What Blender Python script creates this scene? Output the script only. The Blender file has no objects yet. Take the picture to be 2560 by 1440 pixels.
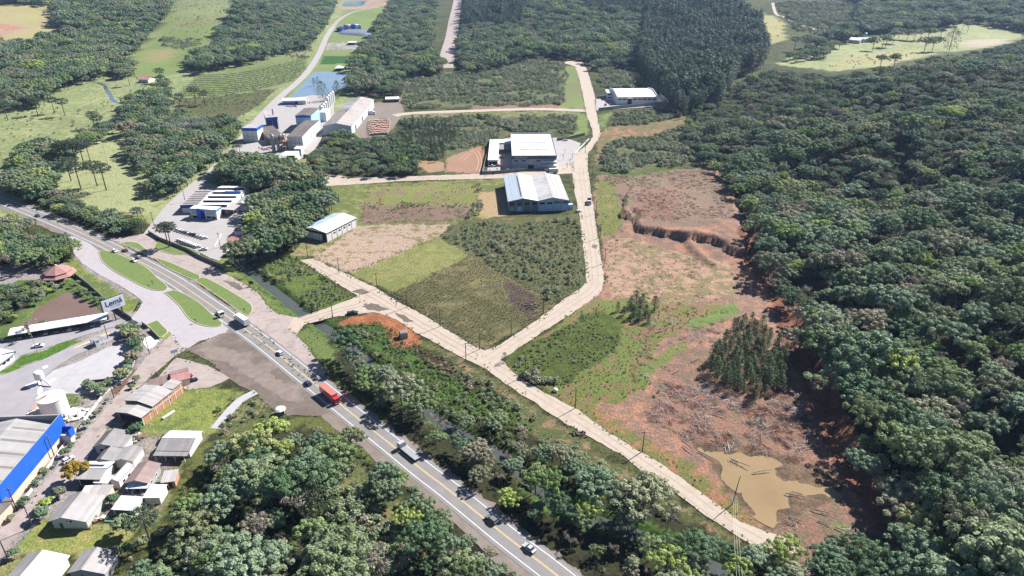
import bpy, bmesh, math, random
import numpy as np
from mathutils import Vector, Matrix
from mathutils.geometry import tessellate_polygon

sc = bpy.context.scene
R = math.radians
# ------------------------------------------------------------------ camera
CAMZ, PITCH, FPX = 160.0, 27.0, 1730.0      # drone height (m), pitch, focal length in 2560-px units
cam_d = bpy.data.cameras.new('camera')
cam_d.sensor_width = 36.0
cam_d.lens = 36.0 * FPX / 2560.0
cam_d.clip_start, cam_d.clip_end = 1.0, 30000.0
cam = bpy.data.objects.new('camera', cam_d)
cam.location = (0, 0, CAMZ)
cam.rotation_euler = (R(90 - PITCH), 0, 0)
sc.collection.objects.link(cam)
sc.camera = cam
# ------------------------------------------------------------------ sky and sun
SUN_EL, SUN_AZ = 42.0, 50.0                  # azimuth to the right of the view direction
world = bpy.data.worlds.new('World'); sc.world = world; world.use_nodes = True
wn = world.node_tree
sky = wn.nodes.new('ShaderNodeTexSky'); sky.sky_type = 'NISHITA'; sky.sun_disc = False
sky.air_density = 0.6; sky.dust_density = 0.0; sky.ozone_density = 2.0; sky.sun_elevation = R(SUN_EL); sky.sun_rotation = R(SUN_AZ)
bg = wn.nodes['Background']; bg.inputs[1].default_value = 0.055
wn.links.new(sky.outputs[0], bg.inputs[0])
sun_d = bpy.data.lights.new('sun', 'SUN'); sun_d.energy = 5.0; sun_d.angle = R(0.53); sun_d.color = (1.0, 0.965, 0.915)
sun = bpy.data.objects.new('sun', sun_d); sc.collection.objects.link(sun)
sdir = Vector((math.sin(R(SUN_AZ)) * math.cos(R(SUN_EL)), math.cos(R(SUN_AZ)) * math.cos(R(SUN_EL)), math.sin(R(SUN_EL))))
sun.rotation_euler = sdir.to_track_quat('Z', 'Y').to_euler()
sun.location = sdir * 400
# ------------------------------------------------------------------ exposure and render settings
vs = sc.view_settings
vs.view_transform = 'Standard'; vs.look = 'None'; vs.exposure = 1.38; vs.gamma = 1.0
sc.cycles.use_denoising = True
sc.cycles.denoiser = 'OPENIMAGEDENOISE'
sc.cycles.max_bounces = 6; sc.cycles.diffuse_bounces = 3; sc.cycles.glossy_bounces = 2
sc.cycles.transmission_bounces = 3; sc.cycles.transparent_max_bounces = 6; sc.cycles.volume_bounces = 0
sc.cycles.caustics_reflective = False; sc.cycles.caustics_refractive = False
sc.cycles.sample_clamp_indirect = 4.0

# ------------------------------------------------------------------ pixel <-> place (2560 x 1440 pixel units of the photograph)
SP, CP = math.sin(R(PITCH)), math.cos(R(PITCH))
def sstep(a, b, x):
    t = np.clip((x - a) / (b - a), 0, 1); return t * t * (3 - 2 * t)
def plane(u, v, z=0.0):
    """the point at height z that the camera sees at (u, v)"""
    x = (u - 1280.0) / FPX; y = -(v - 720.0) / FPX
    dy, dz = y * SP + CP, y * CP - SP
    t = (z - CAMZ) / dz
    return x * t, dy * t
def project(x, y, z):
    zz = np.asarray(z) - CAMZ
    d = np.asarray(y) * CP - zz * SP
    d = np.where(np.abs(d) < 1e-3, 1e-3, d)
    up = np.asarray(y) * SP + zz * CP
    return 1280 + FPX * np.asarray(x) / d, 720 - FPX * up / d, d

# ------------------------------------------------------------------ value noise
def vnoise(x, y, seed=0):
    xi = np.floor(x).astype(np.int64); yi = np.floor(y).astype(np.int64)
    fx, fy = x - xi, y - yi
    fx = fx * fx * (3 - 2 * fx); fy = fy * fy * (3 - 2 * fy)
    def h(a, b):
        n = (a * 374761393 + b * 668265263 + seed * 974711) & 0xffffffff
        n = ((n ^ (n >> 13)) * 1274126177) & 0xffffffff
        return ((n ^ (n >> 16)) & 0xffff) / 65535.0
    return (h(xi, yi) * (1 - fx) + h(xi + 1, yi) * fx) * (1 - fy) + (h(xi, yi + 1) * (1 - fx) + h(xi + 1, yi + 1) * fx) * fy
def fbm(x, y, scale, octaves=4, seed=0):
    s, a, t = 0, 1.0, 0
    for k in range(octaves):
        s = s + a * vnoise(x / scale * 2 ** k + 17.3 * k, y / scale * 2 ** k - 9.1 * k, seed + k); t += a; a *= 0.5
    return s / t
def _pip(px, py, poly):
    inside = np.zeros(px.shape, bool)
    x0, y0 = poly[-1]
    for (x1, y1) in poly:
        if y0 != y1:
            inside ^= ((y1 > py) != (y0 > py)) & (px < (x0 - x1) * (py - y1) / (y0 - y1) + x1)
        x0, y0 = x1, y1
    return inside
def pip(px, py, poly):
    """points in polygon"""
    px = np.asarray(px, float); py = np.asarray(py, float)
    inside = np.zeros(px.shape, bool)
    ax = [p[0] for p in poly]; ay = [p[1] for p in poly]
    box = (px >= min(ax)) & (px <= max(ax)) & (py >= min(ay)) & (py <= max(ay))
    if px.ndim == 0:
        return _pip(px, py, poly)
    inside[box] = _pip(px[box], py[box], poly)
    return inside
def polyline_dist(x, y, pts):
    d = np.full(np.shape(x), 1e9)
    for (ax, ay), (bx, by) in zip(pts[:-1], pts[1:]):
        vx, vy = bx - ax, by - ay
        t = np.clip(((x - ax) * vx + (y - ay) * vy) / (vx * vx + vy * vy + 1e-9), 0, 1)
        d = np.minimum(d, np.hypot(x - ax - t * vx, y - ay - t * vy))
    return d
def smooth_line(pts, n=8):
    """Catmull-Rom through the points"""
    P = [np.array(p, float) for p in pts]
    P = [2 * P[0] - P[1]] + P + [2 * P[-1] - P[-2]]
    out = []
    for i in range(1, len(P) - 2):
        for k in range(n):
            t = k / n
            out.append(0.5 * ((2 * P[i]) + (-P[i - 1] + P[i + 1]) * t + (2 * P[i - 1] - 5 * P[i] + 4 * P[i + 1] - P[i + 2]) * t * t
                              + (-P[i - 1] + 3 * P[i] - 3 * P[i + 1] + P[i + 2]) * t ** 3))
    out.append(P[-2]); return [tuple(p) for p in out]

# ------------------------------------------------------------------ the shape of the land
FOREST_EDGE_PX = [(1790, 420), (1850, 560), (1885, 650), (1945, 740), (1995, 880), (2045, 980), (2075, 1080), (2155, 1200), (2255, 1350), (2330, 1440)]
_fe = sorted([plane(u, v)[::-1] for u, v in FOREST_EDGE_PX])
FEY, FEX = [p[0] for p in _fe], [p[1] for p in _fe]
SCARP_PX = [(1560, 545), (1595, 575), (1650, 588), (1720, 600), (1770, 604), (1800, 618), (1822, 632), (1842, 640), (1870, 620), (1860, 560), (1830, 480), (1790, 425), (1640, 430), (1580, 470), (1555, 510)]
SCARP = [plane(u, v) for u, v in SCARP_PX]
PIT_PX = [(1570, 532), (1600, 535), (1602, 556), (1590, 566), (1575, 560)]
PIT = [plane(u, v) for u, v in PIT_PX]
MOUND = [plane(u, v) for u, v in smooth_line([(1722, 606), (1735, 625), (1757, 645), (1785, 662)], 5)]
RIVER_PX = [(600, 640), (612, 662), (645, 690), (680, 718), (715, 745), (745, 770), (768, 788), (800, 808), (835, 828), (880, 862), (920, 900), (980, 950), (1030, 990), (1060, 1015), (1120, 1060), (1250, 1130), (1320, 1190), (1390, 1250), (1470, 1290), (1540, 1310), (1640, 1350), (1760, 1400), (1860, 1450), (1960, 1520)]
RIVER = smooth_line([plane(u, v) for u, v in RIVER_PX], 4)
CREEK_PX = [(175, 205), (205, 203), (235, 205), (258, 212), (268, 226), (276, 238), (282, 250), (298, 258), (315, 260)]
POND_PX = [(85, 775), (100, 762), (130, 745), (155, 732), (172, 728), (195, 738), (235, 758), (250, 775), (256, 790), (200, 805), (120, 815), (70, 826), (64, 808)]
PUDDLE_PX = [(1752, 1118), (1775, 1128), (1800, 1122), (1826, 1136), (1852, 1128), (1880, 1142), (1905, 1136), (1935, 1152), (1950, 1168), (1930, 1180), (1962, 1192), (1998, 1184), (2030, 1200), (2062, 1206), (2098, 1226), (2078, 1244), (2040, 1236), (2010, 1248), (1985, 1236), (1968, 1252), (1985, 1270), (1950, 1282), (1935, 1306), (1908, 1296), (1880, 1276), (1862, 1252), (1840, 1238), (1826, 1212), (1806, 1196), (1790, 1164), (1765, 1140)]
FISH_POND_PX = [(718, 248), (740, 228), (765, 200), (782, 182), (800, 178), (870, 180), (874, 200), (868, 214), (850, 222), (800, 250)]
TOP_POND_PX = [(852, 14), (868, 0), (890, -8), (915, -4), (914, 4), (904, 14), (880, 16)]
ORANGE_POND_PX = [(1040, 385), (1052, 380), (1066, 400), (1108, 405), (1110, 425), (1075, 430), (1050, 415)]
MUD_PX = [(1460, 1025), (1520, 1018), (1560, 1035), (1520, 1042)]
def _w(px, z=0): return [plane(u, v, z) for u, v in px]
POND, PUDDLE, FISH_POND, TOP_POND, ORANGE_POND = _w(POND_PX), _w(PUDDLE_PX), _w(FISH_POND_PX), _w(TOP_POND_PX), _w(ORANGE_POND_PX)

def hills(x, y):
    x = np.asarray(x, float); y = np.asarray(y, float)
    ex = np.interp(y, FEY, FEX)
    s = x - ex
    z = 4.0 * sstep(1.0, 9.0, s) * (1 - sstep(380, 430, y))
    z = z + 34 * sstep(8, 330, s) * (1 - 0.75 * sstep(650, 1100, y))
    z = z + (9 * np.sin(y / 47 + x / 90) + 6 * np.sin(y / 23 - x / 61 + 2)) * sstep(25, 110, s) * (1 - sstep(520, 800, y))
    z = z + 46 * np.exp(-(((x + 1050) / 330) ** 2 + ((y - 1400) / 330) ** 2))
    z = z + 30 * np.exp(-(((x + 590) / 150) ** 2 + ((y - 1420) / 170) ** 2))
    z = z + 40 * np.exp(-(((x - 420) / 260) ** 2 + ((y - 1650) / 260) ** 2))
    z = z + 18 * np.exp(-(((x - 60) / 150) ** 2 + ((y - 1500) / 180) ** 2))
    z = z + 55 * np.exp(-(((x - 1250) / 420) ** 2 + ((y - 1500) / 320) ** 2))
    z = z + np.clip(y - 2050, 0, 2500) * 0.11 + np.clip(np.abs(x) - 1600, 0, 2000) * 0.08
    return z
def detail(x, y):
    """cuts, banks, river bed and pond basins"""
    x = np.asarray(x, float); y = np.asarray(y, float)
    z = np.zeros(np.broadcast(x, y).shape)
    near = (y < 620) & (y > 60)
    d = np.where(near, polyline_dist(x, y, RIVER), 99)
    z = z - 2.2 * (1 - sstep(1.7, 4.2, d))
    jx = (fbm(x, y, 11, 4, 61) - .5) * 13; jy = (fbm(x, y, 11, 4, 67) - .5) * 13
    ins = pip(x + jx, y + jy, SCARP)
    dd = polyline_dist(x + jx, y + jy, SCARP[:8])
    z = z + np.where(ins, (2.6 + 3.6 * fbm(x, y, 22, 3, 69)) * sstep(0.0, 1.2 + 3.2 * fbm(x, y, 9, 2, 68), dd) * (1 - 0.85 * sstep(20, 95, dd)), 0)
    z = z - np.where(pip(x, y, PIT), 2.5 * sstep(0, 2.0, polyline_dist(x, y, PIT + PIT[:1])), 0)
    z = z + 2.0 * (1 - sstep(0.5, 4.5, polyline_dist(x, y, MOUND)))
    for poly, dep in ((POND, 1.1), (FISH_POND, 1.5), (TOP_POND, 2.5), (ORANGE_POND, .8), (PUDDLE, .35)):
        q = polyline_dist(x, y, poly + poly[:1])
        z = z - np.where(pip(x, y, poly), dep * sstep(-1.5, 2.0, q), dep * (1 - sstep(-0.2, 1.2, q)) * 0.5)
    q = polyline_dist(x, y, PUDDLE + PUDDLE[:1])
    z = z + np.where(pip(x, y, PUDDLE) | (q < 7), (fbm(x, y, 7, 3, 71) - .46) * .75 * (1 - sstep(5, 7, np.where(pip(x, y, PUDDLE), 0, q))), 0)
    return z
def _ss(a, b, x):
    t = (x - a) / (b - a); t = 0.0 if t < 0 else 1.0 if t > 1 else t
    return t * t * (3 - 2 * t)
def _interp(y):
    if y <= FEY[0]: return FEX[0]
    if y >= FEY[-1]: return FEX[-1]
    for i in range(1, len(FEY)):
        if y <= FEY[i]:
            t = (y - FEY[i - 1]) / (FEY[i] - FEY[i - 1]); return FEX[i - 1] + t * (FEX[i] - FEX[i - 1])
def Hs(x, y):
    """hills() for one point"""
    s = x - _interp(y); z = 0.0; E = math.exp
    if s > 1:
        z += 4.0 * _ss(1.0, 9.0, s) * (1 - _ss(380, 430, y)) + 34 * _ss(8, 330, s) * (1 - 0.75 * _ss(650, 1100, y))
        if y < 800: z += (9 * math.sin(y / 47 + x / 90) + 6 * math.sin(y / 23 - x / 61 + 2)) * _ss(25, 110, s) * (1 - _ss(520, 800, y))
    z += 46 * E(-(((x + 1050) / 330) ** 2 + ((y - 1400) / 330) ** 2)) + 30 * E(-(((x + 590) / 150) ** 2 + ((y - 1420) / 170) ** 2))
    z += 40 * E(-(((x - 420) / 260) ** 2 + ((y - 1650) / 260) ** 2)) + 18 * E(-(((x - 60) / 150) ** 2 + ((y - 1500) / 180) ** 2))
    z += 55 * E(-(((x - 1250) / 420) ** 2 + ((y - 1500) / 320) ** 2))
    return z + min(max(y - 2050, 0), 2500) * 0.11 + min(max(abs(x) - 1600, 0), 2000) * 0.08
def G(u, v):
    """ground point under a pixel"""
    z = 0.0
    for _ in range(30):
        x, y = plane(u, v, z); h = Hs(x, y)
        if abs(h - z) < 1e-3: break
        z = 0.5 * z + 0.5 * h
    return Vector((x, y, Hs(x, y)))

# ------------------------------------------------------------------ objects
COL = sc.collection
def lin(c): 
    c = c / 255.0
    return c / 12.92 if c <= 0.04045 else ((c + 0.055) / 1.055) ** 2.4
def C(r, g, b, k=0.6):
    """albedo of a surface that shows as this sRGB value in full sun"""
    return (lin(r) * k, lin(g) * k, lin(b) * k)
def tag(o, label=None, category=None, group=None, kind=None):
    if label: o['label'] = label
    if category: o['category'] = category
    if group: o['group'] = group
    if kind: o['kind'] = kind
    return o
def link(name, data, parent=None, loc=None, rz=None):
    o = bpy.data.objects.new(name, data); COL.objects.link(o)
    if parent is not None: o.parent = parent
    if loc is not None: o.location = loc
    if rz is not None: o.rotation_euler = (0, 0, rz)
    return o
def empty(name, loc, rz=0.0, label=None, category=None, group=None):
    o = link(name, None, None, loc, rz); o.empty_display_size = 1.0
    return tag(o, label, category, group)
def mesh_np(name, verts, faces, mats=(), midx=None, smooth=False):
    """verts (n,3), faces (m,k) arrays"""
    me = bpy.data.meshes.new(name)
    v = np.asarray(verts, np.float32); f = np.asarray(faces, np.int32)
    m, k = f.shape
    me.vertices.add(len(v)); me.vertices.foreach_set('co', v.ravel())
    me.loops.add(m * k); me.loops.foreach_set('vertex_index', f.ravel())
    me.polygons.add(m); me.polygons.foreach_set('loop_start', np.arange(0, m * k, k, dtype=np.int32))
    try: me.polygons.foreach_set('loop_total', np.full(m, k, np.int32))
    except Exception: pass
    for mt in mats: me.materials.append(mt)
    if midx is not None: me.polygons.foreach_set('material_index', np.asarray(midx, np.int32))
    if smooth: me.polygons.foreach_set('use_smooth', np.ones(m, bool))
    me.update(calc_edges=True); me.validate()
    return me
class MB:
    """collects shapes into one mesh"""
    def __init__(s): s.v, s.f, s.m, s.mats = [], [], [], []
    def mi(s, mat):
        if mat not in s.mats: s.mats.append(mat)
        return s.mats.index(mat)
    def add(s, vs, fs, mat):
        b = len(s.v); k = s.mi(mat)
        s.v += [tuple(p) for p in vs]
        for f in fs: s.f.append([b + i for i in f]); s.m.append(k)
        return s
    def box(s, x0, x1, y0, y1, z0, z1, mat):
        return s.add([(x0, y0, z0), (x1, y0, z0), (x1, y1, z0), (x0, y1, z0), (x0, y0, z1), (x1, y0, z1), (x1, y1, z1), (x0, y1, z1)],
                     [(0, 3, 2, 1), (4, 5, 6, 7), (0, 1, 5, 4), (1, 2, 6, 5), (2, 3, 7, 6), (3, 0, 4, 7)], mat)
    def prism(s, poly, z0, z1, mat):
        """poly: list of (x,y) counter-clockwise"""
        n = len(poly)
        return s.add([(x, y, z0) for x, y in poly] + [(x, y, z1) for x, y in poly],
                     [tuple(range(n - 1, -1, -1)), tuple(range(n, 2 * n))] + [(i, (i + 1) % n, n + (i + 1) % n, n + i) for i in range(n)], mat)
    def slab(s, a, b, c, d, th, mat):
        """a quadrilateral sheet of thickness th, corners counter-clockwise seen from above"""
        top = [Vector(p) for p in (a, b, c, d)]
        bot = [p - Vector((0, 0, th)) for p in top]
        return s.add(bot + top, [(3, 2, 1, 0), (4, 5, 6, 7), (0, 1, 5, 4), (1, 2, 6, 5), (2, 3, 7, 6), (3, 0, 4, 7)], mat)
    def profile(s, pts, y0, y1, mat, axis='y'):
        """closed outline pts in (x,z), extruded along y"""
        n = len(pts)
        return s.add([(x, y0, z) for x, z in pts] + [(x, y1, z) for x, z in pts],
                     [tuple(range(n)), tuple(range(2 * n - 1, n - 1, -1))] + [(i, n + i, n + (i + 1) % n, (i + 1) % n) for i in range(n)], mat)
    def tube(s, p0, p1, r0, r1, mat, n=8):
        p0, p1 = Vector(p0), Vector(p1)
        d = (p1 - p0).normalized() if (p1 - p0).length > 1e-6 else Vector((0, 0, 1))
        a = d.orthogonal().normalized(); b = d.cross(a)
        vs = [p0 + (a * math.cos(t) + b * math.sin(t)) * r0 for t in [2 * math.pi * i / n for i in range(n)]]
        vs += [p1 + (a * math.cos(t) + b * math.sin(t)) * r1 for t in [2 * math.pi * i / n for i in range(n)]]
        return s.add(vs, [(i, (i + 1) % n, n + (i + 1) % n, n + i) for i in range(n)] + [tuple(range(n - 1, -1, -1)), tuple(range(n, 2 * n))], mat)
    def lathe(s, prof, mat, n=20, cx=0, cy=0):
        """prof: list of (r,z) from bottom to top"""
        vs = [(cx + r * math.cos(2 * math.pi * i / n), cy + r * math.sin(2 * math.pi * i / n), z) for r, z in prof for i in range(n)]
        fs = [(k * n + i, k * n + (i + 1) % n, (k + 1) * n + (i + 1) % n, (k + 1) * n + i) for k in range(len(prof) - 1) for i in range(n)]
        fs += [tuple(range(n - 1, -1, -1)), tuple(range((len(prof) - 1) * n, len(prof) * n))]
        return s.add(vs, fs, mat)
    def mesh(s, name, smooth=False):
        me = bpy.data.meshes.new(name)
        me.from_pydata([tuple(map(float, p)) for p in s.v], [], s.f)
        for m in s.mats: me.materials.append(m)
        me.polygons.foreach_set('material_index', s.m)
        if smooth: me.polygons.foreach_set('use_smooth', [True] * len(s.f))
        me.update(); return me
    def build(s, name, parent=None, loc=None, rz=None, smooth=False):
        return link(name, s.mesh(name, smooth), parent, loc, rz)
def copy_thing(root, loc, rz, label=None, group=None):
    r = root.copy(); COL.objects.link(r); r.location = loc; r.rotation_euler = (0, 0, rz)
    if label: r['label'] = label
    if group: r['group'] = group
    for ch in root.children:
        c = ch.copy(); COL.objects.link(c); c.parent = r
        for g in ch.children:
            d = g.copy(); COL.objects.link(d); d.parent = c
    return r

# ------------------------------------------------------------------ materials
_MC = {}
def nodes_of(m): m.use_nodes = True; return m.node_tree.nodes, m.node_tree.links
def setin(n, k, v):
    if k in n.inputs: n.inputs[k].default_value = v
def M(name, col, rough=0.85, var=0.12, scale=0.6, metal=0.0, spec=0.3, bump=0.0, dirt=None, dirt_amt=0.3):
    """plain surface with uneven tone, blotches of dirt and a fine relief"""
    if name in _MC: return _MC[name]
    col = tuple(c * .8 for c in col); dirt = tuple(c * .8 for c in dirt) if dirt is not None else None      # keeps every plain surface below 0.65
    m = bpy.data.materials.new(name); N, L = nodes_of(m)
    b = N['Principled BSDF']; setin(b, 'Roughness', rough); setin(b, 'Metallic', metal); setin(b, 'Specular IOR Level', spec)
    tc = N.new('ShaderNodeTexCoord')
    no = N.new('ShaderNodeTexNoise'); no.inputs['Scale'].default_value = scale; no.inputs['Detail'].default_value = 6; no.inputs['Roughness'].default_value = 0.65
    L.new(tc.outputs['Object'], no.inputs['Vector'])
    mr = N.new('ShaderNodeMapRange'); mr.inputs['From Min'].default_value = 0.3; mr.inputs['From Max'].default_value = 0.7
    mr.inputs['To Min'].default_value = 1 - var; mr.inputs['To Max'].default_value = 1 + var
    L.new(no.outputs[0], mr.inputs['Value'])
    mx = N.new('ShaderNodeMix'); mx.data_type = 'RGBA'; mx.blend_type = 'MULTIPLY'; mx.inputs[0].default_value = 1.0
    mx.inputs[6].default_value = (*col, 1); L.new(mr.outputs[0], mx.inputs[7])
    out = mx.outputs[2]
    if dirt is not None:
        n2 = N.new('ShaderNodeTexNoise'); n2.inputs['Scale'].default_value = scale * 0.35; n2.inputs['Detail'].default_value = 8; n2.inputs['Roughness'].default_value = 0.7
        L.new(tc.outputs['Object'], n2.inputs['Vector'])
        r2 = N.new('ShaderNodeMapRange'); r2.inputs['From Min'].default_value = 0.5; r2.inputs['From Max'].default_value = 0.72
        r2.inputs['To Min'].default_value = 0; r2.inputs['To Max'].default_value = dirt_amt
        L.new(n2.outputs[0], r2.inputs['Value'])
        m2 = N.new('ShaderNodeMix'); m2.data_type = 'RGBA'; L.new(r2.outputs[0], m2.inputs[0]); L.new(out, m2.inputs[6]); m2.inputs[7].default_value = (*dirt, 1)
        out = m2.outputs[2]
    L.new(out, b.inputs['Base Color'])
    if bump:
        bp = N.new('ShaderNodeBump'); bp.inputs['Strength'].default_value = bump; bp.inputs['Distance'].default_value = 0.1
        L.new(no.outputs[0], bp.inputs['Height']); L.new(bp.outputs[0], b.inputs['Normal'])
    _MC[name] = m; return m
def MROOF(name, col, rough=0.55, axis=0, pitch=1.0, var=0.12, dirt=(0.12, 0.1, 0.08), dirt_amt=0.35, metal=0.0):
    """sheet roofing: ribs across the given axis, stains and faded sheets"""
    if name in _MC: return _MC[name]
    m = M(name, col, rough, var, 0.25, metal, 0.4, 0, dirt, dirt_amt); N, L = nodes_of(m)
    b = N['Principled BSDF']
    tc = [n for n in N if n.type == 'TEX_COORD'][0]
    wv = N.new('ShaderNodeTexWave'); wv.bands_direction = 'XYZ'[axis]; wv.inputs['Scale'].default_value = 1.0 / pitch * 0.5
    L.new(tc.outputs['Object'], wv.inputs['Vector'])
    bp = N.new('ShaderNodeBump'); bp.inputs['Strength'].default_value = 0.35; bp.inputs['Distance'].default_value = 0.08
    L.new(wv.outputs[0], bp.inputs['Height']); L.new(bp.outputs[0], b.inputs['Normal'])
    # sheets faded by different amounts
    sp = N.new('ShaderNodeSeparateXYZ'); L.new(tc.outputs['Object'], sp.inputs[0])
    fl = N.new('ShaderNodeMath'); fl.operation = 'SNAP'; fl.inputs[1].default_value = pitch * 1.1; L.new(sp.outputs[axis], fl.inputs[0])
    wn_ = N.new('ShaderNodeTexWhiteNoise'); wn_.noise_dimensions = '1D'; L.new(fl.outputs[0], wn_.inputs['W'])
    mr = N.new('ShaderNodeMapRange'); mr.inputs['To Min'].default_value = 0.86; mr.inputs['To Max'].default_value = 1.08; L.new(wn_.outputs[0], mr.inputs['Value'])
    old = b.inputs['Base Color'].links[0].from_socket
    mx = N.new('ShaderNodeMix'); mx.data_type = 'RGBA'; mx.blend_type = 'MULTIPLY'; mx.inputs[0].default_value = 1.0
    L.new(old, mx.inputs[6]); L.new(mr.outputs[0], mx.inputs[7]); L.new(mx.outputs[2], b.inputs['Base Color'])
    return m
def MWATER(name, col, rough=0.08, bump=0.05, scale=0.6, spec=0.5):
    if name in _MC: return _MC[name]
    m = M(name, col, rough, 0.12, 0.05, 0, spec, 0); N, L = nodes_of(m); b = N['Principled BSDF']
    setin(b, 'IOR', 1.33)
    tc = [n for n in N if n.type == 'TEX_COORD'][0]
    no = N.new('ShaderNodeTexNoise'); no.inputs['Scale'].default_value = scale; no.inputs['Detail'].default_value = 3
    L.new(tc.outputs['Object'], no.inputs['Vector'])
    bp = N.new('ShaderNodeBump'); bp.inputs['Strength'].default_value = bump; bp.inputs['Distance'].default_value = 0.2
    L.new(no.outputs[0], bp.inputs['Height']); L.new(bp.outputs[0], b.inputs['Normal'])
    return m
def MLEAF(name, stops, transl=0.25, rough=0.5, spec=0.35):
    """foliage: each plant takes its own tint, leaves vary a little"""
    if name in _MC: return _MC[name]
    m = bpy.data.materials.new(name); N, L = nodes_of(m); b = N['Principled BSDF']
    setin(b, 'Roughness', rough); setin(b, 'Specular IOR Level', spec)
    oi = N.new('ShaderNodeObjectInfo'); cr = N.new('ShaderNodeValToRGB'); cr.color_ramp.interpolation = 'LINEAR'
    el = cr.color_ramp.elements
    while len(el) < len(stops): el.new(0.5)
    for e, (p, c) in zip(el, stops): e.position = p; e.color = (*c, 1)
    L.new(oi.outputs['Random'], cr.inputs[0])
    ge = N.new('ShaderNodeTexCoord'); no = N.new('ShaderNodeTexNoise'); no.inputs['Scale'].default_value = 5.0; no.inputs['Detail'].default_value = 3
    L.new(ge.outputs['Object'], no.inputs['Vector'])
    mr = N.new('ShaderNodeMapRange'); mr.inputs['From Min'].default_value = 0.3; mr.inputs['From Max'].default_value = 0.7
    mr.inputs['To Min'].default_value = 0.72; mr.inputs['To Max'].default_value = 1.3; L.new(no.outputs[0], mr.inputs['Value'])
    mx = N.new('ShaderNodeMix'); mx.data_type = 'RGBA'; mx.blend_type = 'MULTIPLY'; mx.inputs[0].default_value = 1
    L.new(cr.outputs[0], mx.inputs[6]); L.new(mr.outputs[0], mx.inputs[7])
    L.new(mx.outputs[2], b.inputs['Base Color'])
    tr = N.new('ShaderNodeBsdfTranslucent'); L.new(mx.outputs[2], tr.inputs['Color'])
    ms = N.new('ShaderNodeMixShader'); ms.inputs[0].default_value = transl
    L.new(b.outputs[0], ms.inputs[1]); L.new(tr.outputs[0], ms.inputs[2])
    L.new(ms.outputs[0], N['Material Output'].inputs['Surface'])
    _MC[name] = m; return m

# common materials
WHITE = M('white_paint', (0.8, 0.8, 0.79), 0.6, 0.05, 0.3, dirt=(0.45, 0.4, 0.34), dirt_amt=0.35)
OFFWHITE = M('cream_plaster', (0.68, 0.64, 0.58), 0.8, 0.08, 0.4, dirt=(0.35, 0.3, 0.25), dirt_amt=0.4)
PEACH = M('peach_plaster', (0.66, 0.5, 0.4), 0.85, 0.08, 0.3, dirt=(0.3, 0.25, 0.2))
GREYWALL = M('grey_plaster', (0.36, 0.36, 0.37), 0.85, 0.1, 0.3, dirt=(0.2, 0.19, 0.18))
BLUE = M('blue_paint', (0.015, 0.11, 0.55), 0.5, 0.08, 0.3)
NAVY = M('navy_paint', (0.012, 0.04, 0.24), 0.5, 0.08, 0.3)
LBLUE = M('pale_blue_paint', (0.36, 0.52, 0.68), 0.6, 0.1, 0.25, dirt=(0.25, 0.28, 0.3))
DARK = M('dark_interior', (0.018, 0.02, 0.026), 0.8, 0.2, 0.5)
GLASS = M('dark_glass', (0.02, 0.03, 0.045), 0.12, 0.1, 0.5, spec=0.6)
PANE = M('pale_glass', (0.3, 0.38, 0.42), 0.15, 0.1, 0.5, spec=0.6)
STEEL = M('grey_steel', (0.34, 0.35, 0.37), 0.5, 0.12, 0.5, metal=0.2)
DSTEEL = M('dark_steel', (0.06, 0.06, 0.065), 0.55, 0.15, 0.5)
RUST = M('rusty_steel', (0.25, 0.13, 0.08), 0.85, 0.3, 0.5)
CONC = M('concrete', (0.42, 0.4, 0.37), 0.9, 0.12, 0.35, dirt=(0.22, 0.2, 0.18))
DCONC = M('stained_concrete', (0.2, 0.19, 0.18), 0.9, 0.15, 0.35, dirt=(0.1, 0.09, 0.08))
BRICK = M('orange_brick', (0.48, 0.25, 0.15), 0.9, 0.15, 0.8, dirt=(0.3, 0.2, 0.14))
WOOD = M('weathered_wood', (0.11, 0.085, 0.065), 0.9, 0.25, 1.0)
POLEM = M('pole_wood', (0.10, 0.085, 0.075), 0.9, 0.2, 1.0)
BARK = M('bark', (0.09, 0.075, 0.062), 0.95, 0.25, 3.0)
BARKP = M('pale_bark', (0.26, 0.22, 0.18), 0.9, 0.25, 3.0)
RUBBER = M('rubber', (0.02, 0.02, 0.021), 0.85, 0.1, 2)
RED = M('red_paint', (0.5, 0.03, 0.035), 0.35, 0.08, 0.5, spec=0.5)
ROOFW = MROOF('white_sheet_roof', (0.76, 0.77, 0.78), 0.5, 0, 1.0, 0.06, (0.46, 0.43, 0.4), 0.45)
ROOFG = MROOF('grey_fibre_roof', (0.27, 0.255, 0.255), 0.9, 0, 1.1, 0.14, (0.16, 0.14, 0.13), 0.5)
ROOFL = MROOF('pale_fibre_roof', (0.39, 0.365, 0.36), 0.85, 0, 1.1, 0.12, (0.26, 0.24, 0.22), 0.45)
ROOFD = MROOF('dark_stained_roof', (0.13, 0.11, 0.105), 0.9, 0, 1.2, 0.2, (0.05, 0.045, 0.04), 0.6)
ROOFB = MROOF('brown_roof', (0.24, 0.165, 0.155), 0.85, 0, 1.1, 0.12, (0.1, 0.07, 0.065), 0.4)
ROOFR = MROOF('red_roof', (0.4, 0.2, 0.18), 0.8, 0, 0.9, 0.2, (0.5, 0.38, 0.35), 0.4)
ROOFS = MROOF('bluish_metal_roof', (0.40, 0.46, 0.52), 0.4, 0, 1.0, 0.06, (0.4, 0.44, 0.48), 0.3)
YELLOWP = M('yellow_line_paint', (0.62, 0.45, 0.2), 0.8, 0.2, 1.5)
WHITEP = M('white_line_paint', (0.6, 0.58, 0.56), 0.8, 0.15, 1.5)

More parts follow.
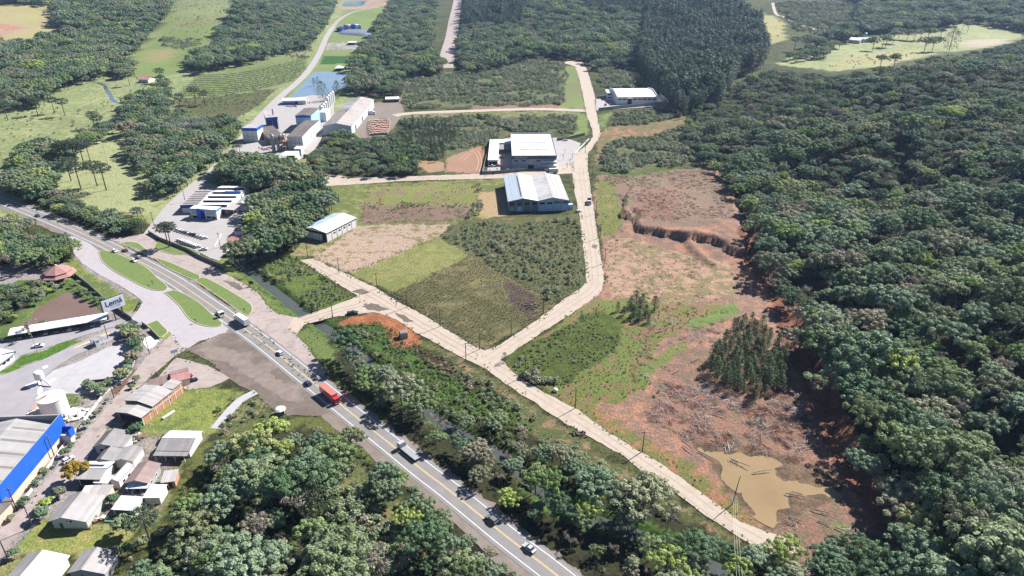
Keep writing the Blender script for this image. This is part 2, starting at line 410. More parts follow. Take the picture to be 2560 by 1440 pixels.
# ------------------------------------------------------------------ ground zones: outlines in pixels of the photograph, surface A, surface B, balance (-1 all A .. 1 all B), roughness (m)
GRASS, GRASS2 = C(128, 138, 82), C(104, 112, 66)
LAWN, LAWN2 = C(126, 144, 84), C(150, 158, 98)
PAST, PAST2 = C(188, 192, 140), C(152, 164, 110)
DRY, DRY2 = C(196, 182, 128), C(150, 140, 92)
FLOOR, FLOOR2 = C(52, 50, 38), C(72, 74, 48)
SCRUB, SCRUB2 = C(108, 118, 74), C(140, 130, 90)
REDS, REDS2 = C(202, 152, 126), C(180, 132, 108)
PINK, PINK2 = C(206, 180, 160), C(184, 158, 136)
DEBRIS, DEBRIS2 = C(162, 134, 118), C(128, 120, 92)
LUSH, LUSH2 = C(100, 130, 62), C(82, 104, 52)
BRIGHT, BRIGHT2 = C(142, 160, 94), C(128, 146, 84)
MUDC, MUDC2 = C(196, 170, 130), C(170, 140, 108)
Z = []
def zone(poly, A, B, bias=0.0, rough=0.0, soft=1.0): Z.append((poly, A, B, bias, rough, soft))
# far left
zone([(-400, -60), (900, -60), (900, 560), (-400, 560)], PAST, PAST2, 0.1, 0.15)
zone([(-200, 12), (140, 12), (180, 96), (100, 112), (-200, 104)], PAST, DRY, 0.2, 0.1)
zone([(-60, 62), (40, 60), (62, 74), (30, 92), (-60, 100)], REDS, PINK, -0.1, 0.1)
zone([(430, -40), (600, -40), (565, 75), (505, 135), (470, 170), (430, 188), (330, 195), (275, 170), (335, 138), (395, 80)], PAST2, BRIGHT, 0.25, 0.1)
zone([(440, -40), (600, -40), (575, 60), (480, 70), (430, 80)], SCRUB2, PAST2, 0.1, 0.1)
zone([(345, 150), (380, 125), (430, 118), (445, 140), (400, 160)], C(176, 160, 110), PAST2, -0.1)
zone([(440, 130), (500, 118), (500, 140), (470, 160), (420, 172)], BRIGHT, BRIGHT2, 0)
zone([(430, 245), (480, 200), (500, 178), (560, 168), (640, 155), (700, 135), (765, 150), (770, 172), (735, 202), (640, 230), (520, 242)], BRIGHT2, PAST2, 0.0)
zone([(425, 248), (520, 242), (640, 228), (690, 222), (650, 262), (600, 292), (540, 332), (480, 302), (440, 272)], C(128, 116, 84), SCRUB, 0.1, 0.2)
zone([(200, 330), (320, 340), (330, 420), (370, 470), (440, 490), (400, 545), (330, 535), (210, 520), (140, 470), (150, 430)], PAST2, PAST, 0.2)
zone([(-300, 470), (-300, 400), (60, 410), (140, 440), (130, 480), (20, 478)], GRASS, PAST2, 0.3)
zone([(-300, 650), (112, 668), (108, 698), (40, 716), (-300, 760)], C(208, 206, 132), PAST, 0.2)
# factory strip and far middle
zone([(690, 255), (790, 170), (830, 60), (870, 20), (990, 0), (960, 90), (900, 180), (870, 240), (760, 260)], PAST2, BRIGHT, 0.0, 0.1)
zone([(870, 22), (980, 14), (970, 60), (910, 72), (830, 62)], PAST2, BRIGHT, 0.3)
zone([(842, 26), (850, 12), (870, -10), (990, -12), (985, 6), (940, 20), (880, 24)], PINK, PINK2, 0)
zone([(808, 140), (920, 138), (915, 160), (800, 160)], C(62, 112, 50), C(76, 122, 60), 0)
zone([(800, 108), (930, 108), (925, 122), (810, 124)], C(214, 206, 196), C(150, 146, 138), 0.0)
zone([(590, 370), (640, 300), (700, 250), (830, 230), (830, 280), (790, 370), (740, 405), (640, 390), (600, 395)], C(210, 200, 190), C(190, 180, 172), 0)
zone([(735, 270), (762, 262), (768, 300), (742, 306)], BRIGHT2, LAWN, 0)
zone([(730, 400), (770, 370), (830, 310), (850, 300), (840, 330), (780, 400), (760, 440), (735, 440)], C(160, 160, 100), C(176, 140, 100), 0.0)
zone([(900, 262), (1000, 250), (1010, 275), (1000, 300), (960, 345), (900, 345)], C(140, 132, 128), C(160, 146, 136), 0, 0.05)
zone([(985, 240), (1015, 232), (1018, 246), (1000, 250)], PINK, REDS, 0)
zone([(990, 282), (1450, 276), (1450, 292), (1000, 296)], C(186, 166, 140), GRASS, 0.1)
zone([(1180, 262), (1420, 262), (1440, 272), (1180, 272)], REDS, DEBRIS, 0.2, 0.2)
zone([(1412, 165), (1450, 160), (1460, 275), (1400, 270), (1420, 190)], BRIGHT, DEBRIS, -0.2)
zone([(1440, 285), (1468, 285), (1470, 335), (1420, 345), (1440, 330)], BRIGHT, BRIGHT2, 0)
zone([(1490, 285), (1530, 280), (1515, 320), (1500, 325)], BRIGHT, SCRUB, 0)
zone([(1500, 330), (1530, 315), (1600, 310), (1700, 288), (1740, 300), (1640, 340), (1530, 350), (1490, 420), (1490, 390)], REDS, SCRUB2, 0.15, 0.25)
zone([(1118, 372), (1130, 366), (1205, 362), (1210, 400), (1205, 432), (1110, 432)], REDS, PINK2, -0.05, 0.05)
zone([(1035, 350), (1120, 365), (1115, 430), (1040, 430)], C(170, 130, 100), SCRUB, 0.1)
zone([(1004, 262), (1010, 184), (1100, 178), (1180, 186), (1330, 142), (1405, 165), (1416, 192), (1405, 262), (1200, 264), (1040, 272)], C(112, 126, 86), C(140, 134, 100), -.1, .3)
zone([(1000, 300), (1440, 288), (1444, 328), (1280, 330), (1212, 362), (1085, 405), (1020, 346)], C(104, 116, 78), C(136, 128, 96), -.1, .3)
zone([(1505, 372), (1530, 352), (1640, 342), (1742, 302), (1790, 398), (1640, 420), (1512, 432)], C(104, 120, 76), C(136, 128, 96), -.1, .3)
# right top pastures
zone([(1860, 10), (1960, 55), (1965, 100), (1925, 112), (1905, 70)], PAST, DRY, 0)
zone([(1940, 160), (1990, 135), (2100, 100), (2300, 85), (2420, 50), (2500, 58), (2580, 92), (2440, 124), (2350, 134), (2200, 165), (2090, 178), (2000, 168)], PAST, PAST2, -0.1)
zone([(2060, 170), (2120, 140), (2260, 125), (2320, 125), (2220, 165)], DRY, PAST, 0)
zone([(2230, 75), (2360, 68), (2350, 82), (2240, 88)], C(180, 150, 105), DRY, 0)
zone([(2395, 112), (2420, 100), (2520, 98), (2510, 112), (2440, 122)], C(214, 200, 176), PAST, -0.3)
zone([(1800, 262), (1850, 235), (1900, 222), (1830, 265), (1750, 285)], BRIGHT, PAST2, 0)
# central lots
zone([(790, 462), (1275, 446), (1275, 545), (1130, 562), (870, 580), (740, 610), (770, 560), (825, 512)], C(172, 168, 110), GRASS, 0.15, 0.05)
zone([(922, 466), (1196, 456), (1190, 512), (905, 512)], C(150, 160, 86), DEBRIS, 0.0, 0.15)
zone([(905, 512), (1190, 512), (1180, 548), (1130, 556), (905, 558)], DEBRIS, GRASS2, -0.1, 0.2)
zone([(1195, 480), (1272, 478), (1272, 545), (1192, 545)], C(206, 176, 138), C(180, 168, 110), -0.15)
zone([(890, 563), (1132, 560), (1096, 594), (872, 682), (788, 646), (868, 576)], PINK, DRY2, -0.15, 0.05)
zone([(740, 640), (700, 650), (760, 600), (790, 600), (850, 572), (880, 575), (795, 640)], C(186, 164, 130), GRASS, 0.0)
zone([(872, 682), (1096, 594), (1182, 640), (988, 732)], C(166, 164, 104), C(146, 150, 90), 0.0)
zone([(1098, 590), (1160, 552), (1250, 542), (1455, 535), (1470, 705), (1415, 742), (1380, 748), (1180, 642)], C(98, 108, 68), C(122, 120, 84), 0)
zone([(1250, 548), (1450, 540), (1455, 560), (1300, 580), (1240, 570)], REDS2, SCRUB, 0.2)
zone([(985, 732), (1180, 642), (1388, 750), (1366, 792), (1212, 872), (1188, 872)], C(146, 136, 100), C(116, 114, 76), 0)
zone([(1180, 660), (1260, 680), (1310, 720), (1220, 730), (1150, 700)], C(140, 130, 96), C(150, 146, 88), -0.1)
zone([(1270, 700), (1350, 740), (1330, 800), (1270, 760)], C(112, 92, 92), C(132, 120, 84), -0.1, 0.15)
zone([(590, 645), (640, 640), (700, 625), (760, 650), (882, 742), (792, 788), (720, 725), (650, 692), (610, 680)], C(120, 140, 66), SCRUB, 0, 0.15)
zone([(530, 655), (590, 640), (640, 690), (740, 790), (690, 790), (650, 738), (600, 702), (545, 680)], LAWN, C(150, 160, 90), 0)
# river side
zone([(740, 838), (800, 806), (835, 826), (830, 900), (800, 900)], LAWN, BRIGHT2, 0.1)
zone([(830, 815), (950, 795), (1010, 815), (1110, 890), (1260, 985), (1340, 1090), (1250, 1155), (1100, 1055), (1000, 975), (900, 905)], LUSH, LUSH2, 0, 0.2)
zone([(836, 806), (880, 790), (955, 778), (1000, 792), (1040, 830), (1060, 858), (1050, 872), (1000, 868), (985, 842), (960, 806), (880, 806), (842, 814)], C(206, 138, 96), C(180, 116, 80), 0, 0.2)
zone([(1042, 850), (1090, 885), (1160, 925), (1230, 965), (1330, 1040), (1300, 1030), (1210, 975), (1120, 935), (1050, 890)], C(118, 84, 70), C(90, 66, 56), 0, 0.5)
zone([(1060, 848), (1150, 900), (1240, 950), (1400, 1065), (1600, 1200), (1840, 1350), (1960, 1420), (1860, 1400), (1560, 1220), (1330, 1075), (1230, 970), (1140, 925)], C(178, 148, 118), SCRUB, 0.1, 0.15)
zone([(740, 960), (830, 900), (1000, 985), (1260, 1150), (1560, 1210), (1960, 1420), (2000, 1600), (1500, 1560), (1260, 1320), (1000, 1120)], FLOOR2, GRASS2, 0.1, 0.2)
# cleared lot right of the road
zone([(1495, 440), (1790, 418), (1830, 480), (1855, 560), (1890, 650), (1950, 740), (2000, 880), (2050, 980), (2080, 1080), (2160, 1200), (2260, 1350), (2340, 1440), (2500, 1620), (2000, 1620), (1960, 1365), (1400, 975), (1300, 955), (1265, 905), (1480, 742), (1512, 702), (1500, 600), (1485, 500)], REDS, DEBRIS, 0.05, 0.35)
zone([(1500, 435), (1790, 420), (1845, 565), (1700, 585), (1590, 560), (1550, 500)], DEBRIS, C(140, 140, 96), -0.22, 0.3)
zone([(1590, 480), (1700, 470), (1690, 560), (1600, 560)], C(168, 128, 110), DEBRIS, -0.1, 0.3)
zone([(1500, 428), (1640, 418), (1700, 428), (1560, 446)], BRIGHT2, SCRUB, 0)
zone([(1488, 450), (1540, 450), (1555, 560), (1500, 600)], C(166, 150, 104), C(136, 142, 80), 0.05, 0.15)
zone([(1520, 590), (1600, 600), (1720, 640), (1830, 660), (1840, 740), (1700, 760), (1520, 745), (1515, 640)], C(208, 170, 146), C(156, 142, 104), 0.0, 0.3)
zone([(1700, 870), (1800, 880), (1900, 1000), (1990, 950), (2040, 1060), (2110, 1210), (2250, 1400), (2000, 1390), (1700, 1090), (1600, 1000)], C(178, 136, 118), C(150, 130, 108), 0, 0.4)
zone([(1265, 905), (1400, 800), (1490, 748), (1560, 745), (1640, 755), (1830, 770), (1830, 800), (1640, 850), (1620, 950), (1560, 1010), (1440, 1012), (1300, 950)], C(132, 144, 78), C(164, 130, 104), -0.05, 0.2)
zone([(1290, 930), (1270, 890), (1490, 770), (1560, 800), (1540, 870), (1420, 960), (1340, 960)], C(92, 104, 52), C(110, 126, 60), 0, 0.15)
zone([(1720, 800), (1830, 760), (1850, 780), (1740, 830)], BRIGHT, LAWN, 0)
zone([(1590, 930), (1700, 850), (1720, 870), (1590, 960)], BRIGHT2, C(150, 150, 80), 0)
zone([(1400, 972), (1460, 1000), (1640, 1105), (1800, 1215), (1880, 1300), (1960, 1350), (1930, 1370), (1600, 1150), (1440, 1040)], C(190, 140, 110), C(140, 140, 84), 0.1, 0.15)
zone([(1720, 1100), (1990, 1140), (2120, 1225), (2040, 1270), (1930, 1325), (1850, 1270), (1780, 1170)], C(150, 124, 100), C(118, 100, 84), 0, 0.0)
zone([(2080, 1300), (2180, 1330), (2200, 1390), (2080, 1360)], BRIGHT, DEBRIS, 0.1)
# lower left
zone([(-300, 560), (185, 600), (290, 690), (430, 830), (380, 930), (300, 1060), (130, 1320), (-80, 1500), (-300, 1500)], C(196, 186, 182), C(176, 166, 160), 0)
zone([(-100, 520), (60, 560), (175, 605), (190, 650), (180, 660), (-100, 660)], FLOOR2, GRASS2, 0)
zone([(165, 640), (195, 650), (290, 725), (350, 755), (355, 775), (330, 790), (260, 760), (180, 690)], C(158, 168, 84), LAWN, 0)
zone([(-60, 730), (60, 700), (180, 690), (260, 760), (256, 790), (60, 840), (-60, 860)], LUSH, LAWN, 0.1)
zone([(375, 815), (395, 810), (425, 838), (400, 848)], C(170, 176, 92), LAWN, 0)
zone([(30, 920), (45, 895), (190, 848), (210, 852), (100, 900)], C(104, 146, 54), C(92, 132, 50), 0)
zone([(-2, 934), (40, 905), (62, 915), (20, 935)], C(104, 146, 54), C(92, 132, 50), 0)
zone([(300, 860), (340, 850), (330, 930), (290, 990), (255, 960), (320, 930)], C(150, 110, 92), C(130, 100, 86), 0)
zone([(150, 985), (190, 985), (210, 1010), (160, 1015)], LUSH, LAWN, 0)
zone([(290, 1040), (350, 1000), (500, 960), (600, 985), (590, 1010), (540, 1080), (480, 1090), (350, 1090)], LAWN, C(160, 168, 90), 0.1)
zone([(540, 1080), (575, 1000), (640, 980), (700, 1030), (640, 1050), (560, 1095)], C(150, 146, 100), SCRUB, 0)
zone([(330, 1085), (520, 1080), (500, 1130), (440, 1200), (420, 1300), (330, 1330), (300, 1270), (300, 1100)], LAWN, C(150, 140, 110), 0.1)
zone([(180, 1270), (300, 1090), (440, 1090), (420, 1230), (360, 1290), (120, 1310)], C(186, 176, 166), C(150, 140, 128), 0)
zone([(110, 1290), (340, 1320), (350, 1345), (330, 1400), (160, 1380), (20, 1385), (60, 1340)], C(176, 172, 104), C(150, 162, 88), 0.0)
zone([(-60, 1440), (30, 1390), (80, 1395), (0, 1500)], LAWN, C(170, 160, 110), 0.2)
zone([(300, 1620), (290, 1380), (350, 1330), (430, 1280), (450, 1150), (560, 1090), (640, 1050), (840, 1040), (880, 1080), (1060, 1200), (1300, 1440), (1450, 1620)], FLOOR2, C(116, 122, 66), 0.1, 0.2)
zone([(800, 1150), (880, 1140), (1000, 1240), (1090, 1400), (900, 1420), (830, 1260)], C(150, 142, 94), SCRUB, 0, 0.15)
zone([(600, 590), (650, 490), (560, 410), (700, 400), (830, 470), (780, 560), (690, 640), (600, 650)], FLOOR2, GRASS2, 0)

# vegetation zones: outline, kind, spacing (m), size range (m), description
V = []
def veg(poly, kind, spacing, lo, hi, where, dens=1.0): V.append((poly, kind, spacing, lo, hi, where, dens))
veg([(-150, -20), (125, -20), (125, 12), (-150, 15)], 'broad', 9, 10, 15, 'far_left')
veg([(130, 12), (150, -30), (440, -30), (415, 40), (390, 66), (350, 112), (320, 140), (282, 156), (260, 185), (215, 196), (170, 206), (130, 226), (105, 250), (60, 260), (-160, 290), (-160, 100), (60, 108), (110, 106), (176, 96), (150, 60)], 'broad', 9.5, 10, 17, 'far_left')
veg([(600, -30), (850, -30), (832, 25), (802, 80), (775, 112), (700, 128), (640, 150), (560, 162), (500, 175), (466, 166), (480, 140), (530, 116), (545, 80), (562, 60), (590, 20)], 'broad', 8.5, 9, 16, 'slope_left')
veg([(700, 132), (780, 115), (770, 150), (720, 140)], 'shrub', 5, 2, 4, 'scrub_far')
veg([(400, 98), (430, 94), (500, 100), (508, 112), (460, 124), (430, 120), (410, 112)], 'shrub', 5, 3, 6, 'scrub_far')
veg([(285, 165), (300, 152), (330, 155), (338, 175), (320, 188), (290, 186)], 'broad', 7, 9, 13, 'meadow')
veg([(280, 312), (300, 268), (350, 243), (385, 237), (430, 262), (470, 292), (530, 300), (575, 312), (604, 305), (602, 335), (598, 350), (560, 388), (512, 440), (460, 478), (380, 490), (362, 470), (376, 430), (342, 420), (322, 372), (316, 340), (290, 322)], 'broad', 6.8, 6, 13, 'meadow')
veg([(185, 355), (225, 325), (275, 300), (284, 318), (240, 348), (200, 370)], 'broad', 6.5, 7, 11, 'meadow')
veg([(370, 230), (400, 200), (430, 205), (420, 250), (390, 262)], 'broad', 8, 8, 11, 'meadow')
veg([(60, 362), (90, 365), (130, 360), (180, 372), (200, 400), (140, 432), (132, 470), (90, 484), (30, 484), (20, 462), (60, 430)], 'broad', 6, 8, 13, 'meadow')
veg([(30, 470), (150, 472), (212, 520), (330, 536), (366, 562), (362, 582), (300, 590), (230, 574), (150, 545), (70, 505), (15, 478)], 'broad', 5.2, 4, 8.5, 'highway_left')
veg([(-150, 500), (60, 562), (100, 588), (172, 604), (182, 640), (150, 655), (90, 668), (60, 656), (-150, 660)], 'broad', 5.2, 5, 9.5, 'highway_left')
veg([(-80, 735), (40, 716), (92, 706), (122, 722), (62, 762), (32, 802), (-80, 835)], 'broad', 4.6, 3, 6, 'pond_side')
veg([(560, 408), (610, 386), (660, 400), (740, 440), (800, 456), (830, 472), (825, 512), (780, 560), (745, 600), (690, 628), (640, 640), (592, 640), (608, 600), (640, 530), (652, 500), (640, 478), (600, 452), (552, 442)], 'broad', 6.2, 7, 14, 'grove')
veg([(780, 372), (800, 342), (850, 336), (910, 350), (1000, 358), (1045, 380), (1042, 430), (1000, 445), (870, 440), (790, 434), (765, 416)], 'broad', 5.5, 5, 9, 'behind_lot')
veg([(930, 352), (1000, 348), (1048, 372), (1045, 425), (1000, 428), (940, 398)], 'pine', 5.0, 6, 9, 'behind_lot')
veg([(1000, 300), (1100, 292), (1440, 288), (1444, 328), (1395, 334), (1280, 330), (1222, 346), (1212, 362), (1110, 370), (1085, 405), (1050, 395), (1020, 346)], 'shrub', 3.2, 1.5, 4.4, 'scrub_mid')
veg([(1000, 300), (1120, 295), (1140, 330), (1090, 400), (1052, 390), (1022, 345)], 'pine', 7.0, 6, 9, 'behind_lot')
veg([(1004, 262), (1010, 184), (1100, 178), (1180, 186), (1330, 142), (1405, 165), (1416, 192), (1405, 262), (1200, 264), (1040, 272)], 'shrub', 3.4, 1.5, 4.6, 'scrub_top')
veg([(870, 192), (892, 140), (932, 80), (972, 20), (990, -20), (1092, -20), (1082, 60), (1072, 112), (1108, 172), (1100, 180), (1010, 186), (1004, 248), (935, 246), (872, 226)], 'broad', 9.0, 8, 15, 'top_middle')
veg([(1162, 60), (1300, 55), (1340, -20), (1610, -20), (1622, 40), (1600, 120), (1582, 160), (1490, 164), (1462, 148), (1400, 132), (1330, 140), (1180, 178), (1142, 160), (1150, 100)], 'broad', 9.0, 8, 16, 'top_middle')
veg([(1160, -40), (1345, -40), (1300, 58), (1165, 62)], 'euca', 7.5, 20, 26, 'plantation_far')
veg([(1600, -20), (1840, 10), (1900, 60), (1918, 118), (1908, 150), (1850, 168), (1832, 200), (1800, 238), (1705, 262), (1662, 232), (1622, 190), (1590, 130), (1612, 60)], 'euca', 7.0, 22, 29, 'plantation')
veg([(1350, -40), (1600, -40), (1605, 30), (1480, 20)], 'euca', 7.5, 18, 24, 'plantation_far')
veg([(1490, 168), (1582, 166), (1610, 214), (1530, 222), (1500, 216)], 'shrub', 3.8, 2, 5, 'scrub_top')
veg([(1530, 284), (1690, 270), (1702, 290), (1600, 308), (1535, 314)], 'shrub', 3.6, 2.5, 5, 'scrub_mid')
veg([(1505, 372), (1530, 352), (1640, 342), (1742, 302), (1790, 398), (1640, 420), (1512, 432)], 'shrub', 3.6, 2.5, 5, 'scrub_mid')
veg([(2060, -20), (2600, -20), (2600, 85), (2500, 58), (2410, 48), (2335, 68), (2200, 74), (2155, 80), (2112, 98), (2060, 100), (2140, 50), (2140, 10)], 'broad', 8.5, 10, 15, 'far_right')
veg([(1930, 5), (2130, 5), (2140, 60), (2070, 95), (1990, 75)], 'shrub', 5.5, 3, 6, 'scrub_top')
HILLSIDE = [(1925, 178), (2000, 182), (2100, 190), (2205, 180), (2350, 148), (2440, 136), (2560, 106), (2900, 96), (2900, 1700), (2480, 1600), (2335, 1430), (2262, 1345), (2160, 1195), (2085, 1075), (2055, 980), (2010, 880), (1960, 745), (1895, 650), (1860, 560), (1840, 480), (1798, 420), (1756, 400), (1704, 322), (1722, 268), (1832, 212)]
veg(HILLSIDE, 'broad', 10.0, 8, 18, 'hillside', .86)
veg(HILLSIDE, 'broad', 7.0, 4, 9, 'hillside', 0.36)
veg([(836, 880), (880, 872), (960, 935), (1060, 1000), (1130, 1050), (1190, 1140), (1330, 1190), (1560, 1240), (1700, 1300), (1880, 1400), (2050, 1520), (1600, 1560), (1440, 1440), (1385, 1402), (1250, 1290), (1105, 1170), (1015, 1100), (930, 1010), (862, 945)], 'broad', 6.6, 6, 12, 'river_side', .95)
veg([(1130, 1050), (1250, 1040), (1330, 1085), (1560, 1215), (1700, 1300), (1560, 1240), (1330, 1190), (1190, 1140)], 'broad', 5.6, 3, 7, 'river_side', .8)
veg([(570, 1110), (650, 1085), (770, 1072), (840, 1080), (868, 1085), (880, 1130), (800, 1150), (830, 1260), (880, 1400), (960, 1440), (340, 1520), (320, 1470), (352, 1400), (430, 1350), (470, 1300), (500, 1230), (520, 1160), (520, 1130)], 'broad', 8.6, 6, 14, 'foreground', .85)
veg([(880, 1130), (960, 1165), (1045, 1205), (1092, 1265), (1180, 1330), (1262, 1400), (1300, 1450), (1250, 1480), (960, 1440), (1080, 1400), (1000, 1250), (890, 1160)], 'broad', 6.6, 5, 10, 'foreground', .8)
veg([(2080, 1370), (2180, 1365), (2260, 1400), (2350, 1500), (2040, 1500), (2000, 1400)], 'broad', 5.5, 6, 10, 'foreground_right')
veg([(1800, 1390), (1960, 1380), (2060, 1440), (2060, 1560), (1900, 1520)], 'broad', 5.5, 5, 9, 'foreground_right')
veg([(800, 1150), (880, 1140), (1000, 1240), (1090, 1400), (960, 1430), (880, 1400), (830, 1260)], 'shrub', 3.2, 1.5, 3.5, 'clearing')
veg([(300, 1330), (420, 1290), (480, 1200), (560, 1100), (860, 1100), (1290, 1440), (320, 1440)], 'shrub', 4.5, 1.5, 3.5, 'clearing', 0.6)
SCRUBLOT = [(1108, 592), (1165, 556), (1250, 560), (1450, 548), (1466, 700), (1412, 738), (1382, 744), (1182, 640)]
veg(SCRUBLOT, 'shrub', 2.3, .4, 1.6, 'scrub_lot', .8)
veg(SCRUBLOT, 'shrub', 5.0, 1.6, 3.2, 'scrub_lot', .6)
veg([(640, 655), (700, 630), (760, 652), (875, 742), (792, 782), (722, 722), (662, 690)], 'shrub', 3.0, 0.8, 2.2, 'verge', 0.6)
veg([(845, 815), (940, 806), (1010, 850), (1110, 900), (1260, 990), (1330, 1090), (1240, 1130), (1100, 1040), (1000, 965), (910, 895)], 'shrub', 3.2, 1.0, 2.6, 'verge', 0.4)
veg([(1285, 930), (1275, 895), (1490, 772), (1560, 800), (1540, 870), (1420, 960), (1340, 955)], 'shrub', 2.6, 0.6, 1.5, 'weeds', 0.7)
veg([(1290, 930), (1340, 925), (1400, 950), (1390, 965), (1330, 955)], 'shrub', 2.4, 1.8, 3.4, 'weeds')
veg([(540, 1080), (575, 1010), (640, 990), (690, 1030), (640, 1050), (560, 1092)], 'shrub', 3.5, 0.8, 2, 'clearing', 0.6)
veg([(640, 600), (690, 640), (640, 650), (600, 660), (590, 640)], 'shrub', 3, 2, 4, 'verge')
veg([(425, 248), (640, 228), (690, 222), (650, 262), (600, 292), (540, 320), (480, 302)], 'shrub', 5.0, 1, 2.5, 'scrub_far', 0.6)
veg([(1180, 462), (1200, 455), (1200, 540), (1160, 552), (1178, 520)], 'shrub', 3.0, 1.2, 2.6, 'verge')
veg([(910, 505), (1180, 508), (1180, 516), (910, 518)], 'shrub', 3.0, 0.8, 1.6, 'verge', 0.8)
veg([(1990, 130), (2060, 110), (2100, 112), (2060, 140), (1960, 150)], 'broad', 9, 8, 12, 'farm')
veg([(560, 350), (630, 290), (600, 370), (560, 400)], 'broad', 6, 6, 9, 'meadow')
veg([(630, 400), (700, 392), (740, 405), (760, 440), (700, 425)], 'broad', 5.5, 6, 9, 'grove')
# places kept clear of vegetation
CLEAR_PX = [[(1850, 1130), (1990, 1160), (2100, 1230), (1930, 1310), (1820, 1210)],
            [(590, 370), (720, 240), (830, 235), (1005, 245), (1000, 290), (950, 345), (850, 332), (780, 400), (735, 420), (620, 395)]]
veg([(1060, 862), (1240, 960), (1560, 1215), (1850, 1390), (1780, 1370), (1330, 1090), (1120, 945)], 'shrub', 3.4, 1.0, 2.6, 'verge', 0.6)
veg([(1600, 955), (1690, 880), (1700, 900), (1620, 990)], 'shrub', 3, .8, 1.6, 'weeds', .5)
# scattered bushes and rank tufts over the meadows
for _p in ([(-60, 290), (130, 260), (300, 250), (270, 300), (190, 350), (60, 360), (-60, 420)], [(330, 180), (420, 190), (420, 240), (320, 240), (270, 200)], [(440, -10), (590, -10), (560, 70), (480, 130), (400, 120)], [(2060, 170), (2120, 140), (2300, 125), (2220, 165)], [(1860, 10), (1960, 55), (1960, 100), (1910, 80)]):
    veg(_p, 'shrub', 9, .8, 2.6, 'meadow_bush', .45)

# ------------------------------------------------------------------ the ground sheet
def axis(fine_lo, fine_hi, step, lo, hi, grow=1.06, maxstep=60):
    a = list(np.arange(fine_lo, fine_hi, step)); s = step
    x = a[-1]
    while x < hi: s = min(s * grow, maxstep); x += s; a.append(x)
    x = a[0]; s = step
    while x > lo: s = min(s * grow, maxstep); x -= s; a.insert(0, x)
    return np.array(a)
gx = axis(-300, 300, 1.6, -5200, 5200)
gy = axis(105, 480, 1.6, -260, 6500, 1.012, 80)
X, Y = np.meshgrid(gx, gy)
HZ = hills(X, Y)
U, Vv, Dp = project(X, Y, HZ)
front = Y > 40
wob = 1.0 + 0 * X
nU = (fbm(X, Y, 9, 3, 3) - 0.5) * 2; nV = (fbm(X, Y, 9, 3, 11) - 0.5) * 2
ppm = FPX / np.maximum(Dp, 30)                       # pixels per metre
UU = U + nU * 3.2 * ppm; VV = Vv + nV * 1.6 * ppm
A = np.zeros(X.shape + (3,)); B = np.zeros(X.shape + (3,)); BI = np.zeros(X.shape); RO = np.zeros(X.shape)
A[:] = GRASS2; B[:] = FLOOR2; BI[:] = 0.0; RO[:] = 0.1
for poly, a, b, bias, rough, soft in Z:
    m = pip(UU, VV, poly) & front
    A[m] = a; B[m] = b; BI[m] = bias; RO[m] = rough
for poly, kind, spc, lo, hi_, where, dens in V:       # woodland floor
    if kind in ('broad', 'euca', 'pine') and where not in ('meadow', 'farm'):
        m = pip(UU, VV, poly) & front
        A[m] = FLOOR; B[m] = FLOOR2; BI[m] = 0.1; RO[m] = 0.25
m = (polyline_dist(X, Y, RIVER) < 6.0)
A[m] = LUSH; B[m] = FLOOR2; BI[m] = 0.0
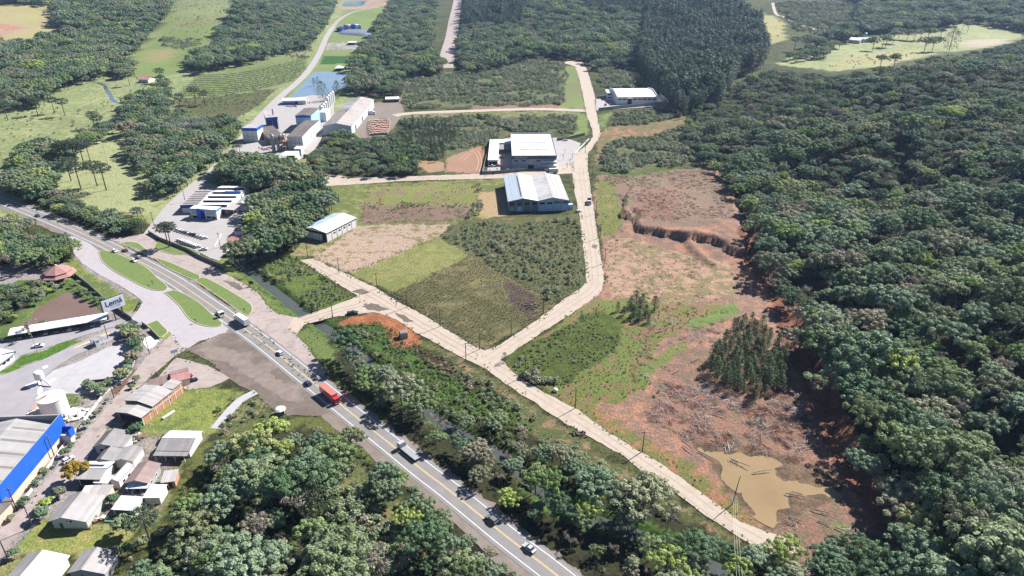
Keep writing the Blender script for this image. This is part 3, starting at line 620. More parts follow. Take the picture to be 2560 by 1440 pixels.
# the raw earth of the bank along the forest edge, in view under the trees
ed = X - np.interp(Y, FEY, FEX)
m = (ed > -5) & (ed < 7) & (Y > 130) & (Y < 385)
A[m] = C(168, 118, 96); B[m] = C(136, 92, 76); BI[m] = 0; RO[m] = 0.3
BI = BI + (fbm(X, Y, 26, 3, 21) - 0.5) * 0.5
tone = 0.8 * (0.84 + 0.32 * fbm(X, Y, 60, 4, 5))
A *= tone[..., None]; B *= tone[..., None]
DET = detail(X, Y)
NZ = (fbm(X, Y, 5.0, 3, 31) - 0.5) * 2
EDGE_PX = []
paved_px = []                                        # filled below, pressed flat
def build_ground():
    global HZ
    flat = np.zeros(X.shape, bool)
    for poly in paved_px: flat |= pip(U, Vv, poly)
    rough = np.where(flat, 0, RO)
    z = HZ + DET * np.where(flat, 0, 1) + NZ * rough - 0.06
    z = np.where(flat, HZ - 0.14, z)
    n = X.size
    verts = np.stack([X.ravel(), Y.ravel(), z.ravel()], 1)
    r, c = X.shape
    idx = np.arange(n).reshape(r, c)
    faces = np.stack([idx[:-1, :-1].ravel(), idx[:-1, 1:].ravel(), idx[1:, 1:].ravel(), idx[1:, :-1].ravel()], 1)
    m = bpy.data.materials.new('ground'); N, L = nodes_of(m); b = N['Principled BSDF']
    setin(b, 'Roughness', 0.95); setin(b, 'Specular IOR Level', 0.12)
    tc = N.new('ShaderNodeTexCoord')
    def noise(s, d, ro=0.62):
        k = N.new('ShaderNodeTexNoise'); k.inputs['Scale'].default_value = s; k.inputs['Detail'].default_value = d; k.inputs['Roughness'].default_value = ro
        L.new(tc.outputs['Object'], k.inputs['Vector']); return k
    def attr(nm):
        k = N.new('ShaderNodeAttribute'); k.attribute_name = nm; return k
    n1 = noise(0.16, 9, 0.68); n2 = noise(1.1, 6, 0.7)
    ad = N.new('ShaderNodeMath'); ad.operation = 'MULTIPLY_ADD'; ad.inputs[1].default_value = 0.42
    L.new(attr('bias').outputs['Fac'], ad.inputs[0]); L.new(n1.outputs[0], ad.inputs[2])
    mr = N.new('ShaderNodeMapRange'); mr.interpolation_type = 'SMOOTHSTEP'; mr.inputs['From Min'].default_value = 0.43; mr.inputs['From Max'].default_value = 0.57
    L.new(ad.outputs[0], mr.inputs['Value'])
    mx = N.new('ShaderNodeMix'); mx.data_type = 'RGBA'; L.new(mr.outputs[0], mx.inputs[0])
    L.new(attr('surface_a').outputs['Color'], mx.inputs[6]); L.new(attr('surface_b').outputs['Color'], mx.inputs[7])
    m2 = N.new('ShaderNodeMapRange'); m2.inputs['From Min'].default_value = 0.28; m2.inputs['From Max'].default_value = 0.72; m2.inputs['To Min'].default_value = 0.52; m2.inputs['To Max'].default_value = 1.38
    L.new(n2.outputs[0], m2.inputs['Value'])
    my = N.new('ShaderNodeMix'); my.data_type = 'RGBA'; my.blend_type = 'MULTIPLY'; my.inputs[0].default_value = 1
    L.new(mx.outputs[2], my.inputs[6]); L.new(m2.outputs[0], my.inputs[7]); L.new(my.outputs[2], b.inputs['Base Color'])
    bp = N.new('ShaderNodeBump'); bp.inputs['Strength'].default_value = 0.8; bp.inputs['Distance'].default_value = 0.9
    n3 = noise(0.7, 6, 0.7); L.new(n3.outputs[0], bp.inputs['Height']); L.new(bp.outputs[0], b.inputs['Normal'])
    me = mesh_np('ground', verts, faces, [m], smooth=True)
    one = np.ones((n, 1))
    for nm, arr in (('surface_a', A), ('surface_b', B)):
        at = me.attributes.new(nm, 'FLOAT_COLOR', 'POINT')
        at.data.foreach_set('color', np.concatenate([arr.reshape(-1, 3), one], 1).astype(np.float32).ravel())
    at = me.attributes.new('bias', 'FLOAT', 'POINT'); at.data.foreach_set('value', BI.astype(np.float32).ravel())
    o = link('ground', me); tag(o, kind='structure')

# ------------------------------------------------------------------ paved and gravel sheets
_zl = [0.0]
def densify(px, n_px=14):
    out = []
    for (a, b) in zip(px, px[1:] + px[:1]):
        k = max(1, int(math.hypot(b[0] - a[0], b[1] - a[1]) / n_px))
        out += [(a[0] + (b[0] - a[0]) * i / k, a[1] + (b[1] - a[1]) * i / k) for i in range(k)]
    return out
def sheet(name, px, mat, lift=0.05, jitter=0.0, kind='structure', press=True, seed=1, relief=True):
    if press: paved_px.append(px)
    if mat in (DIRTR, PINKR, DARKLOT) and press: EDGE_PX.append(px)
    q = densify(px, 6)
    rng = np.random.default_rng(seed)
    pts = [G(u, v) for u, v in q]
    if jitter:
        j = [(fbm(np.array(p.x), np.array(p.y), 3.5, 3, seed) - 0.5) * 2 * jitter for p in pts]
        k = [(fbm(np.array(p.x), np.array(p.y), 5, 3, seed + 9) - 0.5) * 2 * jitter for p in pts]
        pts = [p + Vector((float(a), float(b), 0)) for p, a, b in zip(pts, j, k)]
    pts = [Vector((p.x, p.y, Hs(p.x, p.y) + lift)) for p in pts]
    tris = tessellate_polygon([pts])
    me = bpy.data.meshes.new(name)
    me.from_pydata([tuple(p) for p in pts], [], [tuple(t) for t in tris]); me.materials.append(mat)
    bm = bmesh.new(); bm.from_mesh(me); bmesh.ops.recalc_face_normals(bm, faces=bm.faces)
    if sum(f.normal.z for f in bm.faces) < 0: bmesh.ops.reverse_faces(bm, faces=bm.faces)
    bm.to_mesh(me); bm.free()
    return tag(link(name, me), kind=kind)
def strip_pts(line, off0, off1, lift, step=3.0):
    """line: world (x,y) list; returns left and right edge points"""
    P = [np.array(p, float) for p in line]
    L_, R_ = [], []
    for i, p in enumerate(P):
        t = P[min(i + 1, len(P) - 1)] - P[max(i - 1, 0)]; t /= (np.linalg.norm(t) + 1e-9)
        nrm = np.array([-t[1], t[0]])
        for o, dst in ((off0, L_), (off1, R_)):
            q = p + nrm * (o(i) if callable(o) else o); dst.append((q[0], q[1], Hs(q[0], q[1]) + lift))
    return L_, R_
def strip(name, px, off0, off1, mat, lift=0.05, n=6, kind='structure', press=True, parent=None, world=None, dash=None):
    line = world if world is not None else smooth_line([tuple(G(u, v))[:2] for u, v in px], n)
    L_, R_ = strip_pts(line, off0, off1, lift)
    if press:
        pr = [project(*p)[:2] for p in L_] + [project(*p)[:2] for p in R_[::-1]]
        paved_px.append([(float(a), float(b)) for a, b in pr])
    v = L_ + R_; k = len(L_)
    f = [(i, i + 1, k + i + 1, k + i) for i in range(k - 1)]
    me = bpy.data.meshes.new(name); me.from_pydata(v, [], f); me.materials.append(mat)
    bm = bmesh.new(); bm.from_mesh(me)
    if sum(q.normal.z for q in bm.faces) < 0: bmesh.ops.reverse_faces(bm, faces=bm.faces)
    bm.to_mesh(me); bm.free()
    return tag(link(name, me, parent), kind=kind)
ASPH = M('asphalt', C(166, 162, 162, 0.55), 0.85, 0.1, 0.25, bump=0.1, dirt=C(140, 134, 130, 0.55), dirt_amt=0.5)
SHLD = M('gravel_shoulder', C(158, 144, 134, 0.55), 0.95, 0.18, 0.35, bump=0.3, dirt=C(186, 174, 166, 0.55), dirt_amt=0.6)
DARKLOT = M('worn_tarmac', C(138, 124, 114, 0.55), 0.95, 0.2, 0.22, bump=0.3, dirt=C(196, 176, 166, 0.55), dirt_amt=0.8)
PAVER = M('block_paving', C(206, 198, 202, 0.6), 0.9, 0.06, 0.3, bump=0.15, dirt=C(176, 166, 168), dirt_amt=0.5)
DIRTR = M('dirt_road', C(222, 205, 188, 0.56), 0.95, 0.1, 0.5, bump=0.3, dirt=C(196, 172, 150), dirt_amt=0.8)
PINKR = M('pinkish_gravel', C(204, 188, 182, 0.56), 0.95, 0.12, 0.45, bump=0.3, dirt=C(160, 142, 136), dirt_amt=0.9)
YARDC = M('pale_yard', C(206, 200, 198, 0.56), 0.9, 0.06, 0.15, dirt=C(190, 182, 180), dirt_amt=0.5)
GYARD = M('gravel_yard', C(212, 208, 212, 0.6), 0.9, 0.08, 0.25, bump=0.2, dirt=C(180, 172, 172), dirt_amt=0.6)
GDRIVE = M('grey_drive', C(190, 184, 190, 0.58), 0.9, 0.08, 0.2, dirt=C(160, 152, 156), dirt_amt=0.6)
LAWNM = M('kerbed_lawn', C(124, 146, 80, 0.6), 0.95, 0.16, 0.7, bump=0.4, dirt=C(150, 160, 90), dirt_amt=0.7)
KERB = M('kerb_stone', C(226, 214, 186, 0.6), 0.9, 0.1, 0.8)

HWY_PX = [(-260, 400), (-120, 450), (0, 500), (120, 548), (250, 604), (413, 688), (500, 744), (640, 843), (750, 930), (903, 1053), (973, 1108), (1057, 1176), (1123, 1226), (1273, 1347), (1390, 1437), (1560, 1580)]
HWY = smooth_line([plane(u, v) for u, v in HWY_PX], 8)
HWYF = smooth_line([plane(u, v) for u, v in HWY_PX], 40)
_sn = [(fbm(np.array(p[0]), np.array(p[1]), 7, 3, 51) - .5) * 2 for p in HWYF]
strip('road_shoulder', None, lambda i: -8.6 + 1.8 * float(_sn[i]), lambda i: 6.0 + 1.4 * float(_sn[-i]), SHLD, 0.0, world=HWYF)
sheet('service_road', [(168, 592), (200, 590), (245, 626), (290, 640), (420, 718), (440, 728), (500, 757), (575, 816), (560, 838), (500, 852), (462, 876), (440, 888), (425, 855), (428, 834), (420, 829), (393, 801), (363, 812), (330, 802), (326, 797), (333, 790), (350, 767), (353, 750), (337, 738), (300, 713), (253, 690), (207, 660), (187, 637)], PAVER, 0.02, 0.3)
sheet('service_road', [(262, 594), (300, 594), (340, 588), (372, 582), (385, 592), (395, 612), (430, 628), (470, 638), (500, 640), (527, 650), (533, 665), (575, 690), (620, 715), (648, 735), (665, 760), (690, 783), (735, 792), (762, 800), (742, 838), (770, 870), (815, 930), (800, 958), (700, 872), (640, 822), (560, 752), (480, 700), (400, 655), (330, 622)], PINKR, 0.03, 0.5)
sheet('side_yard', [(462, 874), (560, 832), (620, 830), (700, 890), (800, 985), (845, 1020), (790, 1042), (700, 1038), (640, 985), (600, 965), (560, 940), (520, 900)], DARKLOT, 0.04, 1.0)
sheet('side_yard', [(440, 893), (520, 913), (575, 945), (530, 968), (470, 975), (395, 945)], PINKR, 0.05, 0.5, seed=4)
strip('highway', None, -4.9, 4.9, ASPH, 0.06, world=HWY)
strip('road_marking', None, 3.45, 3.75, WHITEP, 0.075, world=HWY, press=False)
strip('road_marking', None, -3.75, -3.45, WHITEP, 0.075, world=HWY, press=False)
strip('road_marking', None, 0.08, 0.26, YELLOWP, 0.075, world=HWY, press=False)
strip('road_marking', None, -0.26, -0.08, YELLOWP, 0.075, world=HWY, press=False)
# side street by the warehouse, lower left
sheet('street', [(462, 872), (440, 888), (353, 962), (267, 1072), (180, 1206), (68, 1314), (-20, 1412), (-120, 1520), (-190, 1520), (0, 1325), (80, 1250), (200, 1098), (317, 958), (367, 892), (425, 838)], PINKR, 0.035, 0.3, seed=6)
# the works yard by the pond
sheet('yard', [(-160, 880), (0, 856), (130, 832), (270, 800), (318, 800), (300, 812), (190, 845), (50, 890), (30, 912), (-160, 980)], GDRIVE, 0.02, 0)
sheet('driveway', [(-160, 1000), (0, 940), (100, 902), (210, 852), (318, 804), (334, 812), (290, 846), (180, 892), (130, 925), (95, 960), (150, 985), (160, 1000), (90, 1045), (-160, 1060)], GDRIVE, 0.035, 0.2)
sheet('yard', [(345, 842), (338, 905), (327, 932), (300, 962), (250, 985), (150, 985), (95, 960), (130, 928), (200, 903), (270, 868)], GYARD, 0.05, 0.5)
# district roads
sheet('dirt_road', [(735, 793), (747, 793), (827, 767), (890, 742), (930, 725), (985, 745), (1000, 790), (935, 781), (837, 791), (760, 812), (742, 836), (720, 820)], DIRTR, 0.045, 0.7, seed=2)
sheet('dirt_road', [(750, 650), (781, 646), (857, 680), (940, 720), (980, 747), (1057, 787), (1133, 833), (1187, 867), (1213, 877), (1250, 863), (1260, 885), (1215, 922), (1160, 897), (1107, 868), (1037, 830), (990, 797), (933, 780), (890, 737), (827, 700)], DIRTR, 0.06, 0.7, seed=3)
sheet('dirt_road', [(1210, 882), (1213, 876), (1250, 862), (1280, 841), (1347, 797), (1417, 743), (1453, 720), (1467, 705), (1463, 667), (1457, 610), (1450, 547), (1437, 480), (1430, 430), (1432, 402), (1440, 384), (1468, 362), (1482, 342), (1480, 322), (1471, 300), (1463, 276), (1458, 240), (1448, 200), (1438, 166), (1410, 158), (1415, 152), (1455, 152), (1466, 170), (1476, 200), (1487, 240), (1490, 276), (1497, 310), (1502, 335), (1494, 352), (1470, 384), (1468, 410), (1473, 440), (1477, 480), (1486, 530), (1493, 580), (1500, 625), (1507, 667), (1511, 703), (1505, 722), (1493, 740), (1430, 783), (1353, 833), (1280, 881), (1250, 900), (1225, 905)], DIRTR, 0.075, 0.7, seed=5)
sheet('dirt_road', [(1185, 895), (1225, 893), (1258, 905), (1285, 935), (1357, 980), (1440, 1023), (1547, 1097), (1663, 1167), (1780, 1250), (1847, 1303), (1920, 1330), (1985, 1352), (1990, 1382), (1950, 1392), (1907, 1382), (1850, 1345), (1760, 1285), (1647, 1207), (1547, 1134), (1413, 1058), (1287, 975), (1225, 930)], DIRTR, 0.09, 0.7, seed=7)
sheet('dirt_road', [(787, 450), (800, 439), (830, 436), (880, 445), (1000, 442), (1205, 434), (1273, 430), (1340, 420), (1432, 412), (1432, 433), (1275, 445), (1000, 453), (907, 460), (850, 463), (820, 465)], DIRTR, 0.06, 0.7, seed=8)
strip('dirt_road', [(985, 289), (1020, 284), (1073, 281), (1160, 278), (1273, 274), (1360, 273), (1470, 277)], -5.5, 5.5, DIRTR, 0.06)
strip('factory_road', [(375, 588), (405, 548), (440, 506), (482, 468), (540, 420), (590, 370), (640, 305), (700, 243), (760, 190), (795, 140), (815, 95), (832, 68)], -4.5, 4.5, YARDC, 0.05)
strip('dirt_road', [(832, 68), (842, 55), (862, 40), (890, 28), (930, 20)], -4, 4, PINKR, 0.06)
strip('dirt_road', [(1146, -40), (1144, 0), (1136, 45), (1130, 88), (1120, 130), (1114, 170)], -11, 11, PINKR, 0.08)
strip('dirt_road', [(1915, -4), (1935, 22), (1960, 42), (1990, 58), (2040, 74)], -3, 3, DIRTR, 0.08)
strip('gravel_path', [(640, 980), (605, 998), (572, 1030), (538, 1072)], -1.9, 1.9, GYARD, 0.05)
sheet('factory_yard', [(590, 378), (632, 312), (690, 252), (780, 238), (835, 240), (835, 285), (790, 372), (735, 408), (650, 392)], YARDC, 0.03, 0.3)
sheet('factory_yard', [(905, 262), (1000, 252), (1008, 275), (1000, 296), (965, 340), (905, 345), (890, 330)], SHLD, 0.035, 0.8)
sheet('office_yard', [(384, 594), (410, 558), (442, 516), (492, 460), (525, 458), (640, 498), (648, 522), (606, 560), (584, 612), (548, 652), (525, 645), (470, 615)], YARDC, 0.035, 0.3)
sheet('loading_yard', [(1218, 432), (1224, 352), (1290, 342), (1415, 345), (1452, 358), (1432, 424), (1330, 424)], YARDC, 0.05, 0)
sheet('walled_yard', [(1490, 276), (1490, 246), (1655, 238), (1668, 264), (1500, 276)], YARDC, 0.05, 0)
TRACKM = M('wheel_tracks', C(214, 176, 148), 0.95, 0.1, 0.3)
for k, ln in enumerate(([(1190, 428), (1196, 405), (1190, 385), (1172, 372)], [(1198, 430), (1204, 405), (1196, 380), (1176, 368)], [(1150, 398), (1165, 385), (1182, 376)], [(1158, 402), (1172, 388), (1188, 380)])):
    strip('wheel_track', ln, -0.4, 0.4, TRACKM, 0.06, press=False)

# ------------------------------------------------------------------ kerbed grass islands
def island(px):
    pts = [G(u, v) for u, v in smooth_line(px + px[:1], 5)[:-1]]
    c = sum(pts, Vector()) / len(pts)
    n = len(pts)
    area = sum(pts[i].x * pts[(i + 1) % n].y - pts[(i + 1) % n].x * pts[i].y for i in range(n))
    if area < 0: pts = pts[::-1]
    inner = []
    for i in range(n):
        t = (pts[(i + 1) % n] - pts[i - 1]); t.normalize(); inner.append(pts[i] + Vector((-t.y, t.x, 0)) * 0.32)
    lawn = bpy.data.meshes.new('grass_island')
    tp = [Vector((p.x, p.y, 0.2)) for p in inner]
    lawn.from_pydata([tuple(p) for p in tp], [], [tuple(t) for t in tessellate_polygon([tp])]); lawn.materials.append(LAWNM)
    bm = bmesh.new(); bm.from_mesh(lawn)
    bmesh.ops.recalc_face_normals(bm, faces=bm.faces)
    if sum(f.normal.z for f in bm.faces) < 0: bmesh.ops.reverse_faces(bm, faces=bm.faces)
    bm.to_mesh(lawn); bm.free()
    o = tag(link('grass_island', lawn), kind='structure')
    mb = MB(); vs = []
    for p, q in zip(pts, inner): vs += [(p.x, p.y, -0.1), (p.x, p.y, 0.24), (q.x, q.y, 0.24), (q.x, q.y, 0.1)]
    fs = []
    for i in range(n):
        a, b = 4 * i, 4 * ((i + 1) % n)
        fs += [(a, b, b + 1, a + 1), (a + 1, b + 1, b + 2, a + 2), (a + 2, b + 2, b + 3, a + 3)]
    mb.add(vs, fs, KERB); mb.build('kerb', o)
island([(246, 630), (262, 626), (292, 634), (330, 650), (365, 668), (395, 695), (420, 718), (405, 727), (370, 722), (320, 698), (280, 675), (255, 652)])
island([(410, 732), (428, 727), (445, 728), (475, 742), (505, 762), (530, 785), (556, 808), (545, 817), (515, 816), (490, 808), (470, 795), (450, 768), (430, 748)])
island([(302, 608), (320, 605), (342, 607), (355, 614), (368, 628), (350, 626), (325, 617)])
island([(384, 645), (400, 648), (430, 658), (470, 676), (500, 690), (488, 701), (455, 688), (415, 668)])
island([(488, 703), (505, 694), (530, 702), (570, 724), (605, 745), (628, 762), (631, 778), (622, 788), (605, 784), (560, 752), (520, 724)])
island([(384, 622), (392, 607), (410, 600), (445, 612), (480, 622), (500, 636), (470, 637), (430, 636)])
island([(366, 812), (380, 806), (394, 802), (408, 815), (420, 828), (412, 838), (400, 844), (386, 832)])

# ------------------------------------------------------------------ water
def water(name, px, z, mat, grow=1.0):
    w = [plane(u, v) for u, v in px]
    w = smooth_line(w + w[:1], 4)[:-1]
    cx = sum(p[0] for p in w) / len(w); cy = sum(p[1] for p in w) / len(w)
    pts = [Vector((p[0] + (p[0] - cx) / (math.hypot(p[0] - cx, p[1] - cy) + .01) * grow, p[1] + (p[1] - cy) / (math.hypot(p[0] - cx, p[1] - cy) + .01) * grow, 0)) for p in w]
    zz = Hs(cx, cy) + z
    pts = [Vector((p.x, p.y, zz)) for p in pts]
    me = bpy.data.meshes.new(name); me.from_pydata([tuple(p) for p in pts], [], [tuple(t) for t in tessellate_polygon([pts])]); me.materials.append(mat)
    bm = bmesh.new(); bm.from_mesh(me); bmesh.ops.recalc_face_normals(bm, faces=bm.faces)
    if sum(f.normal.z for f in bm.faces) < 0: bmesh.ops.reverse_faces(bm, faces=bm.faces)
    bm.to_mesh(me); bm.free()
    return tag(link(name, me), kind='structure')
water('pond_water', POND_PX, -0.55, MWATER('muddy_water', C(158, 130, 116, 0.5), 0.25, 0.03))
water('puddle_water', PUDDLE_PX, -0.22, MWATER('puddle_water', C(192, 164, 124, 0.52), 0.14, 0.02), 2.0)
water('fish_pond_water', FISH_POND_PX, -0.5, MWATER('fish_pond_water', C(150, 172, 188, 0.55), 0.1, 0.03))  # pale blue base colour paints in the sky's reflection on the water
water('reservoir_water', TOP_POND_PX, -0.6, MWATER('reservoir_water', C(80, 140, 190, 0.55), 0.08, 0.03))
water('orange_puddle_water', ORANGE_POND_PX, -0.3, MWATER('orange_water', C(206, 168, 128, 0.55), 0.3, 0.02))
RIVM = MWATER('river_water', C(112, 118, 112, 0.45), 0.15, 0.25, 1.2)
o = strip('river_water', None, -3.2, 3.2, RIVM, -1.45, world=RIVER, press=False)
strip('creek_water', CREEK_PX, -2.2, 2.2, MWATER('creek_water', C(120, 130, 140, 0.5), 0.08, 0.1), -0.02, press=False)

# worn wheel lines and wet stains on the unpaved roads
RUT = M('wheel_rut', C(206, 188, 172, .56), .95, .14, .6, dirt=C(214, 200, 188), dirt_amt=.9)
WETM = M('damp_stain', C(128, 116, 108, .56), .9, .15, .5, dirt=C(176, 158, 142), dirt_amt=.9)
for ln in ([(770, 652), (840, 690), (925, 735), (985, 772), (1060, 815), (1140, 862), (1190, 890)], [(1215, 898), (1270, 862), (1350, 812), (1425, 762), (1480, 724), (1488, 700), (1484, 640), (1472, 560), (1458, 470), (1452, 420)], [(1240, 915), (1310, 962), (1400, 1020), (1500, 1085), (1600, 1155), (1700, 1222), (1800, 1296), (1900, 1355)], [(850, 449), (950, 449), (1100, 444), (1250, 438)], [(760, 803), (830, 780), (900, 762)]):
    for s_ in (-1.5, 1.5): strip('wheel_track', ln, s_ - .32, s_ + .32, RUT, .1, press=False)
for k, px in enumerate(([(905, 765), (925, 758), (955, 768), (975, 775), (950, 778), (925, 774)], [(985, 782), (1010, 788), (1035, 806), (1020, 806), (1000, 796)], [(880, 728), (905, 722), (925, 732), (905, 738)], [(1482, 610), (1495, 612), (1490, 622), (1480, 618)], [(560, 700), (590, 706), (610, 722), (600, 726), (575, 716)])): sheet('damp_patch', px, WETM, .105, 1.2, press=False, seed=20 + k)
for k, px in enumerate(([(480, 880), (540, 862), (600, 880), (680, 940), (760, 1000), (740, 1015), (640, 950), (560, 905)],)): sheet('worn_patch', px, M('worn_gravel', C(164, 148, 138, .55), .95, .2, .3, dirt=C(148, 132, 128, .55), dirt_amt=.9), .055, 3.0, press=False, seed=40 + k)

EDGE_PX += [[(890, 563), (1132, 560), (1096, 594), (872, 682), (788, 646), (868, 576)], [(985, 732), (1180, 642), (1388, 750), (1366, 792), (1212, 872), (1188, 872)], [(1098, 590), (1160, 552), (1250, 542), (1455, 535), (1470, 705), (1415, 742), (1380, 748), (1180, 642)], [(922, 466), (1196, 456), (1190, 550), (905, 558)],
            [(1195, 480), (1272, 478), (1272, 545), (1192, 545)], [(1118, 372), (1130, 366), (1205, 362), (1210, 400), (1205, 432), (1110, 432)]]

# ------------------------------------------------------------------ plants
def quads(c, n, size, rng, aspect=1.0, jit=0.55):
    """leaf quads at centres c facing n"""
    k = len(c)
    n = n + rng.normal(0, jit, (k, 3)); n /= np.linalg.norm(n, axis=1, keepdims=True) + 1e-9
    r = rng.normal(0, 1, (k, 3)); t = np.cross(n, r); t /= np.linalg.norm(t, axis=1, keepdims=True) + 1e-9
    b = np.cross(n, t)
    s = (size * rng.uniform(0.65, 1.35, k))[:, None] * 0.5
    v = np.stack([c - t * s - b * s * aspect, c + t * s - b * s * aspect * .6, c + t * s * .8 + b * s * aspect, c - t * s + b * s * aspect * .7], 1).reshape(-1, 3)
    return v
def ball(cx, r, cnt, rng, squash=0.8, up=0.25):
    d = rng.normal(0, 1, (cnt, 3)); d /= np.linalg.norm(d, axis=1, keepdims=True)
    d[:, 2] = np.where(d[:, 2] < -0.35, -d[:, 2] * .8, d[:, 2])
    rr = r * rng.uniform(0.72, 1.05, (cnt, 1))
    n = d.copy(); n[:, 2] += up
    return np.array(cx) + d * rr * np.array([1, 1, squash]), n
def leafmesh(name, parts, mat, rng, size, aspect=1.0, jit=0.5):
    c = np.concatenate([p[0] for p in parts]); n = np.concatenate([p[1] for p in parts])
    v = quads(c, n, size, rng, aspect, jit)
    return mesh_np(name, v, np.arange(len(v)).reshape(-1, 4), [mat])
def trunk_mb(rng, h, r, limbs, mat, tilt=0.03):
    mb = MB(); top = (rng.normal(0, tilt), rng.normal(0, tilt), h)
    mb.tube((0, 0, -0.04), (top[0] * .5, top[1] * .5, h * .5), r, r * .8, mat, 6); mb.tube((top[0] * .5, top[1] * .5, h * .5), top, r * .8, r * .5, mat, 6)
    for p in limbs: mb.tube((top[0], top[1], h * rng.uniform(.6, .98)), tuple(p), r * .42, r * .12, mat, 4)
    return mb
GRN = [(0.0, (0.076, 0.132, 0.063)), (0.11, (0.106, 0.173, 0.086)), (0.24, (0.146, 0.214, 0.124)), (0.37, (0.210, 0.274, 0.176)), (0.47, (0.127, 0.178, 0.074)), (0.57, (0.227, 0.278, 0.155)),
       (0.66, (0.159, 0.242, 0.076)), (0.73, (0.265, 0.278, 0.172)), (0.79, (0.270, 0.237, 0.176)), (0.83, (0.329, 0.410, 0.105)), (0.88, (0.189, 0.245, 0.099)), (0.93, (0.175, 0.182, 0.110)), (0.97, (0.244, 0.274, 0.179)), (1.0, (0.123, 0.192, 0.109))]
L_BROAD = MLEAF('broad_leaves', GRN, 0.22, 0.6, 0.14)
L_EUCA = MLEAF('eucalyptus_leaves', [(0, (.052, .088, .058)), (.5, (.074, .108, .068)), (1, (.105, .132, .078))], 0.2, 0.6, 0.15)
L_PINE = MLEAF('pine_needles', [(0, (.046, .082, .040)), (.6, (.066, .105, .050)), (1, (.09, .118, .062))], 0.2, 0.65, 0.2)
L_DRYPINE = MLEAF('drying_pine_needles', [(0, (.060, .095, .042)), (.6, (.090, .125, .055)), (.88, (.13, .11, .06)), (1, (.075, .11, .05))], 0.2, 0.65, 0.15)
L_ARAU = MLEAF('araucaria_needles', [(0, (.042, .066, .042)), (1, (.058, .082, .052))], 0.15, 0.6, 0.2)
L_SHRUB = MLEAF('shrub_leaves', [(0, (.15, .195, .10)), (.25, (.20, .245, .13)), (.5, (.26, .285, .19)), (.65, (.155, .215, .105)), (.8, (.29, .28, .19)), (.92, (.31, .26, .20)), (1, (.17, .225, .115))], 0.22, 0.6, 0.2)
L_WEED = MLEAF('weed_leaves', [(0, (.12, .20, .06)), (.5, (.155, .23, .08)), (.8, (.19, .20, .09)), (1, (.22, .18, .12))], 0.35, 0.7, 0.15)
L_STRAW = MLEAF('tall_grass', [(0, (.20, .205, .10)), (.4, (.29, .27, .16)), (.7, (.17, .185, .085)), (.85, (.24, .20, .14)), (1, (.30, .27, .17))], 0.25, 0.8, 0.1)
L_TWIG = MLEAF('bare_twigs', [(0, (.24, .21, .175)), (.5, (.20, .17, .145)), (1, (.30, .25, .21))], 0.2, 0.8, 0.1)
L_BROWN = M('dead_branch', (.30, .20, .165), 0.95, 0.35, 0.8)
L_GREYB = M('grey_branch', (.44, .37, .33), 0.95, 0.3, 0.8)
L_REDB = M('reddish_brush', (.27, .105, .07), 0.95, 0.35, 0.8)

def broad(seed, form=0, leaf=None):
    """crown built of many leaf clumps on a few big boughs; form: 0 dome, 1 spreading, 2 tall oval, 3 fine-leaved"""
    rng = np.random.default_rng(seed)
    rx = rng.uniform(.40, .48) * (1.15 if form == 1 else .78 if form == 2 else 1.0); rz = rng.uniform(.27, .33) * (.8 if form == 1 else 1.35 if form == 2 else 1.0); cz = 1.0 - rz * 1.02
    parts, cent = [], []
    nb = int(rng.integers(5, 9))                          # boughs, each a smaller dome
    for b in range(nb):
        ph = b * 2.39996 + rng.normal(0, .5); q = rng.uniform(.35, .8) if b else 0.0
        bc = np.array([math.cos(ph) * rx * q, math.sin(ph) * rx * q, cz + rz * (.25 - .55 * q * q) + rng.normal(0, .03)])
        br = rng.uniform(.42, .62) * rx
        m = int(rng.integers(9, 14))
        for i in range(m):
            p2 = i * 2.39996 + rng.normal(0, .3); el = math.asin(max(-.35, 1 - 1.3 * (i + .5) / m)); k = rng.uniform(.8, 1.1)
            c = bc + np.array([math.cos(p2) * math.cos(el) * br * k, math.sin(p2) * math.cos(el) * br * k, math.sin(el) * br * k * (.8 if form != 2 else 1.1)])
            if c[2] > 1.02: c[2] = 1.02
            r = rng.uniform(.055, .105) * (.9 if form == 3 else 1.0)
            cent.append(c); parts.append(ball(c, r, int((70 if form != 3 else 84) * (r / .08) ** 2) + 8, rng, .85))
        parts.append(ball(bc, br * .7, 40, rng, .75))
    n = len(cent)
    crown = leafmesh('crown', parts, L_BROAD, rng, leaf or (.031 if form != 3 else .024), 1.0, .36)
    tr = trunk_mb(rng, cz - .05, .022, [cent[j] * [.9, .9, .97] for j in rng.choice(n, 10, replace=False)], BARK)
    return crown, tr
def wispy(seed):
    """grey, half leafless tree"""
    rng = np.random.default_rng(seed); mb = MB(); parts = []
    def grow(p, d, l, r, dep):
        q = p + d * l; mb.tube(tuple(p), tuple(q), r, r * .6, BARKP, 4)
        if dep == 0:
            parts.append(ball(q, .07, 9, rng, 1.0)); return
        for _ in range(3):
            e = d + rng.normal(0, .5, 3); e[2] = abs(e[2]) * .8 + .15; e /= np.linalg.norm(e)
            grow(q, e, l * rng.uniform(.6, .8), r * .55, dep - 1)
    grow(np.array([0, 0, -.03]), np.array([0, 0, 1.0]), .34, .02, 3)
    return leafmesh('crown', parts, L_TWIG, rng, .055, .35, .9), mb
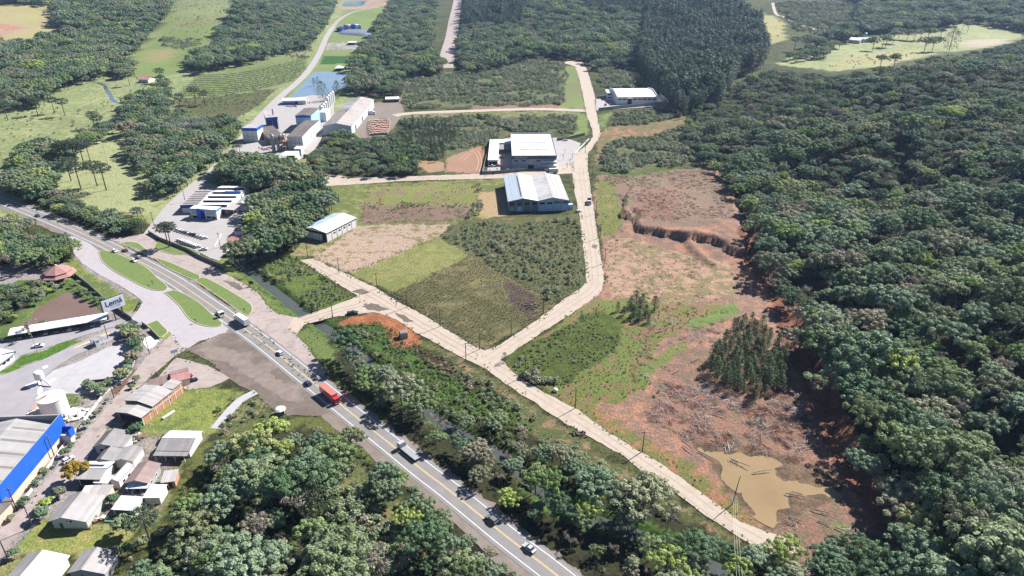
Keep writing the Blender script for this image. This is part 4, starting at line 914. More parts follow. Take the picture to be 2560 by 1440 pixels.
def euca(seed):
    rng = np.random.default_rng(seed); parts = []; n = 20; cent = []
    for i in range(n):
        z = .34 + .62 * (i / (n - 1)); w = .105 * math.sin(min(1, (1.03 - z) / .45) * 1.57) ** .8 + .012
        a = i * 2.4 + rng.normal(0, .4); c = np.array([math.cos(a) * w * .7, math.sin(a) * w * .7, z]); cent.append(c)
        parts.append(ball(c, w * .55 + .018, 26, rng, 1.25, .35))
    crown = leafmesh('crown', parts, L_EUCA, rng, .03, .7, .5)
    return crown, trunk_mb(rng, .93, .011, [cent[j] for j in (3, 6, 9)], BARKP, .006)
def pine(seed, mat=None, slim=1.0):
    rng = np.random.default_rng(seed); parts = []; n = 30
    for i in range(n):
        z = .14 + .84 * (i / (n - 1)); w = .22 * slim * max(.02, 1.02 - z) ** .55 * min(1, .55 + z) + .008
        a = i * 2.4 + rng.normal(0, .3); c = np.array([math.cos(a) * w * .72, math.sin(a) * w * .72, z - w * .15])
        parts.append(ball(c, w * .45 + .024, 30, rng, .9, .4))
    crown = leafmesh('crown', parts, mat or L_PINE, rng, .034, .5, .6)
    return crown, trunk_mb(rng, .95, .015, [], BARK, .01)
def araucaria(seed):
    rng = np.random.default_rng(seed); parts = []; ends = []
    for tier, (z, rad, k) in enumerate(((.70, .23, 8), (.80, .30, 11), (.90, .27, 10), (.96, .14, 6))):
        for i in range(k):
            a = 2 * math.pi * i / k + tier * .5 + rng.normal(0, .12); r = rad * rng.uniform(.75, 1.1)
            e = np.array([math.cos(a) * r, math.sin(a) * r, z + .03 + rng.normal(0, .015)]); ends.append((e, z))
            parts.append(ball(e, .055, 34, rng, .75, .6)); parts.append(ball(e * [.62, .62, 1] - [0, 0, .012], .034, 12, rng, .6, .6))
    crown = leafmesh('crown', parts, L_ARAU, rng, .03, .6, .6)
    mb = MB(); mb.tube((0, 0, -.03), (0, 0, .55), .021, .016, BARK, 6); mb.tube((0, 0, .55), (0, 0, .97), .016, .008, BARK, 6)
    for e, z in ends: mb.tube((0, 0, z - .05), tuple(e), .006, .003, BARK, 3)
    return crown, mb
def shrub(seed, mat=None):
    rng = np.random.default_rng(seed); parts = []; m = 11
    for i in range(m):
        a = i * 2.4 + rng.normal(0, .3); q = (i / m) ** .6; r = rng.uniform(.13, .24)
        c = (math.cos(a) * .42 * q, math.sin(a) * .42 * q, (.25 + .5 * rng.uniform(.3, 1)) * (1 - .35 * q))
        parts.append(ball(c, r, 26, rng, 1.15))
    return leafmesh('shrub', parts, mat or L_SHRUB, rng, .11, .8, .6)
def tuft(seed, mat, n=16, spread=.5, wid=.07):
    rng = np.random.default_rng(seed); v = []
    for i in range(n):
        a = rng.uniform(0, 6.283); r = rng.uniform(0, .18); x, y = math.cos(a) * r, math.sin(a) * r
        l = rng.uniform(.5, 1.0); ox, oy = math.cos(a) * spread * l, math.sin(a) * spread * l
        px, py = -math.sin(a) * wid, math.cos(a) * wid
        v += [(x - px, y - py, 0), (x + px, y + py, 0), (x + ox * .5 + px, y + oy * .5 + py, l * .75), (x + ox * .5 - px, y + oy * .5 - py, l * .75)]
        v += [(x + ox * .5 - px, y + oy * .5 - py, l * .75), (x + ox * .5 + px, y + oy * .5 + py, l * .75), (x + ox + px * .2, y + oy + py * .2, l * .9), (x + ox - px * .2, y + oy - py * .2, l * .9)]
    return mesh_np('tuft', v, np.arange(len(v)).reshape(-1, 4), [mat])
def brush(seed, mat, n=20, flat=.2):
    """a heap of cut branches"""
    rng = np.random.default_rng(seed); mb = MB(); main = rng.uniform(0, 3.14)
    for i in range(n):
        a = main + rng.normal(0, .5); l = rng.uniform(.3, 1.0); c = np.array([rng.normal(0, .28), rng.normal(0, .22), abs(rng.normal(0, flat * .5)) + .02])
        d = np.array([math.cos(a), math.sin(a), rng.normal(0, .16)]) * l * .5
        r = rng.uniform(.012, .03); mb.tube(tuple(c - d), tuple(c + d), r, r * .5, mat, 3)
    return mb.mesh('brush')
def merged(crown, tr):
    """trunk and crown in one mesh, for the woods that read as one mass"""
    t = tr.mesh('t'); bm = bmesh.new(); bm.from_mesh(t)
    n0 = len(bm.faces); bm.from_mesh(crown); bm.faces.ensure_lookup_table()
    for i, f in enumerate(bm.faces): f.material_index = 0 if i < n0 else 1
    me = bpy.data.meshes.new('tree'); bm.to_mesh(me); bm.free()
    me.materials.append(tr.mats[0]); me.materials.append(crown.materials[0]); return me

PROTO = {}
PROTO['broad'] = [broad(100 + i, (0, 1, 2, 3, 0, 1, 3, 0, 2)[i]) for i in range(9)] + [wispy(300)]
PROTO['euca'] = [euca(400 + i) for i in range(5)]
PROTO['pine'] = [pine(500 + i) for i in range(4)]
PROTO['drypine'] = [pine(520 + i, L_DRYPINE, .9) for i in range(4)]
PROTO['araucaria'] = [araucaria(600 + i) for i in range(3)]
PROTO['cedar'] = [pine(540, L_PINE, 1.9), pine(541, L_PINE, 1.6)]
PROTO['garden'] = [broad(150 + i, (0, 2, 0)[i], .055) for i in range(3)]
TRUNKM = {k: [t.mesh('trunk') for c, t in PROTO[k]] for k in PROTO}
SHRUBS = [shrub(700 + i) for i in range(5)]
WEEDS = [shrub(720 + i, L_WEED) for i in range(3)]

# ---- one scatter object: a point per plant, instanced by geometry nodes
def scatter(name, pts, idx, scl, rot, meshes, label, category):
    src = bpy.data.collections.new(name + '_sources')
    for i, me in enumerate(meshes):
        src.objects.link(bpy.data.objects.new('%s_src_%02d' % (name, i), me))
    me = bpy.data.meshes.new(name); n = len(pts)
    me.vertices.add(n); me.vertices.foreach_set('co', np.asarray(pts, np.float32).ravel())
    a = me.attributes.new('pick', 'INT', 'POINT'); a.data.foreach_set('value', np.asarray(idx, np.int32))
    a = me.attributes.new('spin', 'FLOAT_VECTOR', 'POINT'); a.data.foreach_set('vector', np.asarray(rot, np.float32).ravel())
    a = me.attributes.new('size', 'FLOAT_VECTOR', 'POINT'); a.data.foreach_set('vector', np.asarray(scl, np.float32).ravel())
    o = link(name, me); tag(o, label, category, kind='stuff')
    ng = bpy.data.node_groups.new(name, 'GeometryNodeTree')
    ng.interface.new_socket('Geometry', in_out='INPUT', socket_type='NodeSocketGeometry'); ng.interface.new_socket('Geometry', in_out='OUTPUT', socket_type='NodeSocketGeometry')
    N, L = ng.nodes, ng.links
    gi, go = N.new('NodeGroupInput'), N.new('NodeGroupOutput')
    ci = N.new('GeometryNodeCollectionInfo'); ci.inputs['Collection'].default_value = src; ci.inputs['Separate Children'].default_value = True; ci.inputs['Reset Children'].default_value = True
    ip = N.new('GeometryNodeInstanceOnPoints'); ip.inputs['Pick Instance'].default_value = True
    def at(nm, ty):
        k = N.new('GeometryNodeInputNamedAttribute'); k.data_type = ty; k.inputs['Name'].default_value = nm; return k.outputs['Attribute']
    L.new(gi.outputs[0], ip.inputs['Points']); L.new(ci.outputs[0], ip.inputs['Instance'])
    L.new(at('pick', 'INT'), ip.inputs['Instance Index'])
    er = N.new('FunctionNodeEulerToRotation'); L.new(at('spin', 'FLOAT_VECTOR'), er.inputs[0]); L.new(er.outputs[0], ip.inputs['Rotation'])
    L.new(at('size', 'FLOAT_VECTOR'), ip.inputs['Scale']); L.new(ip.outputs[0], go.inputs[0])
    md = o.modifiers.new('scatter', 'NODES'); md.node_group = ng
    return o

def place(poly, spacing, rng, dens=1.0, reach=3600, up=0.0, patchy=0.0):
    """jittered places on the ground whose pixel lies in the outline"""
    us = [p[0] for p in poly]; vs_ = [max(p[1], -60) for p in poly]
    cor = [G(u, v) for u in (min(us), max(us)) for v in (min(vs_), max(vs_))]
    x0, x1 = min(c.x for c in cor) - 20, max(c.x for c in cor) + 20
    y0, y1 = max(min(c.y for c in cor) - 40, 60), min(max(c.y for c in cor) + 40, reach)
    gx_, gy_ = np.meshgrid(np.arange(x0, x1, spacing), np.arange(y0, y1, spacing * .87))
    gx_ = gx_ + (np.arange(gx_.shape[0]) % 2)[:, None] * spacing * .5
    x = (gx_ + rng.uniform(-.38, .38, gx_.shape) * spacing).ravel(); y = (gy_ + rng.uniform(-.38, .38, gy_.shape) * spacing).ravel()
    z = hills(x, y); u0, v0, d = project(x, y, z); u, v, d = project(x, y, z + up)
    wu = (fbm(x, y, 14, 2, 41) - .5) * 2 * 4 * FPX / np.maximum(d, 30); wv = (fbm(x, y, 14, 2, 47) - .5) * 2 * 2 * FPX / np.maximum(d, 30)
    k = pip(u + wu, v + wv, poly) & (y > 50)
    k &= (u > -330) & (u < 2890) & (v < 1720) & (v > -75)
    far = np.clip((d - 700) / 900, 0, 1); k &= rng.uniform(0, 1, k.shape) > far * .45
    if dens < 1: k &= rng.uniform(0, 1, k.shape) < dens
    u, v = u0, v0
    if patchy: k &= fbm(x, y, 16, 3, 91) > patchy
    for c in CLEAR_PX: k &= ~pip(u, v, c)
    for c in paved_px: k &= ~pip(u, v, c)
    if spacing < 8:
        k &= (polyline_dist(x, y, RIVER) > 2.6) | (rng.uniform(0, 1, k.shape) < .35)
        k &= ~((polyline_dist(x, y, HWY) < 8.4) & (y < 480))
    return x[k], y[k], z[k], u[k], v[k], d[k]
WHERE = {
 'far_left': 'forest tree in the woods on the far left slope', 'slope_left': 'forest tree on the wooded slope above the contour-planted field',
 'meadow': 'round leafy tree in the grove of the left-hand meadow', 'highway_left': 'leafy roadside tree beside the highway at the left',
 'pond_side': 'small leafy tree beside the brown pond', 'grove': 'leafy tree in the dark grove beside the blue and white office',
 'behind_lot': 'tree in the thicket behind the middle dirt road', 'top_middle': 'forest tree in the woods at the top middle',
 'far_right': 'forest tree in the dark woods behind the hilltop farm', 'hillside': 'forest tree on the densely wooded hillside right of the cleared lot',
 'river_side': 'leafy tree between the highway and the lower dirt road', 'foreground': 'leafy tree in the foreground wood left of the highway',
 'foreground_right': 'leafy tree at the lower edge below the cleared lot', 'farm': 'tree beside the hilltop farm',
 'plantation': 'tall dark eucalyptus in the plantation behind the white hall', 'plantation_far': 'tall dark eucalyptus in the far plantation at the top',
 'scrub_far': 'low shrub in the rough field left of the factory', 'scrub_mid': 'shrub in the regrowth beside the district road',
 'scrub_top': 'young shrub in the green regrowth above the upper dirt road', 'clearing': 'bush in the rough clearing left of the highway',
 'scrub_lot': 'bush in the overgrown lot below the twin-gabled warehouse', 'meadow_bush': 'low bush dotted over the far pasture', 'verge': 'weedy bush on the river verge', 'weeds': 'low weed bush on the cleared lot'}
cand = {'broad': [], 'euca': [], 'pine': [], 'shrub': []}
rngv = np.random.default_rng(7)
def plant_all():
    for poly, kind, spc, lo, hi_, where, dens in V:
        x, y, z, u, v, d = place(poly, spc, rngv, dens, up=(lo + hi_) * .24 if kind != 'shrub' else .5, patchy=(.2 if where == 'scrub_lot' else .4) if kind == 'shrub' else 0.)
        h = rngv.uniform(lo, hi_, len(x)) * (0.62 + 0.76 * fbm(x, y, 34, 2, 77))
        if where in ('river_side', 'foreground'): h *= .62 + .38 * sstep(9, 17, polyline_dist(x, y, HWY))
        h *= 1 + .16 * np.clip((d - 700) / 900, 0, 1)
        if where == 'hillside': h *= np.where(d > 420, 0.82, 1.0) * np.where(d > 620, 0.78, 1.0)
        for i in range(len(x)): cand[kind].append((float(x[i]), float(y[i]), float(z[i]), float(h[i]), where, h[i] / d[i] * (1.0 if -20 < u[i] < 2580 and -20 < v[i] < 1500 else 0.0)))
NAMES = {'broad': 'broadleaf_tree', 'euca': 'eucalyptus_tree', 'pine': 'pine_tree', 'shrub': 'shrub'}
def one_tree(kind, k, x, y, z, h, w, rz, label, group, name, category='tree'):
    crown, _ = PROTO[kind][k]
    e = empty(name, (x, y, z - 0.1), rz, label, category, group)
    e.scale = (h * w, h * w, h)
    link('trunk', TRUNKM[kind][k], e); link('crown', crown, e)
    return e
def lists(kind):
    if kind == 'shrub': return SHRUBS
    return [merged(c, t) for c, t in PROTO[kind]]
MASS = {'broad': ('forest', 'mixed grey-green forest canopy covering the hillsides', 'forest'), 'euca': ('eucalyptus_plantation', 'dense dark eucalyptus plantation stand behind the white hall', 'plantation'),
        'pine': ('pine_thicket', 'dark young pines in the thicket', 'pines'), 'shrub': ('scrub', 'green scrub and regrowth covering the vacant lots', 'scrub')}
def pick_variant(kind, n):
    if kind == 'broad':
        k = rngv.integers(0, 9, n); k[rngv.uniform(0, 1, n) < 0.08] = 9; return k
    return rngv.integers(0, 5 if kind in ('shrub', 'euca') else 4, n)
ORD = lambda q, names: names[min(int(q * len(names)), len(names) - 1)]
def describe(where, x, y, z, h):
    """which one: the landmark it stands by, and whether it is tall or low"""
    u, v, d = [float(t) for t in project(x, y, z)]
    lab = WHERE[where]
    if where == 'hillside':
        s = x - _interp(y)
        a = 'front-row' if s < 14 else 'second-row' if s < 26 else 'third-row' if s < 40 else 'fourth-row' if s < 56 else 'deep-set'
        b = ORD((v - 380) / 1060, ['beside the upper grey-brown ground', 'facing the earth scarp', 'facing the orange soil', 'facing the standing pine clump', 'above the muddy pool', 'below the muddy pool', 'in the bottom right corner'])
        return '%s %s forest tree on the right hillside %s' % ('tall' if h > 10 else 'low', a, b)
    if where == 'foreground':
        return '%s leafy tree %s in the foreground wood left of the highway' % ('tall' if h > 9 else 'low', ORD((u - 330) / 950, ['by the hamlet', 'below the gravel path', 'left of the clearing', 'in the clearing', 'beside the highway shoulder', 'at the bottom edge']))
    if where == 'river_side':
        return '%s leafy tree %s between highway and lower dirt road' % ('tall' if h > 8 else 'low', ORD((u - 820) / 1060, ['opposite the red lorry', 'opposite the flatbed lorry', 'by the river bend', 'above the silver car', 'opposite the red strip', 'below the broken pole']))
    if where == 'plantation':
        return '%s dark eucalyptus %s of the plantation behind the white hall' % ('tall' if h > 26 else 'shorter', ORD((u - 1590) / 330, ['on the left edge', 'left of the middle', 'in the middle front', 'right of the middle', 'on the right edge']) )
    if where == 'clearing':
        return '%s bush %s in the rough ground left of the highway' % ('big' if h > 2.5 else 'small', ORD((u - 320) / 960, ['below the hamlet', 'under the trees', 'left of the clearing', 'in the clearing', 'right of the clearing', 'by the highway shoulder']))
    return lab
def grow_all(limit=300):
    plant_all()
    for kind, c in cand.items():
        c.sort(key=lambda t: -t[5]); n = len(c)
        k = pick_variant(kind, n); rz = rngv.uniform(0, 6.283, n)
        w = rngv.uniform(.85, 1.2, n) * {'broad': 1.05, 'euca': 1.25, 'pine': 1.1, 'shrub': 1.15}[kind]
        m = min(limit, n)
        for i in range(m):
            x, y, z, h, where, _ = c[i]
            lab = describe(where, x, y, z, h)
            if kind == 'pine': lab = 'dark young pine tree in the thicket behind the middle dirt road'
            if kind == 'broad' and k[i] == 9: lab = 'half leafless ' + lab.replace('round leafy ', '').replace('leafy ', '').replace('forest ', '')
            if kind == 'shrub':
                o = link('shrub', SHRUBS[k[i]], None, (x, y, z - .05), rz[i]); o.scale = (h * w[i], h * w[i], h); tag(o, lab, 'shrub', lab)
            else: one_tree(kind, int(k[i]), x, y, z, h, float(w[i]), float(rz[i]), lab, lab, NAMES[kind])
        if n > m:
            r = c[m:]; q = n - m
            nm, lab, cat = MASS[kind]
            hh = np.array([t[3] for t in r])
            scatter(nm, [(t[0], t[1], t[2] - .1) for t in r], k[m:], np.stack([hh * w[m:], hh * w[m:], hh], 1), np.stack([np.zeros(q), np.zeros(q), rz[m:]], 1), lists(kind), lab, cat)
        print(kind, n)

# ---- low growth nobody could count
def cover(name, spec, meshes, label, category, seed):
    """spec: list of (outline, spacing, size lo, hi, density)"""
    rng = np.random.default_rng(seed); P, S, Rr, K = [], [], [], []
    for poly, spc, lo, hi_, dens in spec:
        x, y, z, u, v, d = place(poly, spc, rng, dens, patchy=.38)
        z = z + detail(x, y)
        if name == 'cut_branches': z = np.where(pip(x, y, PUDDLE), np.maximum(z, -.2), z)
        s = rng.uniform(lo, hi_, len(x)); q = rng.uniform(.8, 1.3, len(x))
        P.append(np.stack([x, y, z - .08], 1)); S.append(np.stack([s * q, s * q, s], 1)); Rr.append(np.stack([0 * x, 0 * x, rng.uniform(0, 6.283, len(x))], 1)); K.append(rng.integers(0, len(meshes), len(x)))
    P = np.concatenate(P); print(name, len(P))
    return scatter(name, P, np.concatenate(K), np.concatenate(S), np.concatenate(Rr), meshes, label, category)
def edge_cover(name, polys, meshes, label, category, seed, step=1.0, width=1.5, lo=.18, hi=.55):
    '''low growth creeping over the edges of roads and plots'''
    rng = np.random.default_rng(seed); P = []
    for px in polys:
        w = [G(u, v) for u, v in px]
        for a, b in zip(w, w[1:] + w[:1]):
            n = int((b - a).length / step)
            if n < 1 or n > 400: continue
            t = rng.uniform(0, 1, n); q = np.outer(1 - t, np.array(a)) + np.outer(t, np.array(b))
            nr = np.array([-(b.y - a.y), b.x - a.x]); nr /= np.linalg.norm(nr) + 1e-9
            off = rng.normal(0, width * .5, n); keep = fbm(q[:, 0], q[:, 1], 9, 3, 83) > .42
            q[:, 0] += nr[0] * off; q[:, 1] += nr[1] * off; P.append(q[keep])
    P = np.concatenate(P); n = len(P); P[:, 2] += .02; s = rng.uniform(lo, hi, n); print(name, n)
    return scatter(name, P, rng.integers(0, len(meshes), n), np.stack([s * 1.6, s * 1.6, s], 1), np.stack([np.zeros(n), np.zeros(n), rng.uniform(0, 6.283, n)], 1), meshes, label, category)
def cover_all():
    edge_cover('verge_grass', [p for p in EDGE_PX], [tuft(860 + i, L_STRAW, 12, .5, .12) for i in range(2)] + [shrub(760 + i, L_WEED) for i in range(2)], 'ragged grass creeping over the road and plot edges', 'grass', 9)
    cover('tall_grass', [([(985, 730), (1180, 645), (1385, 752), (1366, 792), (1212, 870), (1190, 870)], 1.25, .4, .95, .95),
                         ([(990, 735), (1040, 740), (1200, 855), (1350, 790), (1366, 795), (1212, 874), (1188, 872)], 1.4, .4, 1.0, .9),
                         ([(800, 1150), (880, 1140), (1000, 1240), (1090, 1400), (960, 1430), (880, 1400), (830, 1260)], 1.7, .7, 1.4, .7),
                         ([(1300, 760), (1370, 780), (1450, 720), (1460, 560), (1400, 560), (1380, 740)], 2.2, .6, 1.2, .7),
                         ([(545, 1080), (575, 1005), (640, 985), (690, 1030), (640, 1050), (560, 1092)], 1.6, .5, 1.1, .7),
                         ([(1050, 855), (1240, 955), (1560, 1210), (1850, 1370), (1800, 1350), (1330, 1075), (1120, 930)], 1.9, .4, 1.0, .45),
                         ([(870, 680), (1090, 597), (1175, 640), (990, 728)], 2.6, .25, .5, .6),
                         ([(340, 460), (500, 440), (640, 700), (420, 500)], 4, .4, .9, .0)],
          [tuft(800 + i, L_STRAW) for i in range(3)], 'straw-coloured tall grass tufts on the vacant lots', 'grass', 3)
    cover('weeds', [([(600, 650), (700, 628), (760, 652), (878, 742), (792, 785), (722, 724), (655, 692)], 1.7, .4, 1.2, .8),
                    ([(838, 815), (950, 800), (1010, 840), (1110, 895), (1260, 988), (1335, 1090), (1250, 1150), (1100, 1050), (1000, 972), (905, 902)], 1.5, .5, 1.3, .9),
                    ([(1270, 905), (1490, 765), (1640, 760), (1830, 775), (1640, 850), (1620, 950), (1560, 1005), (1440, 1008), (1300, 950)], 1.8, .3, .9, .55),
                    ([(1500, 435), (1790, 422), (1845, 565), (1590, 560), (1550, 500)], 2.4, .3, .8, .4),
                    ([(1515, 590), (1830, 660), (1840, 745), (1520, 745)], 3.4, .3, .9, .25),
                    ([(905, 466), (1196, 456), (1190, 550), (905, 558)], 2.4, .3, .9, .5),
                    ([(1400, 975), (1640, 1105), (1900, 1320), (1960, 1380), (1930, 1370), (1440, 1040)], 2.6, .3, .8, .35),
                    ([(530, 655), (590, 640), (640, 690), (740, 790), (690, 790), (600, 702)], 2.2, .3, .8, .6),
                    ([(742, 840), (800, 808), (832, 828), (826, 898)], 2.0, .3, .8, .5),
                    ([(480, 1200), (560, 1100), (860, 1090), (1290, 1440), (320, 1440), (430, 1290)], 2.0, .5, 1.6, .8),
                    ([(1490, 440), (1550, 440), (1560, 560), (1510, 740), (1500, 600)], 2.4, .3, .9, .5),
                    ([(150, 985), (190, 985), (208, 1008), (165, 1012)], 1.6, .5, 1.1, .9)],
          WEEDS, 'bright green weeds over the verges and cleared ground', 'weeds', 4)
    cover('cut_branches', [([(1500, 440), (1790, 424), (1845, 565), (1590, 560), (1550, 500)], 2.6, 1.0, 2.6, .7),
                           ([(1520, 600), (1830, 660), (1870, 745), (1640, 800), (1520, 750)], 3.4, .9, 2.2, .5),
                           ([(1600, 800), (1820, 800), (1760, 900), (1580, 960)], 3.2, 1.2, 2.8, .6),
                           ([(1650, 960), (1790, 960), (1890, 1030), (1990, 960), (2050, 1080), (1990, 1150), (1740, 1105), (1620, 1040)], 2.3, 1.6, 3.6, .85),
                           ([(1700, 1100), (1850, 1128), (2060, 1200), (2110, 1230), (2040, 1270), (1985, 1240)], 3.4, 1.6, 3.6, .75),
                           ([(1940, 1310), (2060, 1260), (2150, 1290), (2260, 1400), (2100, 1370), (1990, 1340)], 2.5, 1.5, 3.4, .8),
                           ([(905, 516), (1185, 516), (1175, 552), (905, 556)], 4.0, 1, 2.2, .6)],
          [brush(850, L_BROWN), brush(851, L_GREYB), brush(852, L_GREYB), brush(853, L_BROWN), brush(854, L_REDB)], 'tangled cut branches strewn over the cleared lot', 'branches', 5)

# ------------------------------------------------------------------ buildings
def frame3(p0, p1, p2, h, ground=None):
    """a rectangle seen at height h: near-left, near-right and far-right corner pixels -> ground corner, rotation, width, depth"""
    g = G(*p0).z if ground is None else ground
    a, b, c = [np.array(plane(u, v, g + h)) for u, v in (p0, p1, p2)]
    w = np.linalg.norm(b - a); x = (b - a) / w; y = np.array([-x[1], x[0]]); d = float((c - b) @ y)
    return Vector((a[0], a[1], g)), math.atan2(x[1], x[0]), float(w), abs(d)
def root3(name, label, cat, p0, p1, p2, h, group=None):
    o, rz, w, d = frame3(p0, p1, p2, h)
    return empty(name, o, rz, label, cat, group), w, d
def gable(t, w, d, h, rise, roof, wall, axis='y', at=.5, over=.5, th=.18, wallname='wall', y0=0.0, x0=0.0, base=-0.3):
    """walls as one solid under a gable; ridge along y (gable to the front) or x"""
    r2 = roof if isinstance(roof, tuple) else (roof, roof)
    mb = MB(); x1, y1 = x0 + w, y0 + d
    if axis == 'y':
        xr = x0 + w * at
        mb.profile([(x0, base), (x1, base), (x1, h), (xr, h + rise), (x0, h)], y0, y1, wall)
        mb.build(wallname, t)
        sl, sr = rise / (xr - x0), rise / (x1 - xr); e = th + .03
        a = MB(); a.slab((x0 - over, y0 - over, h - over * sl + e), (xr, y0 - over, h + rise + e), (xr, y1 + over, h + rise + e), (x0 - over, y1 + over, h - over * sl + e), th, r2[0]); a.build('roof_slope', t)
        a = MB(); a.slab((xr, y0 - over, h + rise + e + .004), (x1 + over, y0 - over, h - over * sr + e), (x1 + over, y1 + over, h - over * sr + e), (xr, y1 + over, h + rise + e + .004), th, r2[1]); a.build('roof_slope', t)
        a = MB(); a.box(xr - .18, xr + .18, y0 - over - .02, y1 + over + .02, h + rise + e - .02, h + rise + e + .07, r2[1]); a.build('ridge_cap', t)
    else:
        yr = y0 + d * at
        pts = [(y0, base), (y1, base), (y1, h), (yr, h + rise), (y0, h)]
        n = 5; mb.add([(x0, y, z) for y, z in pts] + [(x1, y, z) for y, z in pts], [tuple(range(n - 1, -1, -1)), tuple(range(n, 2 * n))] + [(i, (i + 1) % n, n + (i + 1) % n, n + i) for i in range(n)], wall)
        mb.build(wallname, t)
        sf, sb = rise / (yr - y0), rise / (y1 - yr); e = th + .03
        a = MB(); a.slab((x0 - over, y0 - over, h - over * sf + e), (x1 + over, y0 - over, h - over * sf + e), (x1 + over, yr, h + rise + e), (x0 - over, yr, h + rise + e), th, r2[0]); a.build('roof_slope', t)
        a = MB(); a.slab((x0 - over, yr, h + rise + e + .004), (x1 + over, yr, h + rise + e + .004), (x1 + over, y1 + over, h - over * sb + e), (x0 - over, y1 + over, h - over * sb + e), th, r2[1]); a.build('roof_slope', t)
        a = MB(); a.box(x0 - over - .02, x1 + over + .02, yr - .18, yr + .18, h + rise + e - .02, h + rise + e + .07, r2[1]); a.build('ridge_cap', t)
def block(t, x0, x1, y0, y1, z0, z1, mat, name): return MB().box(x0, x1, y0, y1, z0, z1, mat).build(name, t)
def mono(t, w, d, h, hb, roof, wall, over=.4, x0=0., y0=0.):
    """single-pitch roof, height h at the front and hb at the back"""
    x1, y1 = x0 + w, y0 + d
    mb = MB(); mb.add([(x0, y0, -.3), (x1, y0, -.3), (x1, y1, -.3), (x0, y1, -.3), (x0, y0, h), (x1, y0, h), (x1, y1, hb), (x0, y1, hb)], [(0, 3, 2, 1), (4, 5, 6, 7), (0, 1, 5, 4), (1, 2, 6, 5), (2, 3, 7, 6), (3, 0, 4, 7)], wall); mb.build('wall', t)
    k = (hb - h) / d
    MB().slab((x0 - over, y0 - over, h - k * over + .2), (x1 + over, y0 - over, h - k * over + .2), (x1 + over, y1 + over, hb + k * over + .2), (x0 - over, y1 + over, hb + k * over + .2), .16, roof).build('roof', t)
def canopy(t, w, d, h, hb, roof, post=None, nx=3, ny=2, r=.1):
    MB().slab((0, 0, h), (w, 0, h), (w, d, hb), (0, d, hb), .18, roof).build('roof', t)
    for i in range(nx):
        for j in range(ny):
            x = .25 + (w - .5) * i / max(1, nx - 1); y = .25 + (d - .5) * j / max(1, ny - 1)
            MB().box(x - r, x + r, y - r, y + r, -.2, h + (hb - h) * y / d - .19, post or STEEL).build('post', t)
def opening(t, face, w, d, a, b, z0, z1, mat=None, name='window', fr=None, x0=0., y0=0.):
    """a pane standing 4 cm proud of a wall; face f(ront) b(ack) l(eft) r(ight)"""
    mat = mat or GLASS; e = .05
    if face == 'f': o = MB().box(a, b, y0 - e, y0 + .02, z0, z1, mat).build(name, t)
    elif face == 'b': o = MB().box(a, b, y0 + d - .02, y0 + d + e, z0, z1, mat).build(name, t)
    elif face == 'l': o = MB().box(x0 - e, x0 + .02, a, b, z0, z1, mat).build(name, t)
    else: o = MB().box(x0 + w - .02, x0 + w + e, a, b, z0, z1, mat).build(name, t)
    if fr:
        q = MB(); k = .1
        for s, (p0, p1, q0, q1) in enumerate(((a - k, b + k, z1, z1 + k), (a - k, b + k, z0 - k, z0), (a - k, a, z0, z1), (b, b + k, z0, z1))):
            if face == 'f': q.box(p0, p1, y0 - e - .02, y0 - .004, q0, q1, fr)
            elif face == 'r': q.box(x0 + w + .004, x0 + w + e + .02, p0, p1, q0, q1, fr)
            elif face == 'l': q.box(x0 - e - .02, x0 - .004, p0, p1, q0, q1, fr)
        q.build('frame', o)
    return o
def pilasters(t, face, w, d, xs, h, mat, k=.3, out=.18, z0=-.2):
    for x in xs:
        if face == 'f': MB().box(x - k / 2, x + k / 2, -out, .03, z0, h, mat).build('pilaster', t)
        elif face == 'r': MB().box(w - .03, w + out, x - k / 2, x + k / 2, z0, h, mat).build('pilaster', t)
def words(t, txt, size, loc, rot, mat, name='lettering', ext=.03, bold=0.0, spacing=1.0):
    cu = bpy.data.curves.new('txt', 'FONT'); cu.body = txt; cu.size = size; cu.extrude = ext; cu.offset = bold; cu.align_x = 'CENTER'; cu.space_character = spacing
    ob = bpy.data.objects.new('txt', cu); COL.objects.link(ob)
    bpy.context.view_layer.update()
    me = bpy.data.meshes.new_from_object(ob.evaluated_get(bpy.context.evaluated_depsgraph_get()))
    bpy.data.objects.remove(ob); bpy.data.curves.remove(cu)
    me.materials.clear(); me.materials.append(mat)
    o = link(name, me, t); o.location = loc; o.rotation_euler = rot; return o
INK = M('navy_ink', (.012, .02, .09), .6, .05, 1)
GREYINK = M('grey_ink', (.2, .23, .3), .6, .05, 1)

# ---- twin-gabled warehouse
t, w, d = root3('warehouse', 'twin-gabled grey warehouse with pale blue right bay and dark lettering', 'warehouse', (1271, 504), (1345.6, 502.4), (1345, 440), 7)
gable(t, w, d, 7, 2.0, (ROOFS, MROOF('light_grey_sheet', (.62, .62, .63), .6, 1, 1.1, .06, (.4, .4, .4), .4)), M('dark_weathered_cladding', (.15, .17, .21), .8, .2, .3, dirt=(.3, .32, .34)), 'y', .5, .4)
WB = LBLUE
w2 = (Vector(plane(1421.7, 502.4, 7)) - Vector(plane(1345.6, 502.4, 7))).length
ROOFX = MROOF('weathered_grey_roof', (.50, .49, .49), .7, 1, 1.1, .1, (.22, .2, .2), .7)
gable(t, w2, d, 7, 2.2, (ROOFX, ROOFL), WB, 'y', .46, .4, x0=w + .08)
for i in range(4):
    q = w / 4
    opening(t, 'f', w, d, q * i + .9, q * (i + 1) - .9, 4.6, 6.0, DARK)
pilasters(t, 'f', w, d, [w / 4 * i for i in range(1, 4)] + [.2], 7.1, GREYWALL, .5)
for i in range(2):
    q = w2 / 4
    opening(t, 'f', w, d, w + .1 + q * i + .7, w + .1 + q * (i + 1) - .7, 4.6, 6.0, DARK)
